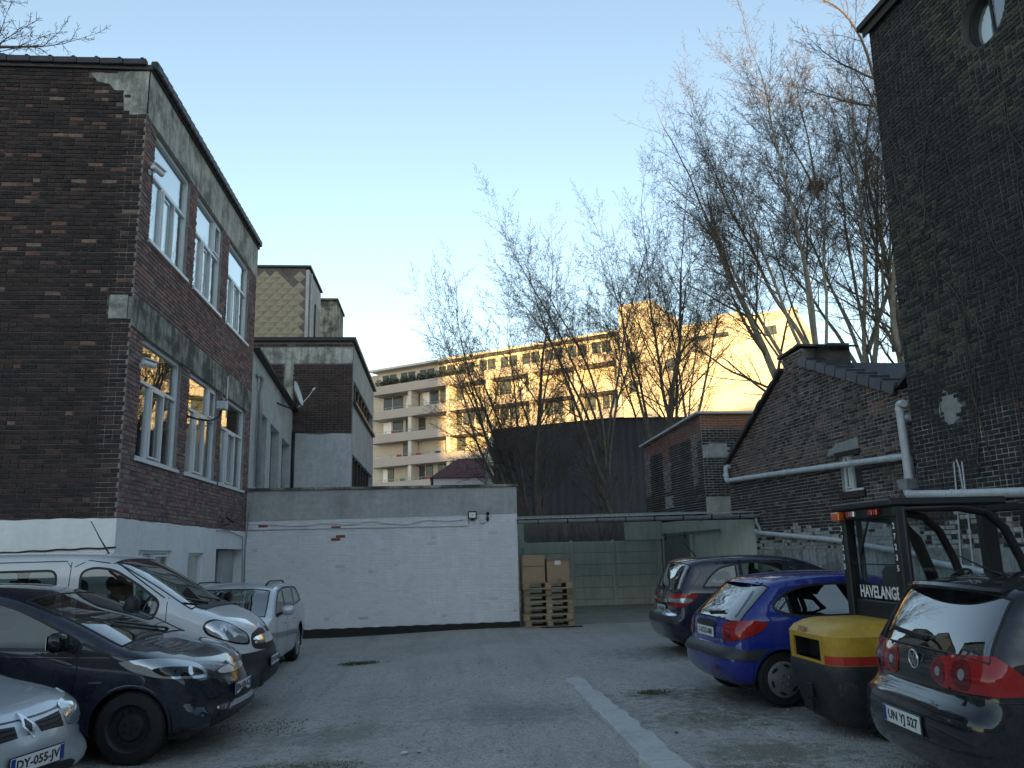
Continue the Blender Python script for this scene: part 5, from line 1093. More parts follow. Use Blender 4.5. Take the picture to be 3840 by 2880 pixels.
mat('plastic_grey',(0.03,0.032,0.036),0.5,var=0.15,scale=6); mat('seat_fabric',(0.035,0.036,0.04),0.9); mat('plate_white',(0.68,0.69,0.68),0.45,var=0.06,scale=9); mat('plate_ink',(0.012,0.012,0.014),0.5); mat('plate_red',(0.35,0.02,0.02),0.5); mat('plate_blue',(0.01,0.04,0.25),0.45)
mat('steel_wheel',(0.018,0.018,0.019),0.5); mat('hubcap',(0.20,0.205,0.21),0.4,metal=0.4,var=0.1,scale=5); mat('alloy',(0.42,0.44,0.46),0.3,metal=0.7)
mat('badge',(0.55,0.56,0.58),0.2,metal=0.8)
def smooth_closed(P, corner=(), step=0.03):
    """Catmull-Rom through a closed list of points; returns samples and the sample index of every key point"""
    n = len(P); out = []; key = []
    for i in range(n):
        p0, p1, p2, p3 = (np.array(P[(i+k)%n], float) for k in (-1,0,1,2))
        if i in corner: p0 = 2*p1-p2
        if (i+1)%n in corner: p3 = 2*p2-p1
        L = np.linalg.norm(p2-p1); m = max(2, int(round(L/step))); key.append(len(out))
        t0 = 0; t1 = max(np.linalg.norm(p1-p0),1e-6)**0.5; t2 = t1+L**0.5; t3 = t2+max(np.linalg.norm(p3-p2),1e-6)**0.5
        for k in range(m):
            t = t1+(t2-t1)*k/m
            a1 = (t1-t)/(t1-t0)*p0+(t-t0)/(t1-t0)*p1; a2 = (t2-t)/(t2-t1)*p1+(t-t1)/(t2-t1)*p2; a3 = (t3-t)/(t3-t2)*p2+(t-t2)/(t3-t2)*p3
            b1 = (t2-t)/(t2-t0)*a1+(t-t0)/(t2-t0)*a2; b2 = (t3-t)/(t3-t1)*a2+(t-t1)/(t3-t1)*a3
            out.append((t2-t)/(t2-t1)*b1+(t-t1)/(t2-t1)*b2)
    return np.array(out), key
def round_poly(P, step=0.03, corner=()): return [tuple(p) for p in smooth_closed(P, corner, step)[0]]
def fillet(P, r, k=5):
    out = []; n = len(P)
    for i in range(n):
        a, b, c = (np.array(P[(i+j)%n],float) for j in (-1,0,1)); da = a-b; dc = c-b; la, lc = np.linalg.norm(da), np.linalg.norm(dc); rr = min(r,la*0.45,lc*0.45); p, q = b+da/la*rr, b+dc/lc*rr
        for t in np.linspace(0,1,k): out.append(tuple((1-t)**2*p+2*t*(1-t)*b+t*t*q))
    res = []
    for i in range(len(out)):
        a, b = np.array(out[i]), np.array(out[(i+1)%len(out)]); m = max(1,int(np.linalg.norm(b-a)/0.05)); res += [tuple(a+(b-a)*j/m) for j in range(m)]
    return res
class Car:
    """x forward (0 = rear bumper, L = front), y left, z up. Shell inflated from the side silhouette; side windows, screens and wheel arches are cut out of it."""
    def __init__(s, name, label, pos, heading, sc, prof, W, plan, belt, tum, paintm, wheels, rw, rear=None, front=None, wins=(), nose=(0.30,2.5), tail=(0.26,2.7), top=(0.13,3.0), glassm='car_glass', bumper_z=None, tuck=0.06, cat='car'):
        s.T = thing(name, label, cat, pos, heading); s.T.scale = (sc,sc,sc); s.W, s.plan, s.belt, s.tum, s.tuck = W, plan, belt, tum, tuck
        s.wheels, s.rw, s.wins, s.glassm = wheels, rw, [fillet(w, c) if isinstance(c, float) else round_poly(w, 0.03, c) for w, c in wins], glassm; s.paintm = paintm
        s.L = max(p[0] for p in prof); s.nose, s.tail, s.top = nose, tail, top
        s.S, s.key = smooth_closed(prof, (), 0.035); s.prof = prof
        n = len(s.S); area = sum(s.S[i][0]*s.S[(i+1)%n][1]-s.S[(i+1)%n][0]*s.S[i][1] for i in range(n)); sg = 1 if area > 0 else -1
        d = np.roll(s.S,-1,0)-np.roll(s.S,1,0); d /= np.linalg.norm(d,axis=1)[:,None]; s.N = np.stack([-d[:,1],d[:,0]],1)*sg
        s.N = (s.N+np.roll(s.N,1,0)+np.roll(s.N,-1,0)); s.N /= np.linalg.norm(s.N,axis=1)[:,None]
        out = -s.N; h = np.abs(out[:,0]); up = out[:,1]
        s.r = np.zeros(n); s.e = np.zeros(n)
        for i in range(n):
            x = s.S[i][0]; e = nose if x > s.L/2 else tail; near = sstep(1-min(x, s.L-x)/0.9)
            w = sstep((h[i]-0.35)/0.5)*near
            if up[i] < -0.3: s.r[i], s.e[i] = 0.10, 3.0
            else: s.r[i] = top[0]+(e[0]-top[0])*w; s.e[i] = top[1]+(e[1]-top[1])*w
        for _ in range(6): s.r = (s.r+np.roll(s.r,1)+np.roll(s.r,-1))/3; s.e = (s.e+np.roll(s.e,1)+np.roll(s.e,-1))/3
        s.shell(rear, front)
    def width(s, x, z):
        xs = [p[0]*s.L for p in s.plan]; f = np.interp(x, xs, [p[1] for p in s.plan])
        b = s.belt[0]+(s.belt[1]-s.belt[0])*x/s.L; w = s.W/2*f
        t = np.maximum(0, z-b); w = w - t*s.tum - 0.012*np.clip(t/0.04,0,1)
        lo = np.maximum(0, 0.62-z); return w - s.tuck*(lo/0.42)**2 - 0.015*(np.maximum(0,np.minimum(z,b)-0.62)/0.3)**2
    def gfun(s, d, i):
        r, e = s.r[i], s.e[i]; q = np.clip(d/r, 0, 1); return np.maximum(1-(1-q)**e, 0)**(1/e)
    def y_at(s, x, z):
        dd = np.hypot(s.S[:,0]-x, s.S[:,1]-z); i = int(dd.argmin()); n = len(s.S); best = dd[i]
        for a, b in ((i,(i+1)%n),(i-1,i)):
            p, q = s.S[a], s.S[b]; v = q-p; t = np.clip(((x-p[0])*v[0]+(z-p[1])*v[1])/(v@v),0,1); best = min(best, np.hypot(*(p+v*t-(x,z))))
        return float(s.width(x,z)*s.gfun(best, i))
    def shell(s, rear, front):
        n = len(s.S); qs = [0,0.14,0.28,0.42,0.55,0.66,0.75,0.82,0.88,0.92]; K = len(qs)
        rings = []
        for q in qs:
            d = s.r*(1-(1-q**s.e)**(1/s.e)); P = s.S+s.N*d[:,None]; y = s.width(P[:,0],P[:,1])*q; rings.append(np.stack([P[:,0],y,P[:,1]],1))
        V = [tuple(p) for g in rings for p in g]; last = [(p[0],p[2]) for p in rings[-1]]
        def arch(x, z, e=0.0): return any((x-wx)**2+(z-wz)**2 < (ra+e)**2 for wx, wz, wr, ra in s.wheels)
        quads = {'body':[], 'ws':[], 'rw':[]}
        spans = {k: (s.key[a], s.key[b], kb) for k, (a, b, kb) in s.rw.items()}
        for i in range(n):
            for k in range(K-1):
                q = (k*n+i, k*n+(i+1)%n, (k+1)*n+(i+1)%n, (k+1)*n+i); c = np.mean([rings[k][i],rings[k+1][(i+1)%n]],0)
                if arch(c[0],c[2]) and c[1] > 0.45*s.W/2: continue
                nm = 'body'
                for kk, (a, b, kb) in spans.items():
                    if a <= i < b and k < kb: nm = kk
                quads[nm].append(q)
        # flank: constrained triangulation in side view
        vv = [Vector(p) for p in last]; ee = [(i,(i+1)%n) for i in range(n)]
        wh = []
        for wx, wz, wr, ra in s.wheels: wh.append([(wx+ra*math.cos(a*math.pi/24), wz+ra*math.sin(a*math.pi/24)) for a in range(48)])
        for lp in s.wins+wh:
            m0 = len(vv); vv += [Vector(p) for p in lp]; ee += [(m0+i, m0+(i+1)%len(lp)) for i in range(len(lp))]
        x0, z0 = s.S.min(0); x1, z1 = s.S.max(0)
        GX, GZ = np.meshgrid(np.arange(x0,x1,0.05), np.arange(z0,z1,0.045)); GX, GZ = GX.ravel(), GZ.ravel(); ok = inside_many(last,GX,GZ)
        for x, z in zip(GX[ok],GZ[ok]):
            if np.hypot(s.S[:,0]-x,s.S[:,1]-z).min() > 0.09: vv.append(Vector((x,z)))
        for dd in (0.06,0.085):
            Q = s.S[::2]+s.N[::2]*dd; ok = inside_many(last,Q[:,0],Q[:,1])
            for p in Q[ok]:
                if np.hypot(s.S[:,0]-p[0],s.S[:,1]-p[1]).min() > dd*0.9: vv.append(Vector(p))
        ov, oe, of, orig, *_ = delaunay_2d_cdt(vv, ee, [], 0, 1e-5)
        base = len(V); ringlast = [p for p in rings[-1]]
        for j, p in enumerate(ov):
            src = [k for k in orig[j] if k < n]
            V.append(tuple(ringlast[src[0]]) if src else (p.x, s.y_at(p.x,p.y), p.y))
        tris = {'body':[]}; 
        for j in range(len(s.wins)): tris[j] = []
        CXs = np.array([sum(ov[i].x for i in f)/3 for f in of]); CZs = np.array([sum(ov[i].y for i in f)/3 for f in of]); ok = inside_many(last,CXs,CZs); wi = [inside_many(wp,CXs,CZs) for wp in s.wins]
        for k, f in enumerate(of):
            if not ok[k] or arch(CXs[k],CZs[k],-0.001): continue
            w = next((j for j in range(len(s.wins)) if wi[j][k]), 'body'); tris[w].append(tuple(i+base for i in f))
        s.V = V; cx = s.L/2
        def half(faces, side):
            used = sorted({i for f in faces for i in f}); mp = {v:i for i,v in enumerate(used)}
            return [(V[i][0]-cx, V[i][1]*side, V[i][2]) for i in used], [tuple(mp[i] for i in (f if side > 0 else f[::-1])) for f in faces]
        def mesh(name, m, faces, parent, sides=(1,-1), weld=True):
            vs, fs = [], []
            for sd in sides:
                a, b = half(faces, sd); o = len(vs); vs += a; fs += [tuple(i+o for i in f) for f in b]
            me = bpy.data.meshes.new(name); me.from_pydata(vs,[],fs); me.update()
            bm = bmesh.new(); bm.from_mesh(me)
            if weld: bmesh.ops.remove_doubles(bm, verts=bm.verts, dist=0.0004)
            bmesh.ops.recalc_face_normals(bm, faces=bm.faces)
            # outward check
            tot = sum((f.calc_center_median()-Vector((0,0,0.7))).dot(f.normal)*f.calc_area() for f in bm.faces)
            if tot < 0: bmesh.ops.reverse_faces(bm, faces=bm.faces)
            bm.to_mesh(me); bm.free(); shade(me, 40); me.materials.append(MATS[m]); return put(name, me, parent)
        s.body = mesh('body', s.paintm, quads['body']+tris['body'], s.T)
        s.bvh_src = ([(v[0]-cx,v[1]*sd,v[2]) for sd in (1,-1) for v in V], [tuple(i+(0 if sd > 0 else len(V)) for i in f) for sd in (1,-1) for g in list(quads.values())+list(tris.values()) for f in g])
        s.bvh = BVHTree.FromPolygons(*s.bvh_src)
        for kk, nm in (('ws','windscreen'),('rw','rear_window')):
            if quads[kk]:
                o = mesh(nm, 'car_glass_screen' if kk == 'ws' else (rear or s.glassm), quads[kk], s.T); 
                s.screen_seal(kk, spans[kk], rings)
        for j in range(len(s.wins)):
            for sd in (1,-1):
                if tris[j]: mesh('side_window', s.glassm, tris[j], s.T, sides=(sd,))
        for w in s.wins:
            for sd in (1,-1): s.ribbon([*w, w[0]], 0.028, 'black_trim', 'window_seal', sd, 0.003, closed=True)
        # wheel arches lips and inner floor
        for wx, wz, wr, ra in s.wheels:
            for sd in (1,-1):
                pts = [(wx+ra*math.cos(a), wz+ra*math.sin(a)) for a in np.linspace(R(-18),R(198),40)]; pts = [p for p in pts if p[1] > z0+0.02]
                s.ribbon(pts, 0.03, s.paintm, 'arch_lip', sd, 0.006)
        mb = MB(); mb.box((-cx+0.25,-s.W/2*0.80,0.20),(s.L-cx-0.28,s.W/2*0.80,0.30)); mb.build('floor_pan','black_trim',s.T)
        for wx, wz, wr, ra in s.wheels:
            for sd in (1,-1):
                mb = MB(); arcp = [(wx-cx+(ra+0.02)*math.cos(a), wz+(ra+0.02)*math.sin(a)) for a in np.linspace(R(-15),R(195),22)]; yo, yi = sd*(s.width(wx,0.6)-0.03), sd*(s.width(wx,0.6)-0.36)
                vs = [(p[0],yy,p[1]) for p in arcp for yy in (yo,yi)]; mb.add(vs,[(2*i,2*i+2,2*i+3,2*i+1) for i in range(21)]); mb.add([(p[0],yi,p[1]) for p in arcp],[tuple(range(22))])
                mb.build('wheel_housing','black_trim',s.T)
    def screen_seal(s, kk, span, rings):
        a, b, kb = span; n = len(s.S); cx = s.L/2
        loop = [rings[k][a] for k in range(kb+1)]+[rings[kb][i] for i in range(a,b+1)]+[rings[k][b] for k in range(kb,-1,-1)]
        for sd in (1,-1):
            mb = MB(); pts = [Vector((p[0]-cx,p[1]*sd,p[2])) for p in loop]; mb.tube(pts,0.010,5,cap=False); mb.build('screen_seal','black_trim',s.T,smooth=True)
    def ribbon(s, pts, w, m, name, sd, eps, closed=False):
        P = np.array(pts,float); n = len(P); mb = MB(); cx = s.L/2; vs = []
        for i in range(n):
            a = P[i-1] if i else (P[-2] if closed else P[0]); b = P[i+1] if i < n-1 else (P[1] if closed else P[-1]); t = b-a; t /= max(np.linalg.norm(t),1e-6); nn = np.array((-t[1],t[0]))
            for o in (-0.5,0.0,0.5):
                q = P[i]+nn*w*o; vs.append((q[0]-cx, sd*(s.y_at(q[0],q[1])+eps*(1.3 if o == 0 else 0.5)), q[1]))
        mb.add(vs,[(3*i+k,3*i+3+k,3*i+4+k,3*i+1+k) for i in range(n-1) for k in (0,1)]); return mb.build(name, m, s.T, smooth=True)
    def line(s, pts, sd=-1, w=0.010, m='black_gloss', name='door_gap', step=0.05):
        P = [np.array(p,float) for p in pts]; out = []
        for a, b in zip(P[:-1],P[1:]):
            k = max(1,int(np.linalg.norm(b-a)/step)); out += [a+(b-a)*i/k for i in range(k)]
        return s.ribbon(out+[P[-1]], w, m, name, sd, 0.0015)
    def hit(s, p, d):
        d = Vector(d).normalized(); p = Vector((p[0]-s.L/2,p[1],p[2])); h = s.bvh.ray_cast(p-d*4.0, d, 8.0)
        return h
    def decal(s, pts, view, m, name, eps=0.006, parent=None, corner=None, step=0.03, skirt=0.012, rnd=True):
        """closed outline of rough 3-d points (x from rear), pressed along `view` onto the shell"""
        d = Vector(view).normalized(); t = Vector((-d.y,d.x,0)).normalized(); u = t.cross(d); u = u if u.z > 0 else -u
        Q = [Vector((p[0]-s.L/2,p[1],p[2])) for p in pts]; c0 = sum(Q,Vector())/len(Q); pl = [((q-c0).dot(t),(q-c0).dot(u)) for q in Q]
        lp = round_poly(pl,step,corner or ()) if rnd else [tuple(p) for p in smooth_closed(pl,tuple(range(len(pl))),step)[0]]
        vv = [Vector(p) for p in lp]; n = len(lp); ee = [(i,(i+1)%n) for i in range(n)]
        xs = [p[0] for p in lp]; ys = [p[1] for p in lp]
        for x in np.arange(min(xs),max(xs),step):
            for y in np.arange(min(ys),max(ys),step):
                if inside(lp,x,y) and min(math.hypot(x-p[0],y-p[1]) for p in lp) > step*0.5: vv.append(Vector((x,y)))
        ov, oe, of, orig, *_ = delaunay_2d_cdt(vv,ee,[],0,1e-5); P = []; NN = []
        for q in ov:
            w = c0+t*q.x+u*q.y; h = s.bvh.ray_cast(w-d*4.0,d,8.0)
            if h[0] is None: hh = s.bvh.find_nearest(w); loc, nr = hh[0], hh[1]
            else: loc, nr = h[0], h[1]
            if nr.dot(d) > 0: nr = -nr
            P.append(loc+nr*eps); NN.append(nr)
        fs = [tuple(f) for f in of if inside(lp,sum(ov[i].x for i in f)/3,sum(ov[i].y for i in f)/3)]
        mb = MB(); mb.add(P,fs); rim = [j for k in range(n) for j in range(len(ov)) if k in orig[j]][:n]
        if len(rim) == n and skirt: mb.add([P[j] for j in rim]+[P[j]-NN[j]*(eps+skirt) for j in rim],[(i,(i+1)%n,n+(i+1)%n,n+i) for i in range(n)])
        return mb.build(name, m, parent or s.T, smooth=45)
    def mirror(s, pts): return [(p[0],-p[1],p[2]) for p in pts]
    def both(s, pts, view, m, name, **k):
        a = s.decal(pts, view, m, name, **k); v2 = (view[0],-view[1],view[2]); b = s.decal(s.mirror(pts), v2, m, name, **k); return a, b
    def wheel(s, style, tyre_r, rim_r, width=0.20, only=None):
        for i, (wx, wz, wr, ra) in enumerate(s.wheels):
            for sd in (1,-1):
                y = sd*(s.width(wx,0.62)-0.035); x = wx-s.L/2; n = 36; o = Vector((x,y,wz)); ax = Vector((0,-sd,0))
                mb = MB(); mb.lathe([(0.0,rim_r),(-0.002,rim_r+0.01),(0.006,rim_r+0.03),(0.002,tyre_r*0.90),(0.016,tyre_r*0.965),(0.035,tyre_r),(width-0.035,tyre_r),(width-0.01,tyre_r*0.96),(width,tyre_r*0.88),(width,rim_r)],o,ax,n)
                for k in range(60):
                    a = k*math.pi/30; c = Vector((math.cos(a),0,math.sin(a))); p = o+ax*0.03+c*tyre_r; mb.bar(p, p+ax*(width-0.06), 0.018, 0.012, up=c)
                ty = mb.build('wheel','rubber',s.T,smooth=40)
                mb = MB(); mb.lathe([(0.0,rim_r+0.004),(0.012,rim_r-0.012),(0.05,rim_r-0.02),(0.055,0.05)] if style != 'steel' else [(0.0,rim_r+0.004),(0.014,rim_r-0.012),(0.06,rim_r-0.025),(0.065,rim_r*0.62),(0.035,rim_r*0.5),(0.035,0.03),(0.02,0.028),(0.02,0)],o,ax,32)
                rm = mb.build('rim','steel_wheel' if style in ('steel','trim') else 'alloy',ty,smooth=40)
                if style == 'steel':
                    for k in range(5):
                        a = k*2*math.pi/5; c = o+ax*0.03+Vector((math.cos(a),0,math.sin(a)))*rim_r*0.3; MB().cyl(c,c-ax*0.012,0.011,8).build('wheel_bolt','metal_dark',rm)
                    for k in range(14):
                        a = k*2*math.pi/14; c = o+ax*0.055+Vector((math.cos(a),0,math.sin(a)))*rim_r*0.72; MB().cyl(c,c-ax*0.012,0.016,8).build('vent_slot','black_trim',rm)
                elif style == 'trim':
                    mb = MB(); mb.lathe([(-0.004,rim_r+0.006),(-0.012,rim_r-0.012),(-0.016,rim_r*0.6),(-0.030,rim_r*0.42),(-0.034,0.03),(-0.034,0)],o,ax,36); hc = mb.build('hubcap','hubcap',ty,smooth=40)
                    for k in range(6):
                        a = k*math.pi/3+0.3; pts = []
                        for q in range(14):
                            aa = q*2*math.pi/14; rr = rim_r*(0.80+0.085*math.sin(aa)); th = a+0.26*math.cos(aa)+0.10*math.sin(aa); pts.append(o-ax*0.0185+Vector((math.cos(th),0,math.sin(th)))*rr)
                        MB().add(pts+[p-ax*0.004 for p in pts],[tuple(range(14)),tuple(range(14,28))]+[(i,(i+1)%14,14+(i+1)%14,14+i) for i in range(14)]).build('vent_slot','black_trim',hc)
                    for k in range(4):
                        a = k*math.pi/2+0.5; c = o-ax*0.028+Vector((math.cos(a),0,math.sin(a)))*rim_r*0.30; MB().lathe([(0,0.018),(-0.012,0.016),(-0.014,0)],c,ax,10).build('wheel_bolt','badge',hc)
                else:
                    for k in range(5):
                        for da in (-0.16,0.16):
                            a = k*2*math.pi/5; p = o+ax*0.03+Vector((math.cos(a+da*0.4),0,math.sin(a+da*0.4)))*0.05; q = o+ax*0.012+Vector((math.cos(a+da),0,math.sin(a+da)))*(rim_r-0.008); MB().bar(p,q,0.035,0.03,up=ax).build('spoke','alloy',rm)
                    MB().lathe([(0.0,0.06),(-0.01,0.05),(-0.012,0)],o+ax*0.02,ax,16).build('hub','alloy',rm)
    def seats(s, rows, zb=0.32, dash=None, wheel_side=1):
        cx = s.L/2
        for x, ys in rows:
            for y in ys:
                mb = MB(); mb.bbox((x-cx-0.02,y-0.24,zb),(x-cx+0.48,y+0.24,zb+0.20),0.06); st = mb.build('seat','seat_fabric',s.T,smooth=40)
                m4 = Matrix.Translation((x-cx-0.02,y,zb+0.15))@Matrix.Rotation(R(-14),4,'Y'); MB().bbox((-0.08,-0.23,0.0),(0.06,0.23,0.58),0.06,m4).build('backrest','seat_fabric',st,smooth=40)
                MB().bbox((-0.05,-0.13,0.62),(0.05,0.13,0.80),0.05,m4).build('headrest','seat_fabric',st,smooth=40)
        if dash:
            x, z = dash; mb = MB(); mb.bbox((x-cx-0.15,-s.W/2*0.78,z-0.30),(x-cx+0.55,s.W/2*0.78,z),0.08); mb.build('dashboard','plastic_grey',s.T,smooth=40)
            c = Vector((x-cx-0.30,wheel_side*0.36,z-0.02)); ax = Vector((-0.88,0,0.45)).normalized(); sx, sy = basis(ax)
            mb = MB(); mb.tube([c+(sx*math.cos(a*math.pi/14)+sy*math.sin(a*math.pi/14))*0.18 for a in range(28)],0.016,6,closed=True)
            for a in (0,2.1,4.2): mb.bar(c,c+(sx*math.cos(a)+sy*math.sin(a))*0.18,0.03,0.015,up=ax)
            mb.build('steering_wheel','black_trim',s.T,smooth=40)
    def mirror_pod(s, x, z, m='black_trim', size=(0.10,0.20,0.15), both=True, glassy=True):
        for sd in ((1,-1) if both else (-1,)):
            y = s.y_at(x,z)*sd; o = Vector((x-s.L/2,y,z)); yo = y+sd*0.05
            mb = MB(); a = (o.x-size[0]*0.5, min(yo,yo+sd*size[1]), z-0.02); b = (o.x+size[0]*0.6, max(yo,yo+sd*size[1]), z-0.02+size[2]); mb.bbox(a,b,0.04); po = mb.build('mirror',m,s.T,smooth=50)
            MB().bar((o.x,y-sd*0.03,z),(o.x,yo+sd*0.03,z+0.02),0.07,0.04).build('mirror_arm','black_trim',po)
            MB().box((a[0]-0.003,a[1]+0.025,a[2]+0.025),(a[0]+0.0,b[1]-0.025,b[2]-0.025)).build('mirror_glass','chrome',po)
    def plate(s, p, view, text, w=0.52, h=0.11, holder=0.0, ink='plate_ink', eu=True, eps=0.012, band2=False, tilt=0, size=0.072):
        d = Vector(view).normalized(); hloc = s.hit(p,d); loc = hloc[0] if hloc[0] is not None else Vector((p[0]-s.L/2,p[1],p[2])); X = Vector((-d.y,d.x,0)).normalized(); X = -X if X.cross(Vector((0,0,1))).dot(d) > 0 else X
        X = X if Vector((0,0,1)).cross(X).dot(-d) < 0 else X
        Zd = Vector((0,0,1)); nrm = -d
        # text runs left to right for a viewer looking along d
        X = d.cross(Zd).normalized()
        o = loc+nrm*eps; M4 = Matrix((X,Zd,nrm)).transposed().to_4x4(); M4.translation = o
        mb = MB(); mb.bbox((-w/2-0.008,-h/2-0.008-holder,-0.012),(w/2+0.008,h/2+0.008,0.0),0.004,M4); pl = mb.build('plate_holder','black_trim' if not holder else 'plastic_grey',s.T)
        mb = MB(); mb.bbox((-w/2,-h/2,0.0005),(w/2,h/2,0.003),0.002,M4); pw = mb.build('number_plate','plate_white',pl)
        if eu: MB().box((-w/2+0.003,-h/2+0.003,0.0032),(-w/2+0.045,h/2-0.003,0.0040),M4).build('country_band','plate_blue',pw)
        if band2: MB().box((w/2-0.045,-h/2+0.003,0.0032),(w/2-0.003,h/2-0.003,0.0040),M4).build('region_band','plate_blue',pw)
        if text: lettering(text, size, M4 @ Matrix.Translation((0.02 if eu and not band2 else 0,0,0.0045)), ink, pw, w*0.80)
        return pl
def text_mesh(txt, size, bold=0.0):
    cu = bpy.data.curves.new('lettering','FONT'); cu.body = txt; cu.size = size; cu.align_x = 'CENTER'; cu.align_y = 'CENTER'; cu.resolution_u = 2; cu.extrude = 0.0006; cu.offset = bold
    ob = bpy.data.objects.new('lettering',cu); COL.objects.link(ob); dg = bpy.context.evaluated_depsgraph_get(); me = bpy.data.meshes.new_from_object(ob.evaluated_get(dg)); bpy.data.objects.remove(ob); return me
def lettering(txt, size, M4, m, parent, maxw=None, bold=0.002, name='lettering'):
    me = text_mesh(txt, size, bold); xs = [v.co.x for v in me.vertices]; w = max(xs)-min(xs); k = 1.0 if not maxw else maxw/w
    for v in me.vertices: v.co = M4 @ Vector((v.co.x*k, v.co.y, v.co.z))
    me.materials.clear(); me.materials.append(MATS[m]); me.name = name; return put(name, me, parent)
# ---------------------------------------------------------------- vehicles
PLAN = [(0.0,0.86),(0.05,0.94),(0.14,0.985),(0.3,1.0),(0.7,1.0),(0.84,0.985),(0.92,0.94),(0.97,0.87),(1.0,0.80)]
REAR, FRONT, RIGHT = (1,0,0), (-1,0,0), (0,1,0)      # directions of the projecting view
def place(x_end, y, heading, L, sc, end):             # centre of a car from the world x of its rear (end=-1) or front (end=1)
    h = R(heading); return (x_end - end*math.cos(h)*L*sc/2, y - end*math.sin(h)*L*sc/2*0, gz(x_end, y)), h
def wiper(c, p, q, view, eps=0.02, name='wiper'):
    d = Vector(view).normalized(); a = c.hit(p,d)[0]; b = c.hit(q,d)[0]
    if a is None or b is None: return
    mb = MB(); mb.bar(a-d*eps, b-d*eps*1.2, 0.03, 0.015, up=-d); mb.lathe([(0,0.02),(0.02,0.018),(0.025,0)],a,-d,8); mb.build(name,'black_trim',c.T)
def handle(c, x, z, sd=-1, m=None, w=0.20):
    y = c.y_at(x,z)*sd; mb = MB(); mb.tube([(x-c.L/2-w/2,y-sd*0.005,z),(x-c.L/2-w/2+0.03,y+sd*0.032,z+0.004),(x-c.L/2+w/2-0.03,y+sd*0.034,z+0.006),(x-c.L/2+w/2,y-sd*0.005,z+0.004)],0.014,8); mb.build('door_handle',m or c.paintm,c.T,smooth=True)
def badge_ring(c, p, view, r, m='badge', letters=None):
    d = Vector(view).normalized(); h = c.hit(p,d); o = h[0]-d*0.01; X = d.cross(Vector((0,0,1))).normalized(); Z = Vector((0,0,1))
    mb = MB(); mb.tube([o+(X*math.cos(a*math.pi/14)+Z*math.sin(a*math.pi/14))*r for a in range(28)],r*0.13,6,closed=True); bd = mb.build('badge',m,c.T,smooth=True)
    MB().lathe([(0,r*0.95),(0.004,r*0.95),(0.005,0)],o+d*0.008,-d,20).build('badge_disc','black_gloss',bd)
    return bd, o, X, Z, d
def strokes(bd, o, X, Z, d, segs, w, m='badge'):
    mb = MB()
    for (a,b),(e,f) in segs: mb.bar(o+X*a+Z*b-d*0.004, o+X*e+Z*f-d*0.004, w, 0.006, up=-d)
    mb.build('emblem',m,bd)
# ===== dark hatchback, right foreground
L = 4.204; pos, hd = place(3.16,5.45,-4,L,0.97,-1)
prof = [(0.16,0.20),(0.04,0.33),(0.0,0.52),(0.03,0.66),(0.13,0.74),(0.12,0.86),(0.17,0.99),(0.28,1.18),(0.44,1.385),(0.52,1.435),(0.95,1.478),(1.55,1.487),(2.1,1.455),(2.42,1.395),(2.8,1.22),(3.12,1.045),(3.30,0.985),(3.75,0.885),(4.02,0.76),(4.16,0.60),(4.204,0.44),(4.14,0.27),(3.9,0.19),(2.9,0.18),(1.2,0.18)]
golf = Car('dark_hatchback','black five door hatchback with red tail lamps parked by the forklift',pos,hd,0.97,prof,1.759,PLAN,(0.99,0.93),0.24,'paint_black',[(0.74,0.315,0.315,0.36),(3.318,0.315,0.315,0.36)],{'rw':(6,8,9),'ws':(13,15,8)},
  wins=[([(0.50,1.05),(0.62,1.24),(0.80,1.345),(0.93,1.365),(0.86,1.03)],(0,3,4)),([(0.95,1.03),(1.0,1.37),(1.5,1.395),(1.66,1.39),(1.66,1.01)],(0,3,4)),([(1.74,1.01),(1.74,1.385),(2.05,1.36),(2.35,1.27),(2.80,1.05),(2.78,0.985)],(0,1,5))],glassm='car_glass_dark',rear='car_glass_rear',tail=(0.20,3.3))
golf.wheel('alloy',0.315,0.20); golf.seats([(1.35,(-0.42,0.0,0.42)),(2.25,(-0.38,0.38))],dash=(2.75,0.98)); golf.mirror_pod(2.72,0.98,'paint_black')
mb = MB(); sp = []
for i in range(25):
    t = -1+2*i/24; y = t*0.60; dx = 0.10*(1-abs(t)**2.2); zz = 1.418-0.03*t*t; sp.append((0.40-dx-L/2+0.05*abs(t)**3,y,zz))
vs = [];
for (x,y,z) in sp: vs += [(x,y,z),(x+0.02,y,z+0.022),(0.62-L/2,y*1.02,1.452-0.03*(y/0.6)**2),(0.56-L/2,y*1.0,1.40-0.03*(y/0.6)**2),(x+0.02,y,z-0.018)]
mb.add(vs,[(5*i+k,5*i+5+k,5*i+5+(k+1)%5,5*i+(k+1)%5) for i in range(24) for k in range(5)]+[(0,1,2,3,4),(120,121,122,123,124)]); mb.build('roof_spoiler','paint_black',golf.T,smooth=40)
outer = [(0.13,-0.42,0.97),(0.12,-0.58,0.99),(0.22,-0.81,1.005),(0.31,-0.87,0.92),(0.42,-0.88,0.785),(0.28,-0.85,0.775),(0.16,-0.74,0.77),(0.12,-0.58,0.765),(0.12,-0.44,0.78)]
golf.both(outer,(0.72,0.70,0.0),'lens_red','tail_lamp',eps=0.008,corner=(2,4))
inner = [(0.13,-0.415,0.965),(0.12,-0.32,0.96),(0.12,-0.245,0.91),(0.12,-0.23,0.86),(0.12,-0.26,0.80),(0.12,-0.34,0.765),(0.12,-0.415,0.765)]
golf.both(inner,(1,0.25,0),'lens_red','tail_lamp',eps=0.008,corner=(0,6))
def disc(y, z, r, k=14): return [(0.12,y+r*math.cos(a*2*math.pi/k),z+r*math.sin(a*2*math.pi/k)) for a in range(k)]
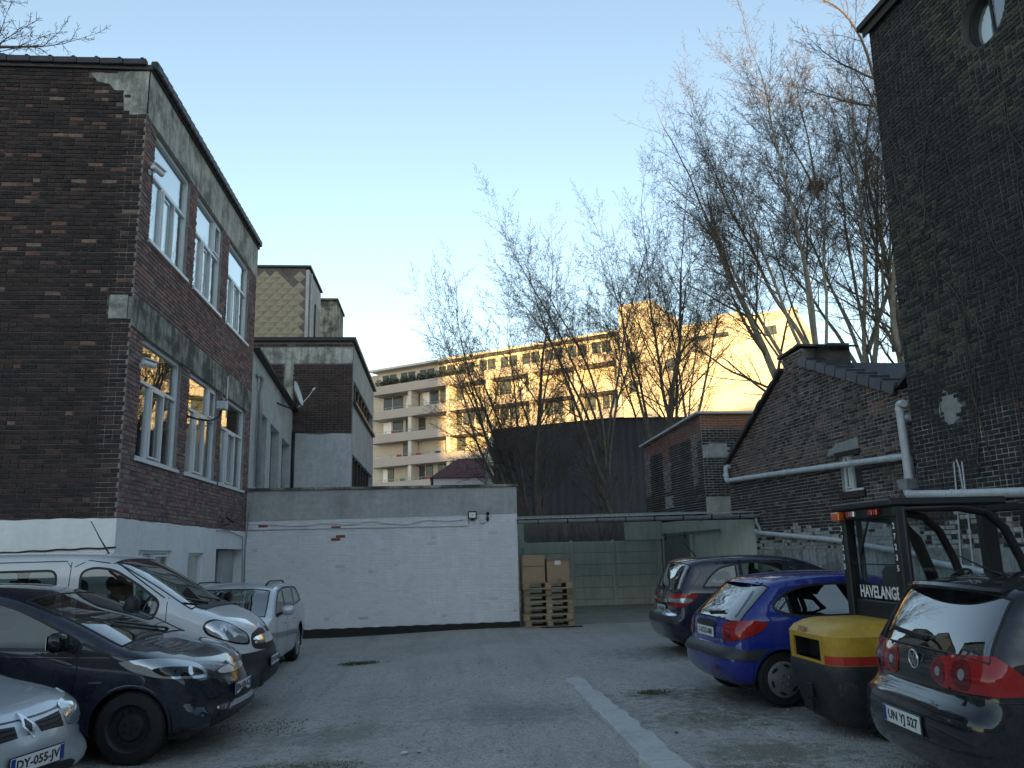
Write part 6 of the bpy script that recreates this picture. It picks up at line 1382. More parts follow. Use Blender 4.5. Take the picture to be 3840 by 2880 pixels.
golf.both(disc(-0.575,0.875,0.10),(0.85,0.5,0),'lens_darkred','lamp_ring',eps=0.011,step=0.02); golf.both(disc(-0.585,0.875,0.032),(0.85,0.5,0),'lens_clear','reverse_lamp',eps=0.015,step=0.012)
golf.both(disc(-0.325,0.865,0.075),(1,0.3,0),'lens_darkred','lamp_ring',eps=0.011,step=0.02); golf.both(disc(-0.325,0.865,0.028),(1,0.3,0),'lens_clear','reverse_lamp',eps=0.015,step=0.012)
bd, o, X, Z, d = badge_ring(golf,(0.1,0,0.905),REAR,0.062); k = 0.05
strokes(bd,o,X,Z,d,[((-0.55*k,0.85*k),(-0.12*k,0.05*k)),((0.55*k,0.85*k),(0.12*k,0.05*k)),((-0.9*k,0.45*k),(-0.42*k,-0.85*k)),((0.9*k,0.45*k),(0.42*k,-0.85*k)),((-0.42*k,-0.85*k),(0,0.0)),((0.42*k,-0.85*k),(0,0.0))],0.009)
golf.plate((0.0,0.0,0.505),REAR,'UN YJ 527',holder=0.02,eps=0.016,size=0.085)
wiper(golf,(0.2,-0.06,1.055),(0.2,0.42,1.085),REAR)
def word(c, txt, p, view, size, m='badge'):
    d = Vector(view).normalized(); h = c.hit(p,d)[0]; X = d.cross(Vector((0,0,1))).normalized(); M4 = Matrix((X,Vector((0,0,1)),-d)).transposed().to_4x4(); M4.translation = h-d*0.006; lettering(txt,size,M4,m,c.T)
word(golf,'TDI',(0.1,-0.36,0.665),REAR,0.05); word(golf,'GOLF',(0.1,0.52,0.70),REAR,0.045)
golf.line([(0.50,0.30),(0.50,0.74)],w=0.008); golf.line([(0.94,0.98),(0.98,0.75),(1.16,0.52),(1.16,0.30)]); golf.line([(1.70,1.0),(1.70,0.30)]); golf.line([(0.10,0.735),(0.3,0.74),(0.55,0.735)],w=0.008)
golf.decal([(0,-0.80,0.42),(0,-0.4,0.41),(0,0.4,0.41),(0,0.80,0.42),(0,0.80,0.428),(0,0.4,0.418),(0,-0.4,0.418),(0,-0.80,0.428)],REAR,'black_gloss','bumper_crease',eps=0.002,skirt=0.003)
handle(golf,1.05,0.86); handle(golf,1.95,0.84)
mb = MB(); mb.tube([(0.85-L/2,0.0,1.475),(0.78-L/2,0.0,1.50),(0.55-L/2,0,1.62)],[0.016,0.008,0.004],6); mb.build('aerial','black_trim',golf.T)
# ===== blue hatchback
L = 3.835; pos, hd = place(2.95,9.45,2.5,L,0.96,-1)
prof = [(0.18,0.22),(0.05,0.34),(0.0,0.48),(0.0,0.58),(0.09,0.66),(0.10,0.80),(0.15,0.93),(0.36,1.12),(0.60,1.315),(0.68,1.362),(1.15,1.422),(1.6,1.428),(1.95,1.40),(2.15,1.35),(2.55,1.14),(2.88,0.975),(3.02,0.93),(3.45,0.80),(3.70,0.66),(3.80,0.54),(3.835,0.43),(3.77,0.27),(3.55,0.20),(2.6,0.18),(1.1,0.18)]
p206 = Car('blue_hatchback','bright blue small hatchback with grey wheel trims beside the forklift',pos,hd,0.96,prof,1.652,PLAN,(0.95,0.88),0.27,'paint_blue',[(0.66,0.29,0.29,0.335),(3.10,0.29,0.29,0.335)],{'rw':(6,8,9),'ws':(13,15,8)},
  wins=[([(0.62,1.06),(0.78,1.20),(1.0,1.27),(1.30,1.295),(1.66,1.295),(1.64,0.955),(1.15,0.955),(0.80,0.975)],(4,5)),([(1.75,0.95),(1.76,1.29),(2.05,1.23),(2.35,1.09),(2.60,0.945),(2.58,0.925)],(0,1,4,5))],tail=(0.22,3.1),glassm='car_glass_dark',rear='car_glass_rear')
p206.wheel('trim',0.29,0.185); p206.seats([(1.15,(-0.36,0.36)),(1.95,(-0.36,0.36))],dash=(2.5,0.92)); p206.mirror_pod(2.5,0.93,'black_trim')
p206.both([(0.10,-0.50,0.86),(0.16,-0.66,0.905),(0.40,-0.80,0.92),(0.50,-0.81,0.89),(0.40,-0.80,0.80),(0.24,-0.76,0.735),(0.12,-0.66,0.70),(0.09,-0.53,0.695),(0.09,-0.49,0.76)],(0.75,0.65,0),'lens_red','tail_lamp',eps=0.01)
p206.both([(0.10,-0.55,0.78),(0.10,-0.62,0.79),(0.12,-0.66,0.745),(0.10,-0.60,0.715),(0.09,-0.54,0.72)],(0.75,0.65,0),'lens_darkred','lamp_ring',eps=0.014,step=0.02)
bump = [(0.55,-0.81,0.605),(0.3,-0.80,0.61),(0.1,-0.72,0.615),(0.0,-0.45,0.625),(0.0,0,0.63),(0.0,0.45,0.625),(0.0,0.45,0.535),(0.0,0,0.53),(0.0,-0.45,0.525),(0.1,-0.72,0.51),(0.3,-0.80,0.505),(0.55,-0.81,0.52)]
p206.decal([(0.52,-0.81,0.60),(0.25,-0.79,0.615),(0.08,-0.70,0.625),(0.08,-0.70,0.515),(0.25,-0.79,0.505),(0.52,-0.81,0.515)],(0.55,0.83,0),'plastic_grey','bumper_strip',eps=0.016,corner=(2,3)); p206.decal([(0.0,-0.705,0.625),(0,-0.4,0.635),(0,0.0,0.64),(0,0.4,0.635),(0,0.70,0.625),(0,0.70,0.515),(0,0.4,0.525),(0,0,0.53),(0,-0.4,0.525),(0,-0.705,0.515)],REAR,'plastic_grey','bumper_strip',eps=0.016,corner=(0,4,5,9))
p206.plate((0.05,0.0,0.765),REAR,'1-XOZ-080',eps=0.010,eu=False,size=0.085); p206.decal([(0.1,-0.30,0.845),(0.1,0.30,0.845),(0.1,0.27,0.875),(0.1,0,0.89),(0.1,-0.27,0.875)],REAR,'black_trim','tailgate_handle',eps=0.02)
wiper(p206,(0.2,0.0,0.97),(0.2,-0.36,1.0),REAR); word(p206,'206',(0.1,-0.44,0.685),REAR,0.05)
p206.decal([(0.3,-0.42+0.03*math.cos(a*0.6283),0.40+0.03*math.sin(a*0.6283)) for a in range(10)],REAR,'lens_red','fog_reflector',eps=0.006,step=0.015)
p206.line([(0.78,1.22),(0.66,1.06),(0.62,0.95)],w=0.007); fl = [(0.98+0.085*math.cos(a*math.pi/10),0.80+0.085*math.sin(a*math.pi/10)) for a in range(21)]; p206.ribbon(fl,0.007,'black_gloss','fuel_flap',-1,0.001)
p206.line([(1.70,1.33),(1.70,0.95),(1.68,0.30)]); p206.line([(0.86,1.32),(0.60,1.08),(0.76,0.93),(0.98,0.60),(1.05,0.5)],w=0.007); handle(p206,1.52,0.79,m='black_trim')
p206.line([(0.60,1.335),(0.52,1.23),(0.22,0.95)],w=0.008)
mb = MB(); vs = []
for i in range(21):
    t = -1+2*i/20; y = t*0.50; x = 0.53+0.06*abs(t)**2-L/2; vs += [(x,y,1.315-0.02*t*t),(x+0.02,y,1.336-0.02*t*t),(0.78-L/2,y,1.375-0.02*t*t),(0.70-L/2,y,1.32-0.02*t*t)]
mb.add(vs,[(4*i+k,4*i+4+k,4*i+4+(k+1)%4,4*i+(k+1)%4) for i in range(20) for k in range(4)]+[(0,1,2,3),(80,81,82,83)]); mb.build('roof_spoiler','paint_blue',p206.T,smooth=40)
# ===== dark blue compact van at the far end of the row
L = 4.27; pos, hd = place(3.52,13.45,0,L,0.95,-1)
prof = [(0.16,0.24),(0.04,0.38),(0.0,0.53),(0.03,0.66),(0.13,0.74),(0.13,0.92),(0.17,1.05),(0.28,1.28),(0.42,1.50),(0.52,1.555),(1.1,1.60),(1.8,1.605),(2.3,1.56),(2.55,1.49),(3.0,1.27),(3.42,1.06),(3.6,1.0),(3.98,0.86),(4.16,0.70),(4.25,0.55),(4.27,0.44),(4.2,0.28),(3.95,0.21),(2.9,0.19),(1.2,0.19)]
bcl = Car('dark_compact_van','dark blue tall compact car with roof aerial parked next to the shed',pos,hd,0.95,prof,1.777,PLAN,(1.08,0.98),0.22,'paint_darkblue',[(0.72,0.32,0.32,0.365),(3.5,0.32,0.32,0.365)],{'rw':(6,8,9),'ws':(13,15,8)},
  wins=[([(0.62,1.10),(0.75,1.26),(0.95,1.40),(1.22,1.46),(1.22,1.10)],(0,3,4)),([(1.32,1.09),(1.32,1.475),(1.7,1.49),(2.05,1.475),(2.05,1.05)],(0,1,3,4)),([(2.14,1.05),(2.14,1.465),(2.45,1.40),(2.85,1.22),(3.1,1.05),(3.08,1.02)],(0,1,4,5))],tail=(0.24,2.9),rear='car_glass_rear')
bcl.wheel('alloy',0.32,0.20); bcl.seats([(1.35,(-0.42,0,0.42)),(2.2,(-0.38,0.38))],zb=0.42,dash=(2.95,1.04)); bcl.mirror_pod(2.95,1.05,'paint_darkblue')
bcl.both([(0.13,-0.44,0.99),(0.15,-0.62,1.0),(0.35,-0.86,1.005),(0.48,-0.87,0.99),(0.42,-0.87,0.90),(0.28,-0.84,0.81),(0.14,-0.66,0.78),(0.13,-0.44,0.79)],(0.75,0.65,0),'lens_red','tail_lamp',eps=0.01,corner=(0,7))
bcl.both([(0.13,-0.44,0.915),(0.15,-0.62,0.92),(0.35,-0.86,0.925),(0.40,-0.87,0.90),(0.33,-0.86,0.865),(0.15,-0.62,0.865),(0.13,-0.44,0.87)],(0.75,0.65,0),'lens_clear','indicator_band',eps=0.013)
bcl.plate((0.05,0,0.74),REAR,'1-HUA-843',eps=0.012,eu=False,size=0.085); bcl.decal([(0.1,-0.36,0.845),(0.1,0.36,0.845),(0.1,0.36,0.905),(0.1,-0.36,0.905)],REAR,'chrome','boot_trim',eps=0.012,rnd=False)
bcl.decal([(0,-0.84,0.655),(0.0,-0.5,0.66),(0,-0.5,0.672),(0.0,-0.84,0.668)],(0.85,0.5,0),'chrome','bumper_trim',eps=0.008); bcl.decal([(0,-0.80,0.53),(0,0.8,0.53),(0,0.82,0.64),(0,-0.82,0.64)],REAR,'plastic_grey','bumper_strip',eps=0.006,rnd=False)
wiper(bcl,(0.2,-0.02,1.08),(0.2,0.36,1.10),REAR); bd, o, X, Z, d = badge_ring(bcl,(0.1,0,0.985),REAR,0.045); strokes(bd,o,X,Z,d,[((0,0),(0,0.042)),((0,0),(-0.036,-0.02)),((0,0),(0.036,-0.02))],0.007); word(bcl,'CDI',(0.1,-0.34,1.01),REAR,0.04)
bcl.line([(1.27,1.47),(1.27,1.05),(1.10,0.70),(1.10,0.55)]); bcl.line([(2.09,1.48),(2.09,0.3)]); bcl.line([(0.44,1.48),(0.60,1.40),(0.62,1.33),(0.34,1.02)],w=0.008); bcl.line([(0.70,1.0),(0.70,0.85),(0.92,0.85),(0.92,1.0),(0.70,1.0)],w=0.006)
handle(bcl,1.42,0.92); handle(bcl,2.25,0.9)
mb = MB(); mb.lathe([(0,0.05),(0.02,0.035),(0.03,0.0)],(0.92-L/2,0.35,1.565),(0,0,1),12); mb.tube([(0.92-L/2,0.35,1.58),(0.80-L/2,0.35,1.72),(0.70-L/2,0.35,1.85)],[0.010,0.008,0.006],6); mb.build('aerial','black_trim',bcl.T)
# ===== dark people carrier, left foreground row
L = 4.344; sc = 0.955; hd = R(-4); pos = (-4.03,8.74,gz(-3.9,8.7))
prof = [(0.16,0.24),(0.03,0.40),(0.0,0.55),(0.08,0.72),(0.10,0.95),(0.16,1.10),(0.30,1.32),(0.46,1.50),(0.62,1.585),(1.25,1.640),(1.9,1.632),(2.2,1.59),(2.42,1.525),(2.95,1.31),(3.42,1.085),(3.58,1.035),(3.92,0.925),(4.15,0.80),(4.28,0.66),(4.344,0.50),(4.32,0.34),(4.20,0.25),(3.9,0.20),(2.9,0.19),(1.2,0.19)]
sce = Car('dark_people_carrier','dark navy people carrier with chrome front bumper trim and black steel wheels',pos,hd,sc,prof,1.845,PLAN[:-3]+[(0.90,0.955),(0.955,0.86),(1.0,0.72)],(1.10,1.0),0.25,'paint_navy',[(0.79,0.325,0.325,0.375),(3.56,0.325,0.325,0.375)],{'rw':(5,7,9),'ws':(12,14,8)},
  wins=[([(0.62,1.14),(0.80,1.38),(1.10,1.49),(1.30,1.51),(1.30,1.12)],(0,3,4)),([(1.38,1.11),(1.38,1.52),(1.75,1.53),(1.98,1.515),(1.98,1.08)],(0,1,3,4)),([(2.06,1.07),(2.06,1.51),(2.35,1.43),(2.75,1.255),(3.02,1.10),(3.0,1.035)],(0,1,5)),([(3.06,1.03),(3.08,1.09),(3.30,1.0),(3.36,0.985)],(0,1,2,3))],nose=(0.42,2.2))
sce.wheel('steel',0.322,0.21); sce.seats([(1.45,(-0.45,0,0.45)),(2.25,(-0.40,0.40))],zb=0.45,dash=(2.95,1.06)); sce.mirror_pod(2.93,1.06,'black_gloss',size=(0.12,0.22,0.17))
sce.both([(4.10,-0.55,0.825),(3.92,-0.68,0.90),(3.60,-0.84,0.925),(3.42,-0.88,0.915),(3.50,-0.88,0.855),(3.72,-0.86,0.775),(3.95,-0.78,0.735),(4.16,-0.56,0.735)],(-0.62,0.78,-0.15),'lens_clear','headlamp',eps=0.008,corner=(3,))
sce.both([(4.05,-0.58,0.80),(3.90,-0.70,0.83),(3.70,-0.82,0.83),(3.80,-0.82,0.775),(3.98,-0.74,0.755),(4.12,-0.58,0.755)],(-0.62,0.78,-0.15),'black_gloss','lamp_reflector',eps=0.012,step=0.025)
sce.both([(4.02,-0.66,0.78+0.0)]+[(4.0,-0.665+0.045*math.cos(a*0.785),0.785+0.04*math.sin(a*0.785)) for a in range(1,8)],(-0.62,0.78,-0.15),'chrome','lamp_bulb',eps=0.018,step=0.015)
sce.decal([(4.3,-0.50,0.665),(4.3,0.50,0.665),(4.3,0.46,0.735),(4.3,-0.46,0.735)],FRONT,'black_gloss','upper_grille',eps=0.006); sce.decal([(4.3,-0.36,0.725),(4.3,0.36,0.725),(4.3,0.36,0.742),(4.3,-0.36,0.742)],FRONT,'chrome','grille_bar',eps=0.014)
sce.decal([(4.3,-0.62,0.30),(4.3,0.62,0.30),(4.3,0.66,0.46),(4.3,-0.66,0.46)],FRONT,'black_trim','lower_grille',eps=0.008)
for zz in (0.36,0.415): sce.decal([(4.3,-0.55,zz),(4.3,0.55,zz),(4.3,0.55,zz+0.018),(4.3,-0.55,zz+0.018)],FRONT,'chrome' if zz > 0.4 else 'metal_dark','grille_bar',eps=0.016)
cw = [(4.30,-0.52),(4.22,-0.64),(4.12,-0.72),(4.02,-0.78),(3.94,-0.82)]
for sd in (-1,1):
    pts = []
    for (x,y,z) in ((4.33,-0.0,0.285),(4.32,-0.30,0.285),(4.25,-0.52,0.29),(4.12,-0.70,0.305),(4.02,-0.78,0.345),(3.97,-0.81,0.41),(3.96,-0.82,0.465)):
        h = sce.bvh.find_nearest(Vector((x-L/2,y*-sd*-1 if sd < 0 else -y,z))); pts.append(h[0]+h[1]*0.012)
    mb = MB(); mb.tube(pts,[0.020,0.022,0.024,0.028,0.032,0.032,0.022],8); mb.build('chrome_strip','alloy',sce.T,smooth=True)
sce.plate((4.34,0,0.56),FRONT,'BN-428-KZ',eps=0.012,band2=True,size=0.085)
sce.line([(2.02,1.53),(2.02,0.32)]); sce.line([(3.04,1.02),(3.06,0.85),(3.02,0.55),(2.98,0.32)]); sce.line([(2.06,1.0),(3.35,0.955)],w=0.014,m='paint_navy',name='waist_crease'); sce.decal([(3.18,-0.9,0.735),(3.30,-0.9,0.735),(3.30,-0.9,0.752),(3.18,-0.9,0.752)],RIGHT,'chrome','side_badge',eps=0.006,rnd=False)
sce.line([(3.36,0.985),(3.62,0.95),(3.95,0.90)],w=0.007); handle(sce,2.22,0.88); wiper(sce,(3.38,0.35,1.12),(3.10,-0.35,1.22),(-0.5,0,-1))
sce.decal([(4.2,-0.06,0.80),(4.2,0.06,0.80),(4.2,0.0,0.71)],FRONT,'chrome','badge',eps=0.02,rnd=False)
# ===== white panel van
L = 4.782; sc = 0.95; hd = R(0); pos = (-2.03-L*sc/2,10.36,gz(-3.9,10.4))
prof = [(0.14,0.34),(0.03,0.46),(0.0,0.58),(0.03,0.9),(0.04,1.35),(0.09,1.75),(0.22,1.915),(0.7,1.965),(2.4,1.975),(2.82,1.945),(3.05,1.875),(3.5,1.62),(3.98,1.315),(4.12,1.265),(4.42,1.13),(4.62,0.98),(4.73,0.80),(4.782,0.60),(4.76,0.42),(4.62,0.30),(4.3,0.26),(2.9,0.25),(1.2,0.25)]
van = Car('white_van','white passenger van with dark bumper parked beside the brick building',pos,hd,sc,prof,1.90,PLAN[:-3]+[(0.90,0.965),(0.955,0.88),(1.0,0.74)],(1.36,1.30),0.14,'paint_white',[(0.85,0.325,0.325,0.385),(3.95,0.325,0.325,0.385)],{'ws':(10,12,8)},
  wins=[([(0.45,1.36),(0.45,1.74),(1.20,1.76),(1.20,1.36)],0.10),([(1.32,1.36),(1.32,1.76),(2.40,1.765),(2.43,1.36)],0.10),([(2.68,1.74),(2.82,1.79),(3.05,1.76),(3.35,1.58),(3.62,1.375),(3.58,1.20),(3.1,1.15),(2.70,1.18)],0.09)],nose=(0.40,2.2),top=(0.14,3.0),cat='van',tuck=0.04)
van.wheel('steel',0.325,0.21); van.seats([(0.9,(-0.5,0,0.5)),(1.75,(-0.5,0,0.5)),(2.75,(-0.48,0.48))],zb=0.72,dash=(3.35,1.26)); 
for sd in (1,-1):
    y = sd*(van.y_at(3.42,1.28)); x = 3.40-L/2; mb = MB(); mb.bbox((x-0.09,min(y+sd*0.07,y+sd*0.27),1.16),(x+0.06,max(y+sd*0.07,y+sd*0.27),1.47),0.06); mi = mb.build('mirror','black_trim',van.T,smooth=50)
    MB().bar((x,y-sd*0.03,1.24),(x,y+sd*0.12,1.26),0.10,0.06).build('mirror_arm','black_trim',mi); MB().bar((x+0.02,y-sd*0.03,1.38),(x,y+sd*0.12,1.40),0.06,0.04).build('mirror_arm','black_trim',mi)
van.both([(4.61,-0.57,0.95),(4.51,-0.64,1.035),(4.38,-0.74,1.12),(4.23,-0.82,1.155),(4.12,-0.86,1.10),(4.15,-0.87,1.0),(4.32,-0.85,0.915),(4.48,-0.77,0.865),(4.63,-0.60,0.855)],(-0.62,0.78,-0.2),'black_gloss','lamp_surround',eps=0.005)
van.both([(4.58,-0.60,0.94),(4.50,-0.66,1.02),(4.38,-0.76,1.10),(4.24,-0.83,1.13),(4.15,-0.86,1.09),(4.18,-0.87,1.01),(4.32,-0.84,0.93),(4.48,-0.76,0.88),(4.60,-0.62,0.87)],(-0.62,0.78,-0.2),'lens_clear','headlamp',eps=0.012)
van.both([(4.32+0.05*math.cos(a*0.785),-0.80,1.035+0.045*math.sin(a*0.785)) for a in range(8)],(-0.62,0.78,-0.2),'chrome','lamp_bulb',eps=0.02,step=0.02)
van.decal([(4.7,-0.52,0.80),(4.7,0.52,0.80),(4.7,0.46,0.93),(4.7,-0.46,0.93)],FRONT,'black_trim','grille',eps=0.008)
for zz in (0.835,0.875): van.decal([(4.7,-0.48,zz),(4.7,0.48,zz),(4.7,0.47,zz+0.016),(4.7,-0.47,zz+0.016)],FRONT,'chrome','grille_bar',eps=0.016)
van.decal([(4.7,-0.07,0.97),(4.7,0.0,1.03),(4.7,0.07,0.97),(4.7,0,0.88)],FRONT,'chrome','badge',eps=0.018,rnd=False)
van.decal([(4.7,-0.86,0.33),(4.7,0.86,0.33),(4.7,0.86,0.74),(4.7,-0.86,0.74)],FRONT,'plastic_grey','front_bumper',eps=0.014,rnd=False,step=0.05)
van.decal([(4.35,-0.93,0.33),(4.74,-0.60,0.33),(4.74,-0.60,0.74),(4.5,-0.86,0.74),(4.35,-0.93,0.72)],(-0.6,0.8,0),'plastic_grey','front_bumper',eps=0.016,rnd=False,step=0.05)
van.decal([(4.7,-0.50,0.40),(4.7,0.50,0.40),(4.7,0.50,0.50),(4.7,-0.50,0.50)],FRONT,'black_trim','lower_grille',eps=0.02); van.plate((4.78,0,0.60),FRONT,'CW-319-AB',eps=0.028,band2=True,size=0.085)
van.decal([(3.60,-0.95,1.03),(3.70,-0.95,1.03),(3.71,-0.95,1.055),(3.70,-0.95,1.08),(3.60,-0.95,1.08),(3.59,-0.95,1.055)],RIGHT,'lens_amber','side_indicator',eps=0.012,step=0.02)
van.line([(2.56,1.86),(2.56,0.40)]); van.line([(3.70,1.42),(3.72,1.0),(3.66,0.5)]); van.line([(0.2,1.86),(2.5,1.87),(2.56,1.80)],w=0.012); van.line([(2.60,1.80),(2.75,1.875),(3.08,1.82),(3.66,1.42)],w=0.010); handle(van,2.80,1.02,m='black_trim')
van.decal([(4.10,-0.62,1.28),(4.14,0.62,1.28),(3.99,0.64,1.335),(3.99,-0.64,1.335)],(-0.4,0,-1),'black_trim','scuttle',eps=0.012,rnd=False)
wiper(van,(4.02,-0.30,1.34),(3.86,-0.66,1.40),(-0.6,0,-1),0.03); wiper(van,(4.02,0.25,1.34),(3.90,-0.25,1.42),(-0.6,0,-1),0.03)
mb = MB(); mb.tube([(2.75-L/2,-0.2,1.95),(2.62-L/2,-0.2,2.15),(2.50-L/2,-0.2,2.36)],[0.012,0.008,0.005],6); mb.build('aerial','black_trim',van.T)
# ===== silver estate in front of the white wall
L = 4.70; sc = 0.955; hd = R(-90); pos = (-3.32,13.58,gz(-3.3,13.5))
prof = [(0.16,0.24),(0.03,0.38),(0.0,0.53),(0.05,0.70),(0.12,0.88),(0.22,1.0),(0.50,1.17),(0.76,1.325),(0.88,1.375),(1.6,1.432),(2.25,1.436),(2.6,1.395),(2.78,1.345),(3.15,1.15),(3.50,0.985),(3.7,0.93),(4.25,0.81),(4.55,0.67),(4.66,0.55),(4.70,0.44),(4.63,0.28),(4.4,0.20),(3.0,0.18),(1.3,0.18)]
aud = Car('silver_estate','silver estate car facing away from the white wall behind the van',pos,hd,sc,prof,1.80,PLAN,(0.97,0.90),0.26,'paint_pale',[(1.02,0.33,0.33,0.375),(3.83,0.33,0.33,0.375)],{'rw':(5,7,9),'ws':(12,14,8)},
  wins=[([(0.72,1.06),(0.86,1.22),(1.05,1.29),(1.42,1.315),(1.40,1.02)],(0,3,4)),([(1.50,1.01),(1.52,1.32),(1.95,1.33),(2.25,1.325),(2.25,0.97)],(0,1,3,4)),([(2.33,0.965),(2.33,1.32),(2.6,1.275),(2.95,1.10),(3.18,0.95),(3.15,0.92)],(0,1,4,5))])
aud.wheel('alloy',0.33,0.225); aud.seats([(1.5,(-0.4,0.4)),(2.35,(-0.38,0.38))],dash=(3.0,0.92)); aud.mirror_pod(2.95,0.95,'paint_pale')
aud.both([(4.5,-0.50,0.70),(4.35,-0.72,0.74),(4.05,-0.84,0.78),(4.2,-0.82,0.68),(4.5,-0.62,0.62),(4.58,-0.5,0.63)],(-0.7,0.7,-0.1),'lens_clear','headlamp',eps=0.01)
for sd in (1,-1):
    aud.line([(2.29,1.33),(2.29,0.3)],sd=sd); aud.line([(1.46,1.32),(1.46,0.95),(1.30,0.62),(1.32,0.4)],sd=sd); aud.line([(3.16,0.93),(3.20,0.7),(3.16,0.3)],sd=sd); handle(aud,1.62,0.80,sd); handle(aud,2.45,0.78,sd); aud.line([(0.5,0.84),(3.9,0.78)],sd=sd,w=0.012,m='paint_pale',name='waist_crease')
    mb = MB(); mb.tube([(0.95-L/2,sd*0.56,1.375),(1.1-L/2,sd*0.56,1.425),(2.3-L/2,sd*0.57,1.45),(2.55-L/2,sd*0.57,1.395)],0.014,6); mb.build('roof_rail','metal_dark',aud.T,smooth=True)
wiper(aud,(3.46,0.3,1.02),(3.25,-0.3,1.12),(-0.5,0,-1)); aud.plate((4.7,0,0.45),FRONT,'1-DKR-512',eps=0.012,eu=False,size=0.085)
# ===== silver car nose, bottom left
L = 4.576; sc = 0.96; hd = R(-15.5); h_ = hd; c0 = Vector((-2.84,6.27,0)); dirn = Vector((math.cos(h_),math.sin(h_),0)); cc = c0-dirn*L*sc/2; pos = (cc.x,cc.y,gz(-3,6))
prof = [(0.16,0.24),(0.03,0.38),(0.0,0.53),(0.05,0.70),(0.12,0.90),(0.2,1.0),(0.55,1.20),(0.85,1.34),(1.6,1.425),(2.2,1.43),(2.55,1.385),(2.75,1.33),(3.15,1.13),(3.50,0.97),(3.66,0.93),(4.05,0.86),(4.32,0.775),(4.45,0.70),(4.53,0.60),(4.576,0.47),(4.55,0.34),(4.45,0.25),(4.2,0.20),(3.0,0.18),(1.3,0.18)]
lag = Car('silver_saloon','silver saloon car showing its bonnet with divided grille and white plate',pos,hd,sc,prof,1.772,PLAN[:-3]+[(0.90,0.96),(0.955,0.87),(1.0,0.74)],(0.97,0.90),0.26,'paint_silver',[(0.95,0.32,0.32,0.365),(3.70,0.32,0.32,0.365)],{'rw':(5,7,9),'ws':(11,13,8)},
  wins=[([(2.33,0.965),(2.33,1.31),(2.6,1.27),(2.95,1.10),(3.18,0.95),(3.15,0.92)],(0,1,4,5)),([(1.0,1.02),(1.15,1.25),(1.5,1.31),(2.25,1.32),(2.25,0.97)],(0,3,4))],nose=(0.40,2.3))
lag.wheel('alloy',0.32,0.21); lag.seats([(2.35,(-0.38,0.38))],dash=(3.0,0.92)); lag.mirror_pod(2.95,0.95,'paint_silver')
for sd in (1,-1):
    lag.decal([(4.5,sd*0.10,0.68),(4.5,sd*0.40,0.70),(4.5,sd*0.38,0.56),(4.5,sd*0.13,0.555)],FRONT,'black_trim','grille',eps=0.006,rnd=False)
    for k in range(4): lag.decal([(4.5,sd*0.12,0.575+0.03*k),(4.5,sd*0.385,0.578+0.031*k),(4.5,sd*0.385,0.584+0.031*k),(4.5,sd*0.12,0.581+0.03*k)],FRONT,'metal_dark','grille_bar',eps=0.012,rnd=False,skirt=0.008)
    lag.decal([(4.4,sd*0.44,0.72),(4.25,sd*0.72,0.77),(4.05,sd*0.84,0.79),(4.12,sd*0.82,0.66),(4.36,sd*0.66,0.60),(4.45,sd*0.46,0.60)],(-0.85,-sd*0.5,0),'lens_clear','headlamp',eps=0.01)
lag.decal([(4.5,-0.055,0.66),(4.5,0,0.745),(4.5,0.055,0.66),(4.5,0,0.575)],FRONT,'chrome','badge',eps=0.024,rnd=False,step=0.02); lag.decal([(4.5,-0.028,0.66),(4.5,0,0.70),(4.5,0.028,0.66),(4.5,0,0.62)],FRONT,'black_gloss','badge_centre',eps=0.030,rnd=False,step=0.02)
lag.line([(3.55,0.955),(4.1,0.82)],w=0.007)
lag.decal([(4.36,-0.62,0.778),(4.44,-0.30,0.755),(4.46,0,0.745),(4.44,0.30,0.755),(4.36,0.62,0.778),(4.345,0.62,0.784),(4.425,0.30,0.762),(4.445,0,0.752),(4.425,-0.30,0.762),(4.345,-0.62,0.784)],(-0.5,0,-1),'black_gloss','bonnet_gap',eps=0.002,skirt=0.002)
lag.decal([(4.5,-0.72,0.27),(4.5,0.72,0.27),(4.5,0.74,0.50),(4.5,-0.74,0.50)],FRONT,'paint_silver','front_bumper',eps=0.02,step=0.04); lag.decal([(4.5,-0.5,0.26),(4.5,0.5,0.26),(4.5,0.48,0.33),(4.5,-0.48,0.33)],FRONT,'black_trim','lower_grille',eps=0.026)
lag.plate((4.57,0,0.445),FRONT,'DY-055-JV',eps=0.034,band2=True,size=0.085)
# ---------------------------------------------------------------- forklift
mat('fork_yellow',(0.46,0.27,0.025),0.45,var=0.15,scale=5,stain=(9,0.8,0.63,0.70,(0.10,0.045,0.02))); mat('fork_red',(0.42,0.03,0.02),0.5,var=0.15,scale=6,stain=(10,0.7,0.64,0.7,(0.08,0.03,0.02))); mat('fork_black',(0.012,0.013,0.016),0.5,var=0.3,scale=6); mat('fork_grey',(0.022,0.023,0.026),0.55,var=0.4,scale=5,bump=0.15,stain=(7,0.6,0.58,0.7,(0.13,0.10,0.08)))
mat('white_letter',(0.75,0.75,0.74),0.5); mat('logo_red',(0.26,0.13,0.09),0.6)
FK = thing('forklift','yellow and black forklift truck with glazed cab between the parked cars','forklift',(3.40,7.55,0.0),R(0.5))
plan = [(0.80,0.52),(0.22,0.52),(0.10,0.49),(0.025,0.42),(0.0,0.34),(0.0,-0.34),(0.025,-0.42),(0.10,-0.49),(0.22,-0.52),(0.80,-0.52)]
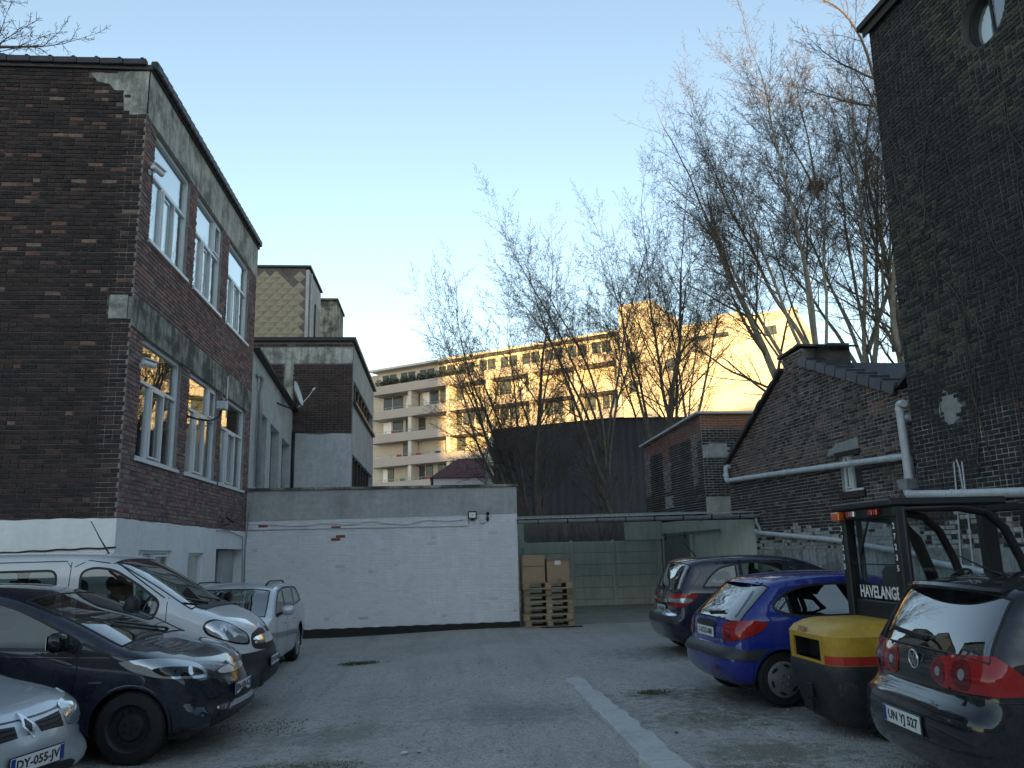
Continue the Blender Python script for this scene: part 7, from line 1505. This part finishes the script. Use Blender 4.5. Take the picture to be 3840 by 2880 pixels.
def loft(mb, layers, skip=None, top=True, bottom=True):
    n = len(plan); vs = []
    for z, ins, gx in layers:
        for x, y in plan: vs.append((max(x,0)+ins*(1 if x < 0.6 else 0)*(1-x/0.8), y*(1-ins*1.1), z))
    fs = []
    for k in range(len(layers)-1):
        for i in range(n-1):
            if skip and (k,i) in skip: continue
            fs.append((k*n+i,k*n+i+1,(k+1)*n+i+1,(k+1)*n+i))
        fs.append((k*n+n-1,k*n,(k+1)*n,(k+1)*n+n-1))
    if top: fs.append(tuple(range((len(layers)-1)*n,len(layers)*n)))
    if bottom: fs.append(tuple(range(n))[::-1])
    mb.add(vs,fs)
mb = MB(); loft(mb,[(0.09,0.16,0),(0.14,0.09,0),(0.40,0.015,0),(0.58,-0.01,0),(0.615,0.0,0)]); cwt = mb.build('counterweight','fork_grey',FK,smooth=50)
mb = MB(); loft(mb,[(0.617,0.003,0),(0.862,0.003,0)],skip={(0,4)},top=False,bottom=False)
loft(mb,[(0.8621,0.003,0),(0.915,0.05,0),(0.955,0.13,0),(0.972,0.20,0)],bottom=False)
mb.slab(rect(-0.34,0.617,0.34,0.862),[rect(-0.26,0.64,0.28,0.82)],(0.003,0,0),(0,1,0),(-1,0,0),0.02); hood = mb.build('engine_hood','fork_yellow',FK,smooth=45)
mb = MB(); mb.slab(rect(-0.28,0.63,0.30,0.83),[],(0.16,0,0),(0,1,0),(-1,0,0),0.01); mb.slab(rect(0.022,0.64,0.16,0.82),[],(0,-0.262,0),(1,0,0),(0,1,0),0.004); mb.slab(rect(0.022,0.64,0.16,0.82),[],(0,0.282,0),(1,0,0),(0,-1,0),0.004); mb.build('tow_recess','fork_black',hood)
mb = MB(); pl = [(x-0.004*(x<0.6),y*1.006) for x,y in plan[5:]]
for za, zb in ((0.625,0.70),):
    vs = [(x,y,z) for z in (za,zb) for x,y in pl]; n = len(pl); mb.add(vs,[(i,i+1,n+i+1,n+i) for i in range(n-1)])
mb.build('red_stripe','fork_red',hood)
for y0, z0, z1 in ((0.02,0.30,0.42),(0.04,0.18,0.27)): MB().bbox((-0.012,y0-0.07,z0),(0.02,y0+0.07,z1),0.004).build('weight_pocket','black_trim',cwt)
M4 = Matrix((Vector((0,-1,0)),Vector((0.42,0,0.9)).normalized(),Vector((-0.9,0,0.42)).normalized())).transposed().to_4x4(); M4.translation = Vector((0.016,0.10,0.888)); lettering('TCM',0.075,M4,'logo_red',hood,maxw=0.20)
mb = MB(); mb.bbox((0.80,-0.50,0.30),(1.95,0.50,0.62),0.02); mb.build('chassis','fork_black',FK)
mb = MB(); mb.bbox((0.80,-0.49,0.62),(1.25,0.49,0.95),0.03); mb.build('battery_cover','fork_black',FK)
mb = MB(); mb.bbox((1.80,-0.46,0.40),(2.05,0.46,1.16),0.03); mb.build('front_cowl','fork_black',FK)
# cab
for sd in (1,-1):
    mb = MB(); mb.bbox((0.72,sd*0.47-0.055,0.95),(0.83,sd*0.47+0.055,2.02),0.012); mb.build('cab_post','fork_black',FK)
    pts = [(0.80,0.99),(0.80,1.97),(1.35,1.98),(1.62,1.93),(1.78,1.78),(1.90,1.50),(2.00,1.18),(1.98,0.62)]
    mb = MB(); mb.tube([(x,sd*0.49,z) for x,z in pts],0.042,8); mb.build('door_frame','fork_black',FK,smooth=40)
    pts2 = [(0.90,1.0),(0.90,1.90),(1.20,1.90),(1.38,1.84),(1.50,1.70),(1.62,1.35),(1.70,1.02)]
    if sd > 0:
        mb = MB(); mb.tube([(x,sd*0.47,z) for x,z in pts2],[0.03,0.03,0.035,0.05,0.06,0.06,0.06],8); mb.build('inner_frame','fork_black',FK,smooth=40)
    gp_ = [(0.84,1.02),(0.84,1.93),(1.34,1.94),(1.60,1.89),(1.75,1.75),(1.86,1.49),(1.95,1.18),(1.94,1.02)]
    mb = MB(); mb.slab(gp_,[],(0,sd*0.485,0),(1,0,0),(0,sd,0),0.006); mb.build('door_glass','lamp_clear',FK)
mb = MB(); mb.bbox((0.66,-0.55,2.0),(1.80,0.55,2.07),0.015); roof = mb.build('cab_roof','fork_black',FK)
mb = MB(); mb.bbox((0.755,-0.415,0.96),(0.80,0.415,1.13),0.01); mb.build('rear_sill','fork_black',FK)
mb = MB(); mb.bbox((0.755,-0.415,1.90),(0.80,0.415,2.0),0.01); mb.build('rear_header','fork_black',FK)
mb = MB(); mb.slab(rect(-0.415,1.13,0.415,1.90),[],(0.775,0,0),(0,1,0),(-1,0,0),0.006); mb.build('rear_glass','lamp_clear',FK)
mb = MB(); mb.bar((0.77,-0.41,1.47),(0.77,0.41,1.47),0.012,0.012); mb.build('glass_joint','fork_black',FK)
M4 = Matrix((Vector((0,-1,0)),Vector((0,0,1)),Vector((-1,0,0)))).transposed().to_4x4(); M4.translation = Vector((0.766,-0.02,1.205)); lettering('HAVELANGE',0.16,M4,'white_letter',FK,maxw=0.70,bold=0.004)
for sd in (1,-1):
    for k, ch in enumerate('27235'):
        M5 = M4.copy(); M5.translation = Vector((0.716,sd*0.47+(0.0 if sd < 0 else 0.02),1.82-0.095*k)); lettering(ch,0.075,M5,'white_letter',FK)
mb = MB(); mb.bbox((0.63,0.36,1.90),(0.70,0.52,1.985),0.01); mb.build('amber_lamp','lens_amber',FK)
for y0, m in ((0.24,'lens_red'),(0.15,'lens_clear'),(-0.18,'lens_red'),(-0.27,'lens_red')):
    MB().bbox((0.66,y0-0.035,1.925),(0.70,y0+0.035,1.985),0.008).build('rear_lamp',m,FK)
mb = MB(); mb.bbox((0.70,-0.52,1.905),(0.75,0.52,1.998),0.008); mb.build('lamp_bar','fork_black',FK)
mb = MB(); mb.tube([(0.75,-0.02,1.93),(0.745,0.06,1.80),(0.748,0.20,1.58)],0.011,6); mb.bar((0.748,0.11,1.76),(0.748,0.21,1.56),0.02,0.02); mb.build('wiper','black_trim',FK)
mb = MB(); mb.bbox((1.02,-0.22,0.95),(1.45,0.22,1.05),0.04); st = mb.build('seat','seat_fabric',FK,smooth=40)
mb = MB(); mb.bbox((0.92,-0.22,1.02),(1.04,0.22,1.45),0.05); mb.build('backrest','seat_fabric',st,smooth=40)
c = Vector((1.62,0.05,1.28)); ax = Vector((-0.75,0,0.66)).normalized(); sx, sy = basis(ax)
mb = MB(); mb.tube([c+(sx*math.cos(a*math.pi/14)+sy*math.sin(a*math.pi/14))*0.16 for a in range(28)],0.014,6,closed=True); mb.tube([c,c+Vector((0.15,0,-0.35))],0.02,6)
for a in (0,2.1,4.2): mb.bar(c,c+(sx*math.cos(a)+sy*math.sin(a))*0.16,0.025,0.012,up=ax)
mb.build('steering_wheel','black_trim',FK,smooth=40)
for sd in (1,-1):
    for x, r, w in ((0.50,0.235,0.16),(1.72,0.32,0.20)):
        mb = MB(); o = Vector((x,sd*0.535,r)); axw = Vector((0,-sd,0)); mb.lathe([(0.012,r*0.55),(0.0,r*0.62),(0.004,r*0.90),(0.03,r),(w-0.03,r),(w,r*0.9),(w,r*0.5)],o,axw,30)
        for k in range(22):
            a = k*2*math.pi/22; q = Vector((math.cos(a),0,math.sin(a))); p = o+axw*0.01+q*(r-0.004); mb.bar(p,p+axw*(w-0.02)+Vector((-math.sin(a),0,math.cos(a)))*0.05,0.03,0.03,up=q)
        ty = mb.build('wheel','rubber',FK,smooth=40); MB().lathe([(0.02,r*0.56),(0.05,r*0.45),(0.05,r*0.25),(0.0,r*0.22),(0.0,0)],o,axw,20).build('rim','fork_yellow',ty,smooth=40)
    mb = MB(); mb.bbox((2.12,sd*0.32-0.05,0.10),(2.28,sd*0.32+0.05,2.02),0.01); mb.build('mast_channel','fork_black',FK)
    mb = MB(); mb.bbox((2.30,sd*0.28-0.06,0.02),(3.25,sd*0.28+0.06,0.06),0.01); mb.build('fork_tine','fork_black',FK)
for z in (0.4,1.2,1.95): MB().bbox((2.14,-0.28,z),(2.24,0.28,z+0.09),0.01).build('mast_crossbar','fork_black',FK)
MB().bbox((2.28,-0.45,0.25),(2.34,0.45,0.75),0.01).build('fork_carriage','fork_black',FK)
# ---------------------------------------------------------------- pallets and boxes
def pallet(label, x, y, z, rz, tone):
    P = thing('wooden_pallet',label,'pallet',(x,y,z),rz,'stacked wooden pallets'); W_, D_ = 1.12, 0.76
    def c(): t = tone*(0.75+0.5*rng.random()); return (0.34*t,0.255*t,0.16*t)
    def bd(name, a, b): mb = MB(); mb.color(c()); mb.bbox(a,b,0.004); mb.build(name,'pallet_wood',P)
    for k, (y0, w) in enumerate(((-0.38,0.13),(-0.20,0.09),(-0.06,0.13),(0.11,0.09),(0.25,0.13))): bd('top_board',(-W_/2+0.004*rng.normal(),y0,0.117),(W_/2+0.004*rng.normal(),y0+w,0.138))
    for x0 in (-0.55,-0.068,0.414): bd('cross_board',(x0,-D_/2,0.097),(x0+0.136,D_/2,0.116))
    for x0 in (-0.55,-0.068,0.414):
        for y0 in (-0.38,-0.07,0.24): bd('block',(x0,y0,0.021),(x0+0.136,y0+0.14,0.0965))
    for y0 in (-0.38,-0.05,0.26): bd('bottom_board',(-W_/2,y0,0.0),(W_/2,y0+0.10,0.0205))
names = ['lowest weathered pallet of the stack beside the white wall','second pallet from the ground in the stack beside the white wall','third pallet from the ground in the stack beside the white wall','middle pallet of the stack beside the white wall','pallet two below the top of the stack beside the white wall','grey pallet second from the top of the stack beside the white wall','topmost pallet of the stack carrying the two cardboard boxes']
tones = [1.05,1.0,0.8,0.95,0.75,0.6,1.1]
for k in range(7): pallet(names[k],2.40+0.012*rng.normal(),18.72+0.01*rng.normal(),0.002+0.1385*k,R(0.8*rng.normal()),tones[k])
zt = 0.002+0.1385*7
def carton(label, x, y, w, d, h, open_):
    B = thing('cardboard_box',label,'box',(x,y,zt),R(1.5*rng.normal())); mb = MB(); mb.bbox((-w/2,-d/2,0.001),(w/2,d/2,h),0.006); bx_ = mb.build('carton','cardboard',B)
    if open_:
        for s_, a in ((-1,25),(1,35)):
            m4 = Matrix.Translation((s_*w/2,0,h))@Matrix.Rotation(R(-s_*a),4,'Y'); MB().box((min(0,-s_*w*0.5),-d/2,0.0),(max(0,-s_*w*0.5),d/2,0.006),m4).build('flap','cardboard',B)
        MB().box((-w/2-0.002,-d/2-0.002,h*0.57),(w/2+0.002,d/2+0.002,h*0.62)).build('tape','tape',B)
    else:
        MB().box((-0.03,-d/2-0.002,h*0.0+0.01),(0.06,-d/2-0.0005,h*0.16)).build('tape','tape',B); MB().box((-w/2-0.002,-d/2-0.003,h-0.05),(w/2+0.002,d/2+0.003,h+0.002)).build('tape','tape',B)
        MB().box((-0.08,-d/2-0.006,h*0.76),(0.06,-d/2-0.004,h*0.94)).build('label_sheet','label_white',B)
carton('tall cardboard box with open flaps on the pallet stack',2.08,18.66,0.50,0.55,0.60,True)
carton('cardboard box with white label on the pallet stack',2.64,18.66,0.52,0.52,0.50,False)
o = MB().bbox((2.2,18.22,0.0),(3.12,18.30,0.02),0.004).build('plank','dark_wood'); tag(o,'thin dark plank lying on the ground before the pallets','plank')
# litter
def leaf(x, y, s, label, m, nm):
    mb = MB(); z = gz(x,y)+0.008; a = rng.random()*6.28; c, q = math.cos(a), math.sin(a); pts = [(-1,-0.1,0),(-0.4,-0.5,0.12),(0.4,-0.4,0.05),(1,0,0.15),(0.4,0.45,0.02),(-0.4,0.5,0.1)]
    pts = [(s*(px*c-py*q),s*(px*q+py*c),s*pz) for px,py,pz in pts]; mb.add(pts+[(p[0],p[1],p[2]+0.002) for p in pts],[tuple(range(6))[::-1],tuple(range(6,12))]+[(i,(i+1)%6,6+(i+1)%6,6+i) for i in range(6)]); ob = mb.build(nm,m); ob.location = (x,y,z); tag(ob,label,nm.split('_')[-1])
mat('dead_leaf',(0.10,0.06,0.035),0.9); mat('paper',(0.6,0.6,0.58),0.8)
leaf(-0.33,7.55,0.055,'flattened white paper scrap on the open gravel','paper','paper_scrap'); leaf(-0.20,7.5,0.025,'small dead leaf beside the white paper scrap','dead_leaf','dead_leaf'); leaf(2.72,6.25,0.03,'pale paper scrap near the dark hatchback','paper','paper_scrap'); leaf(2.15,7.7,0.035,'curled dead leaf between the concrete strip and the forklift','dead_leaf','dead_leaf')
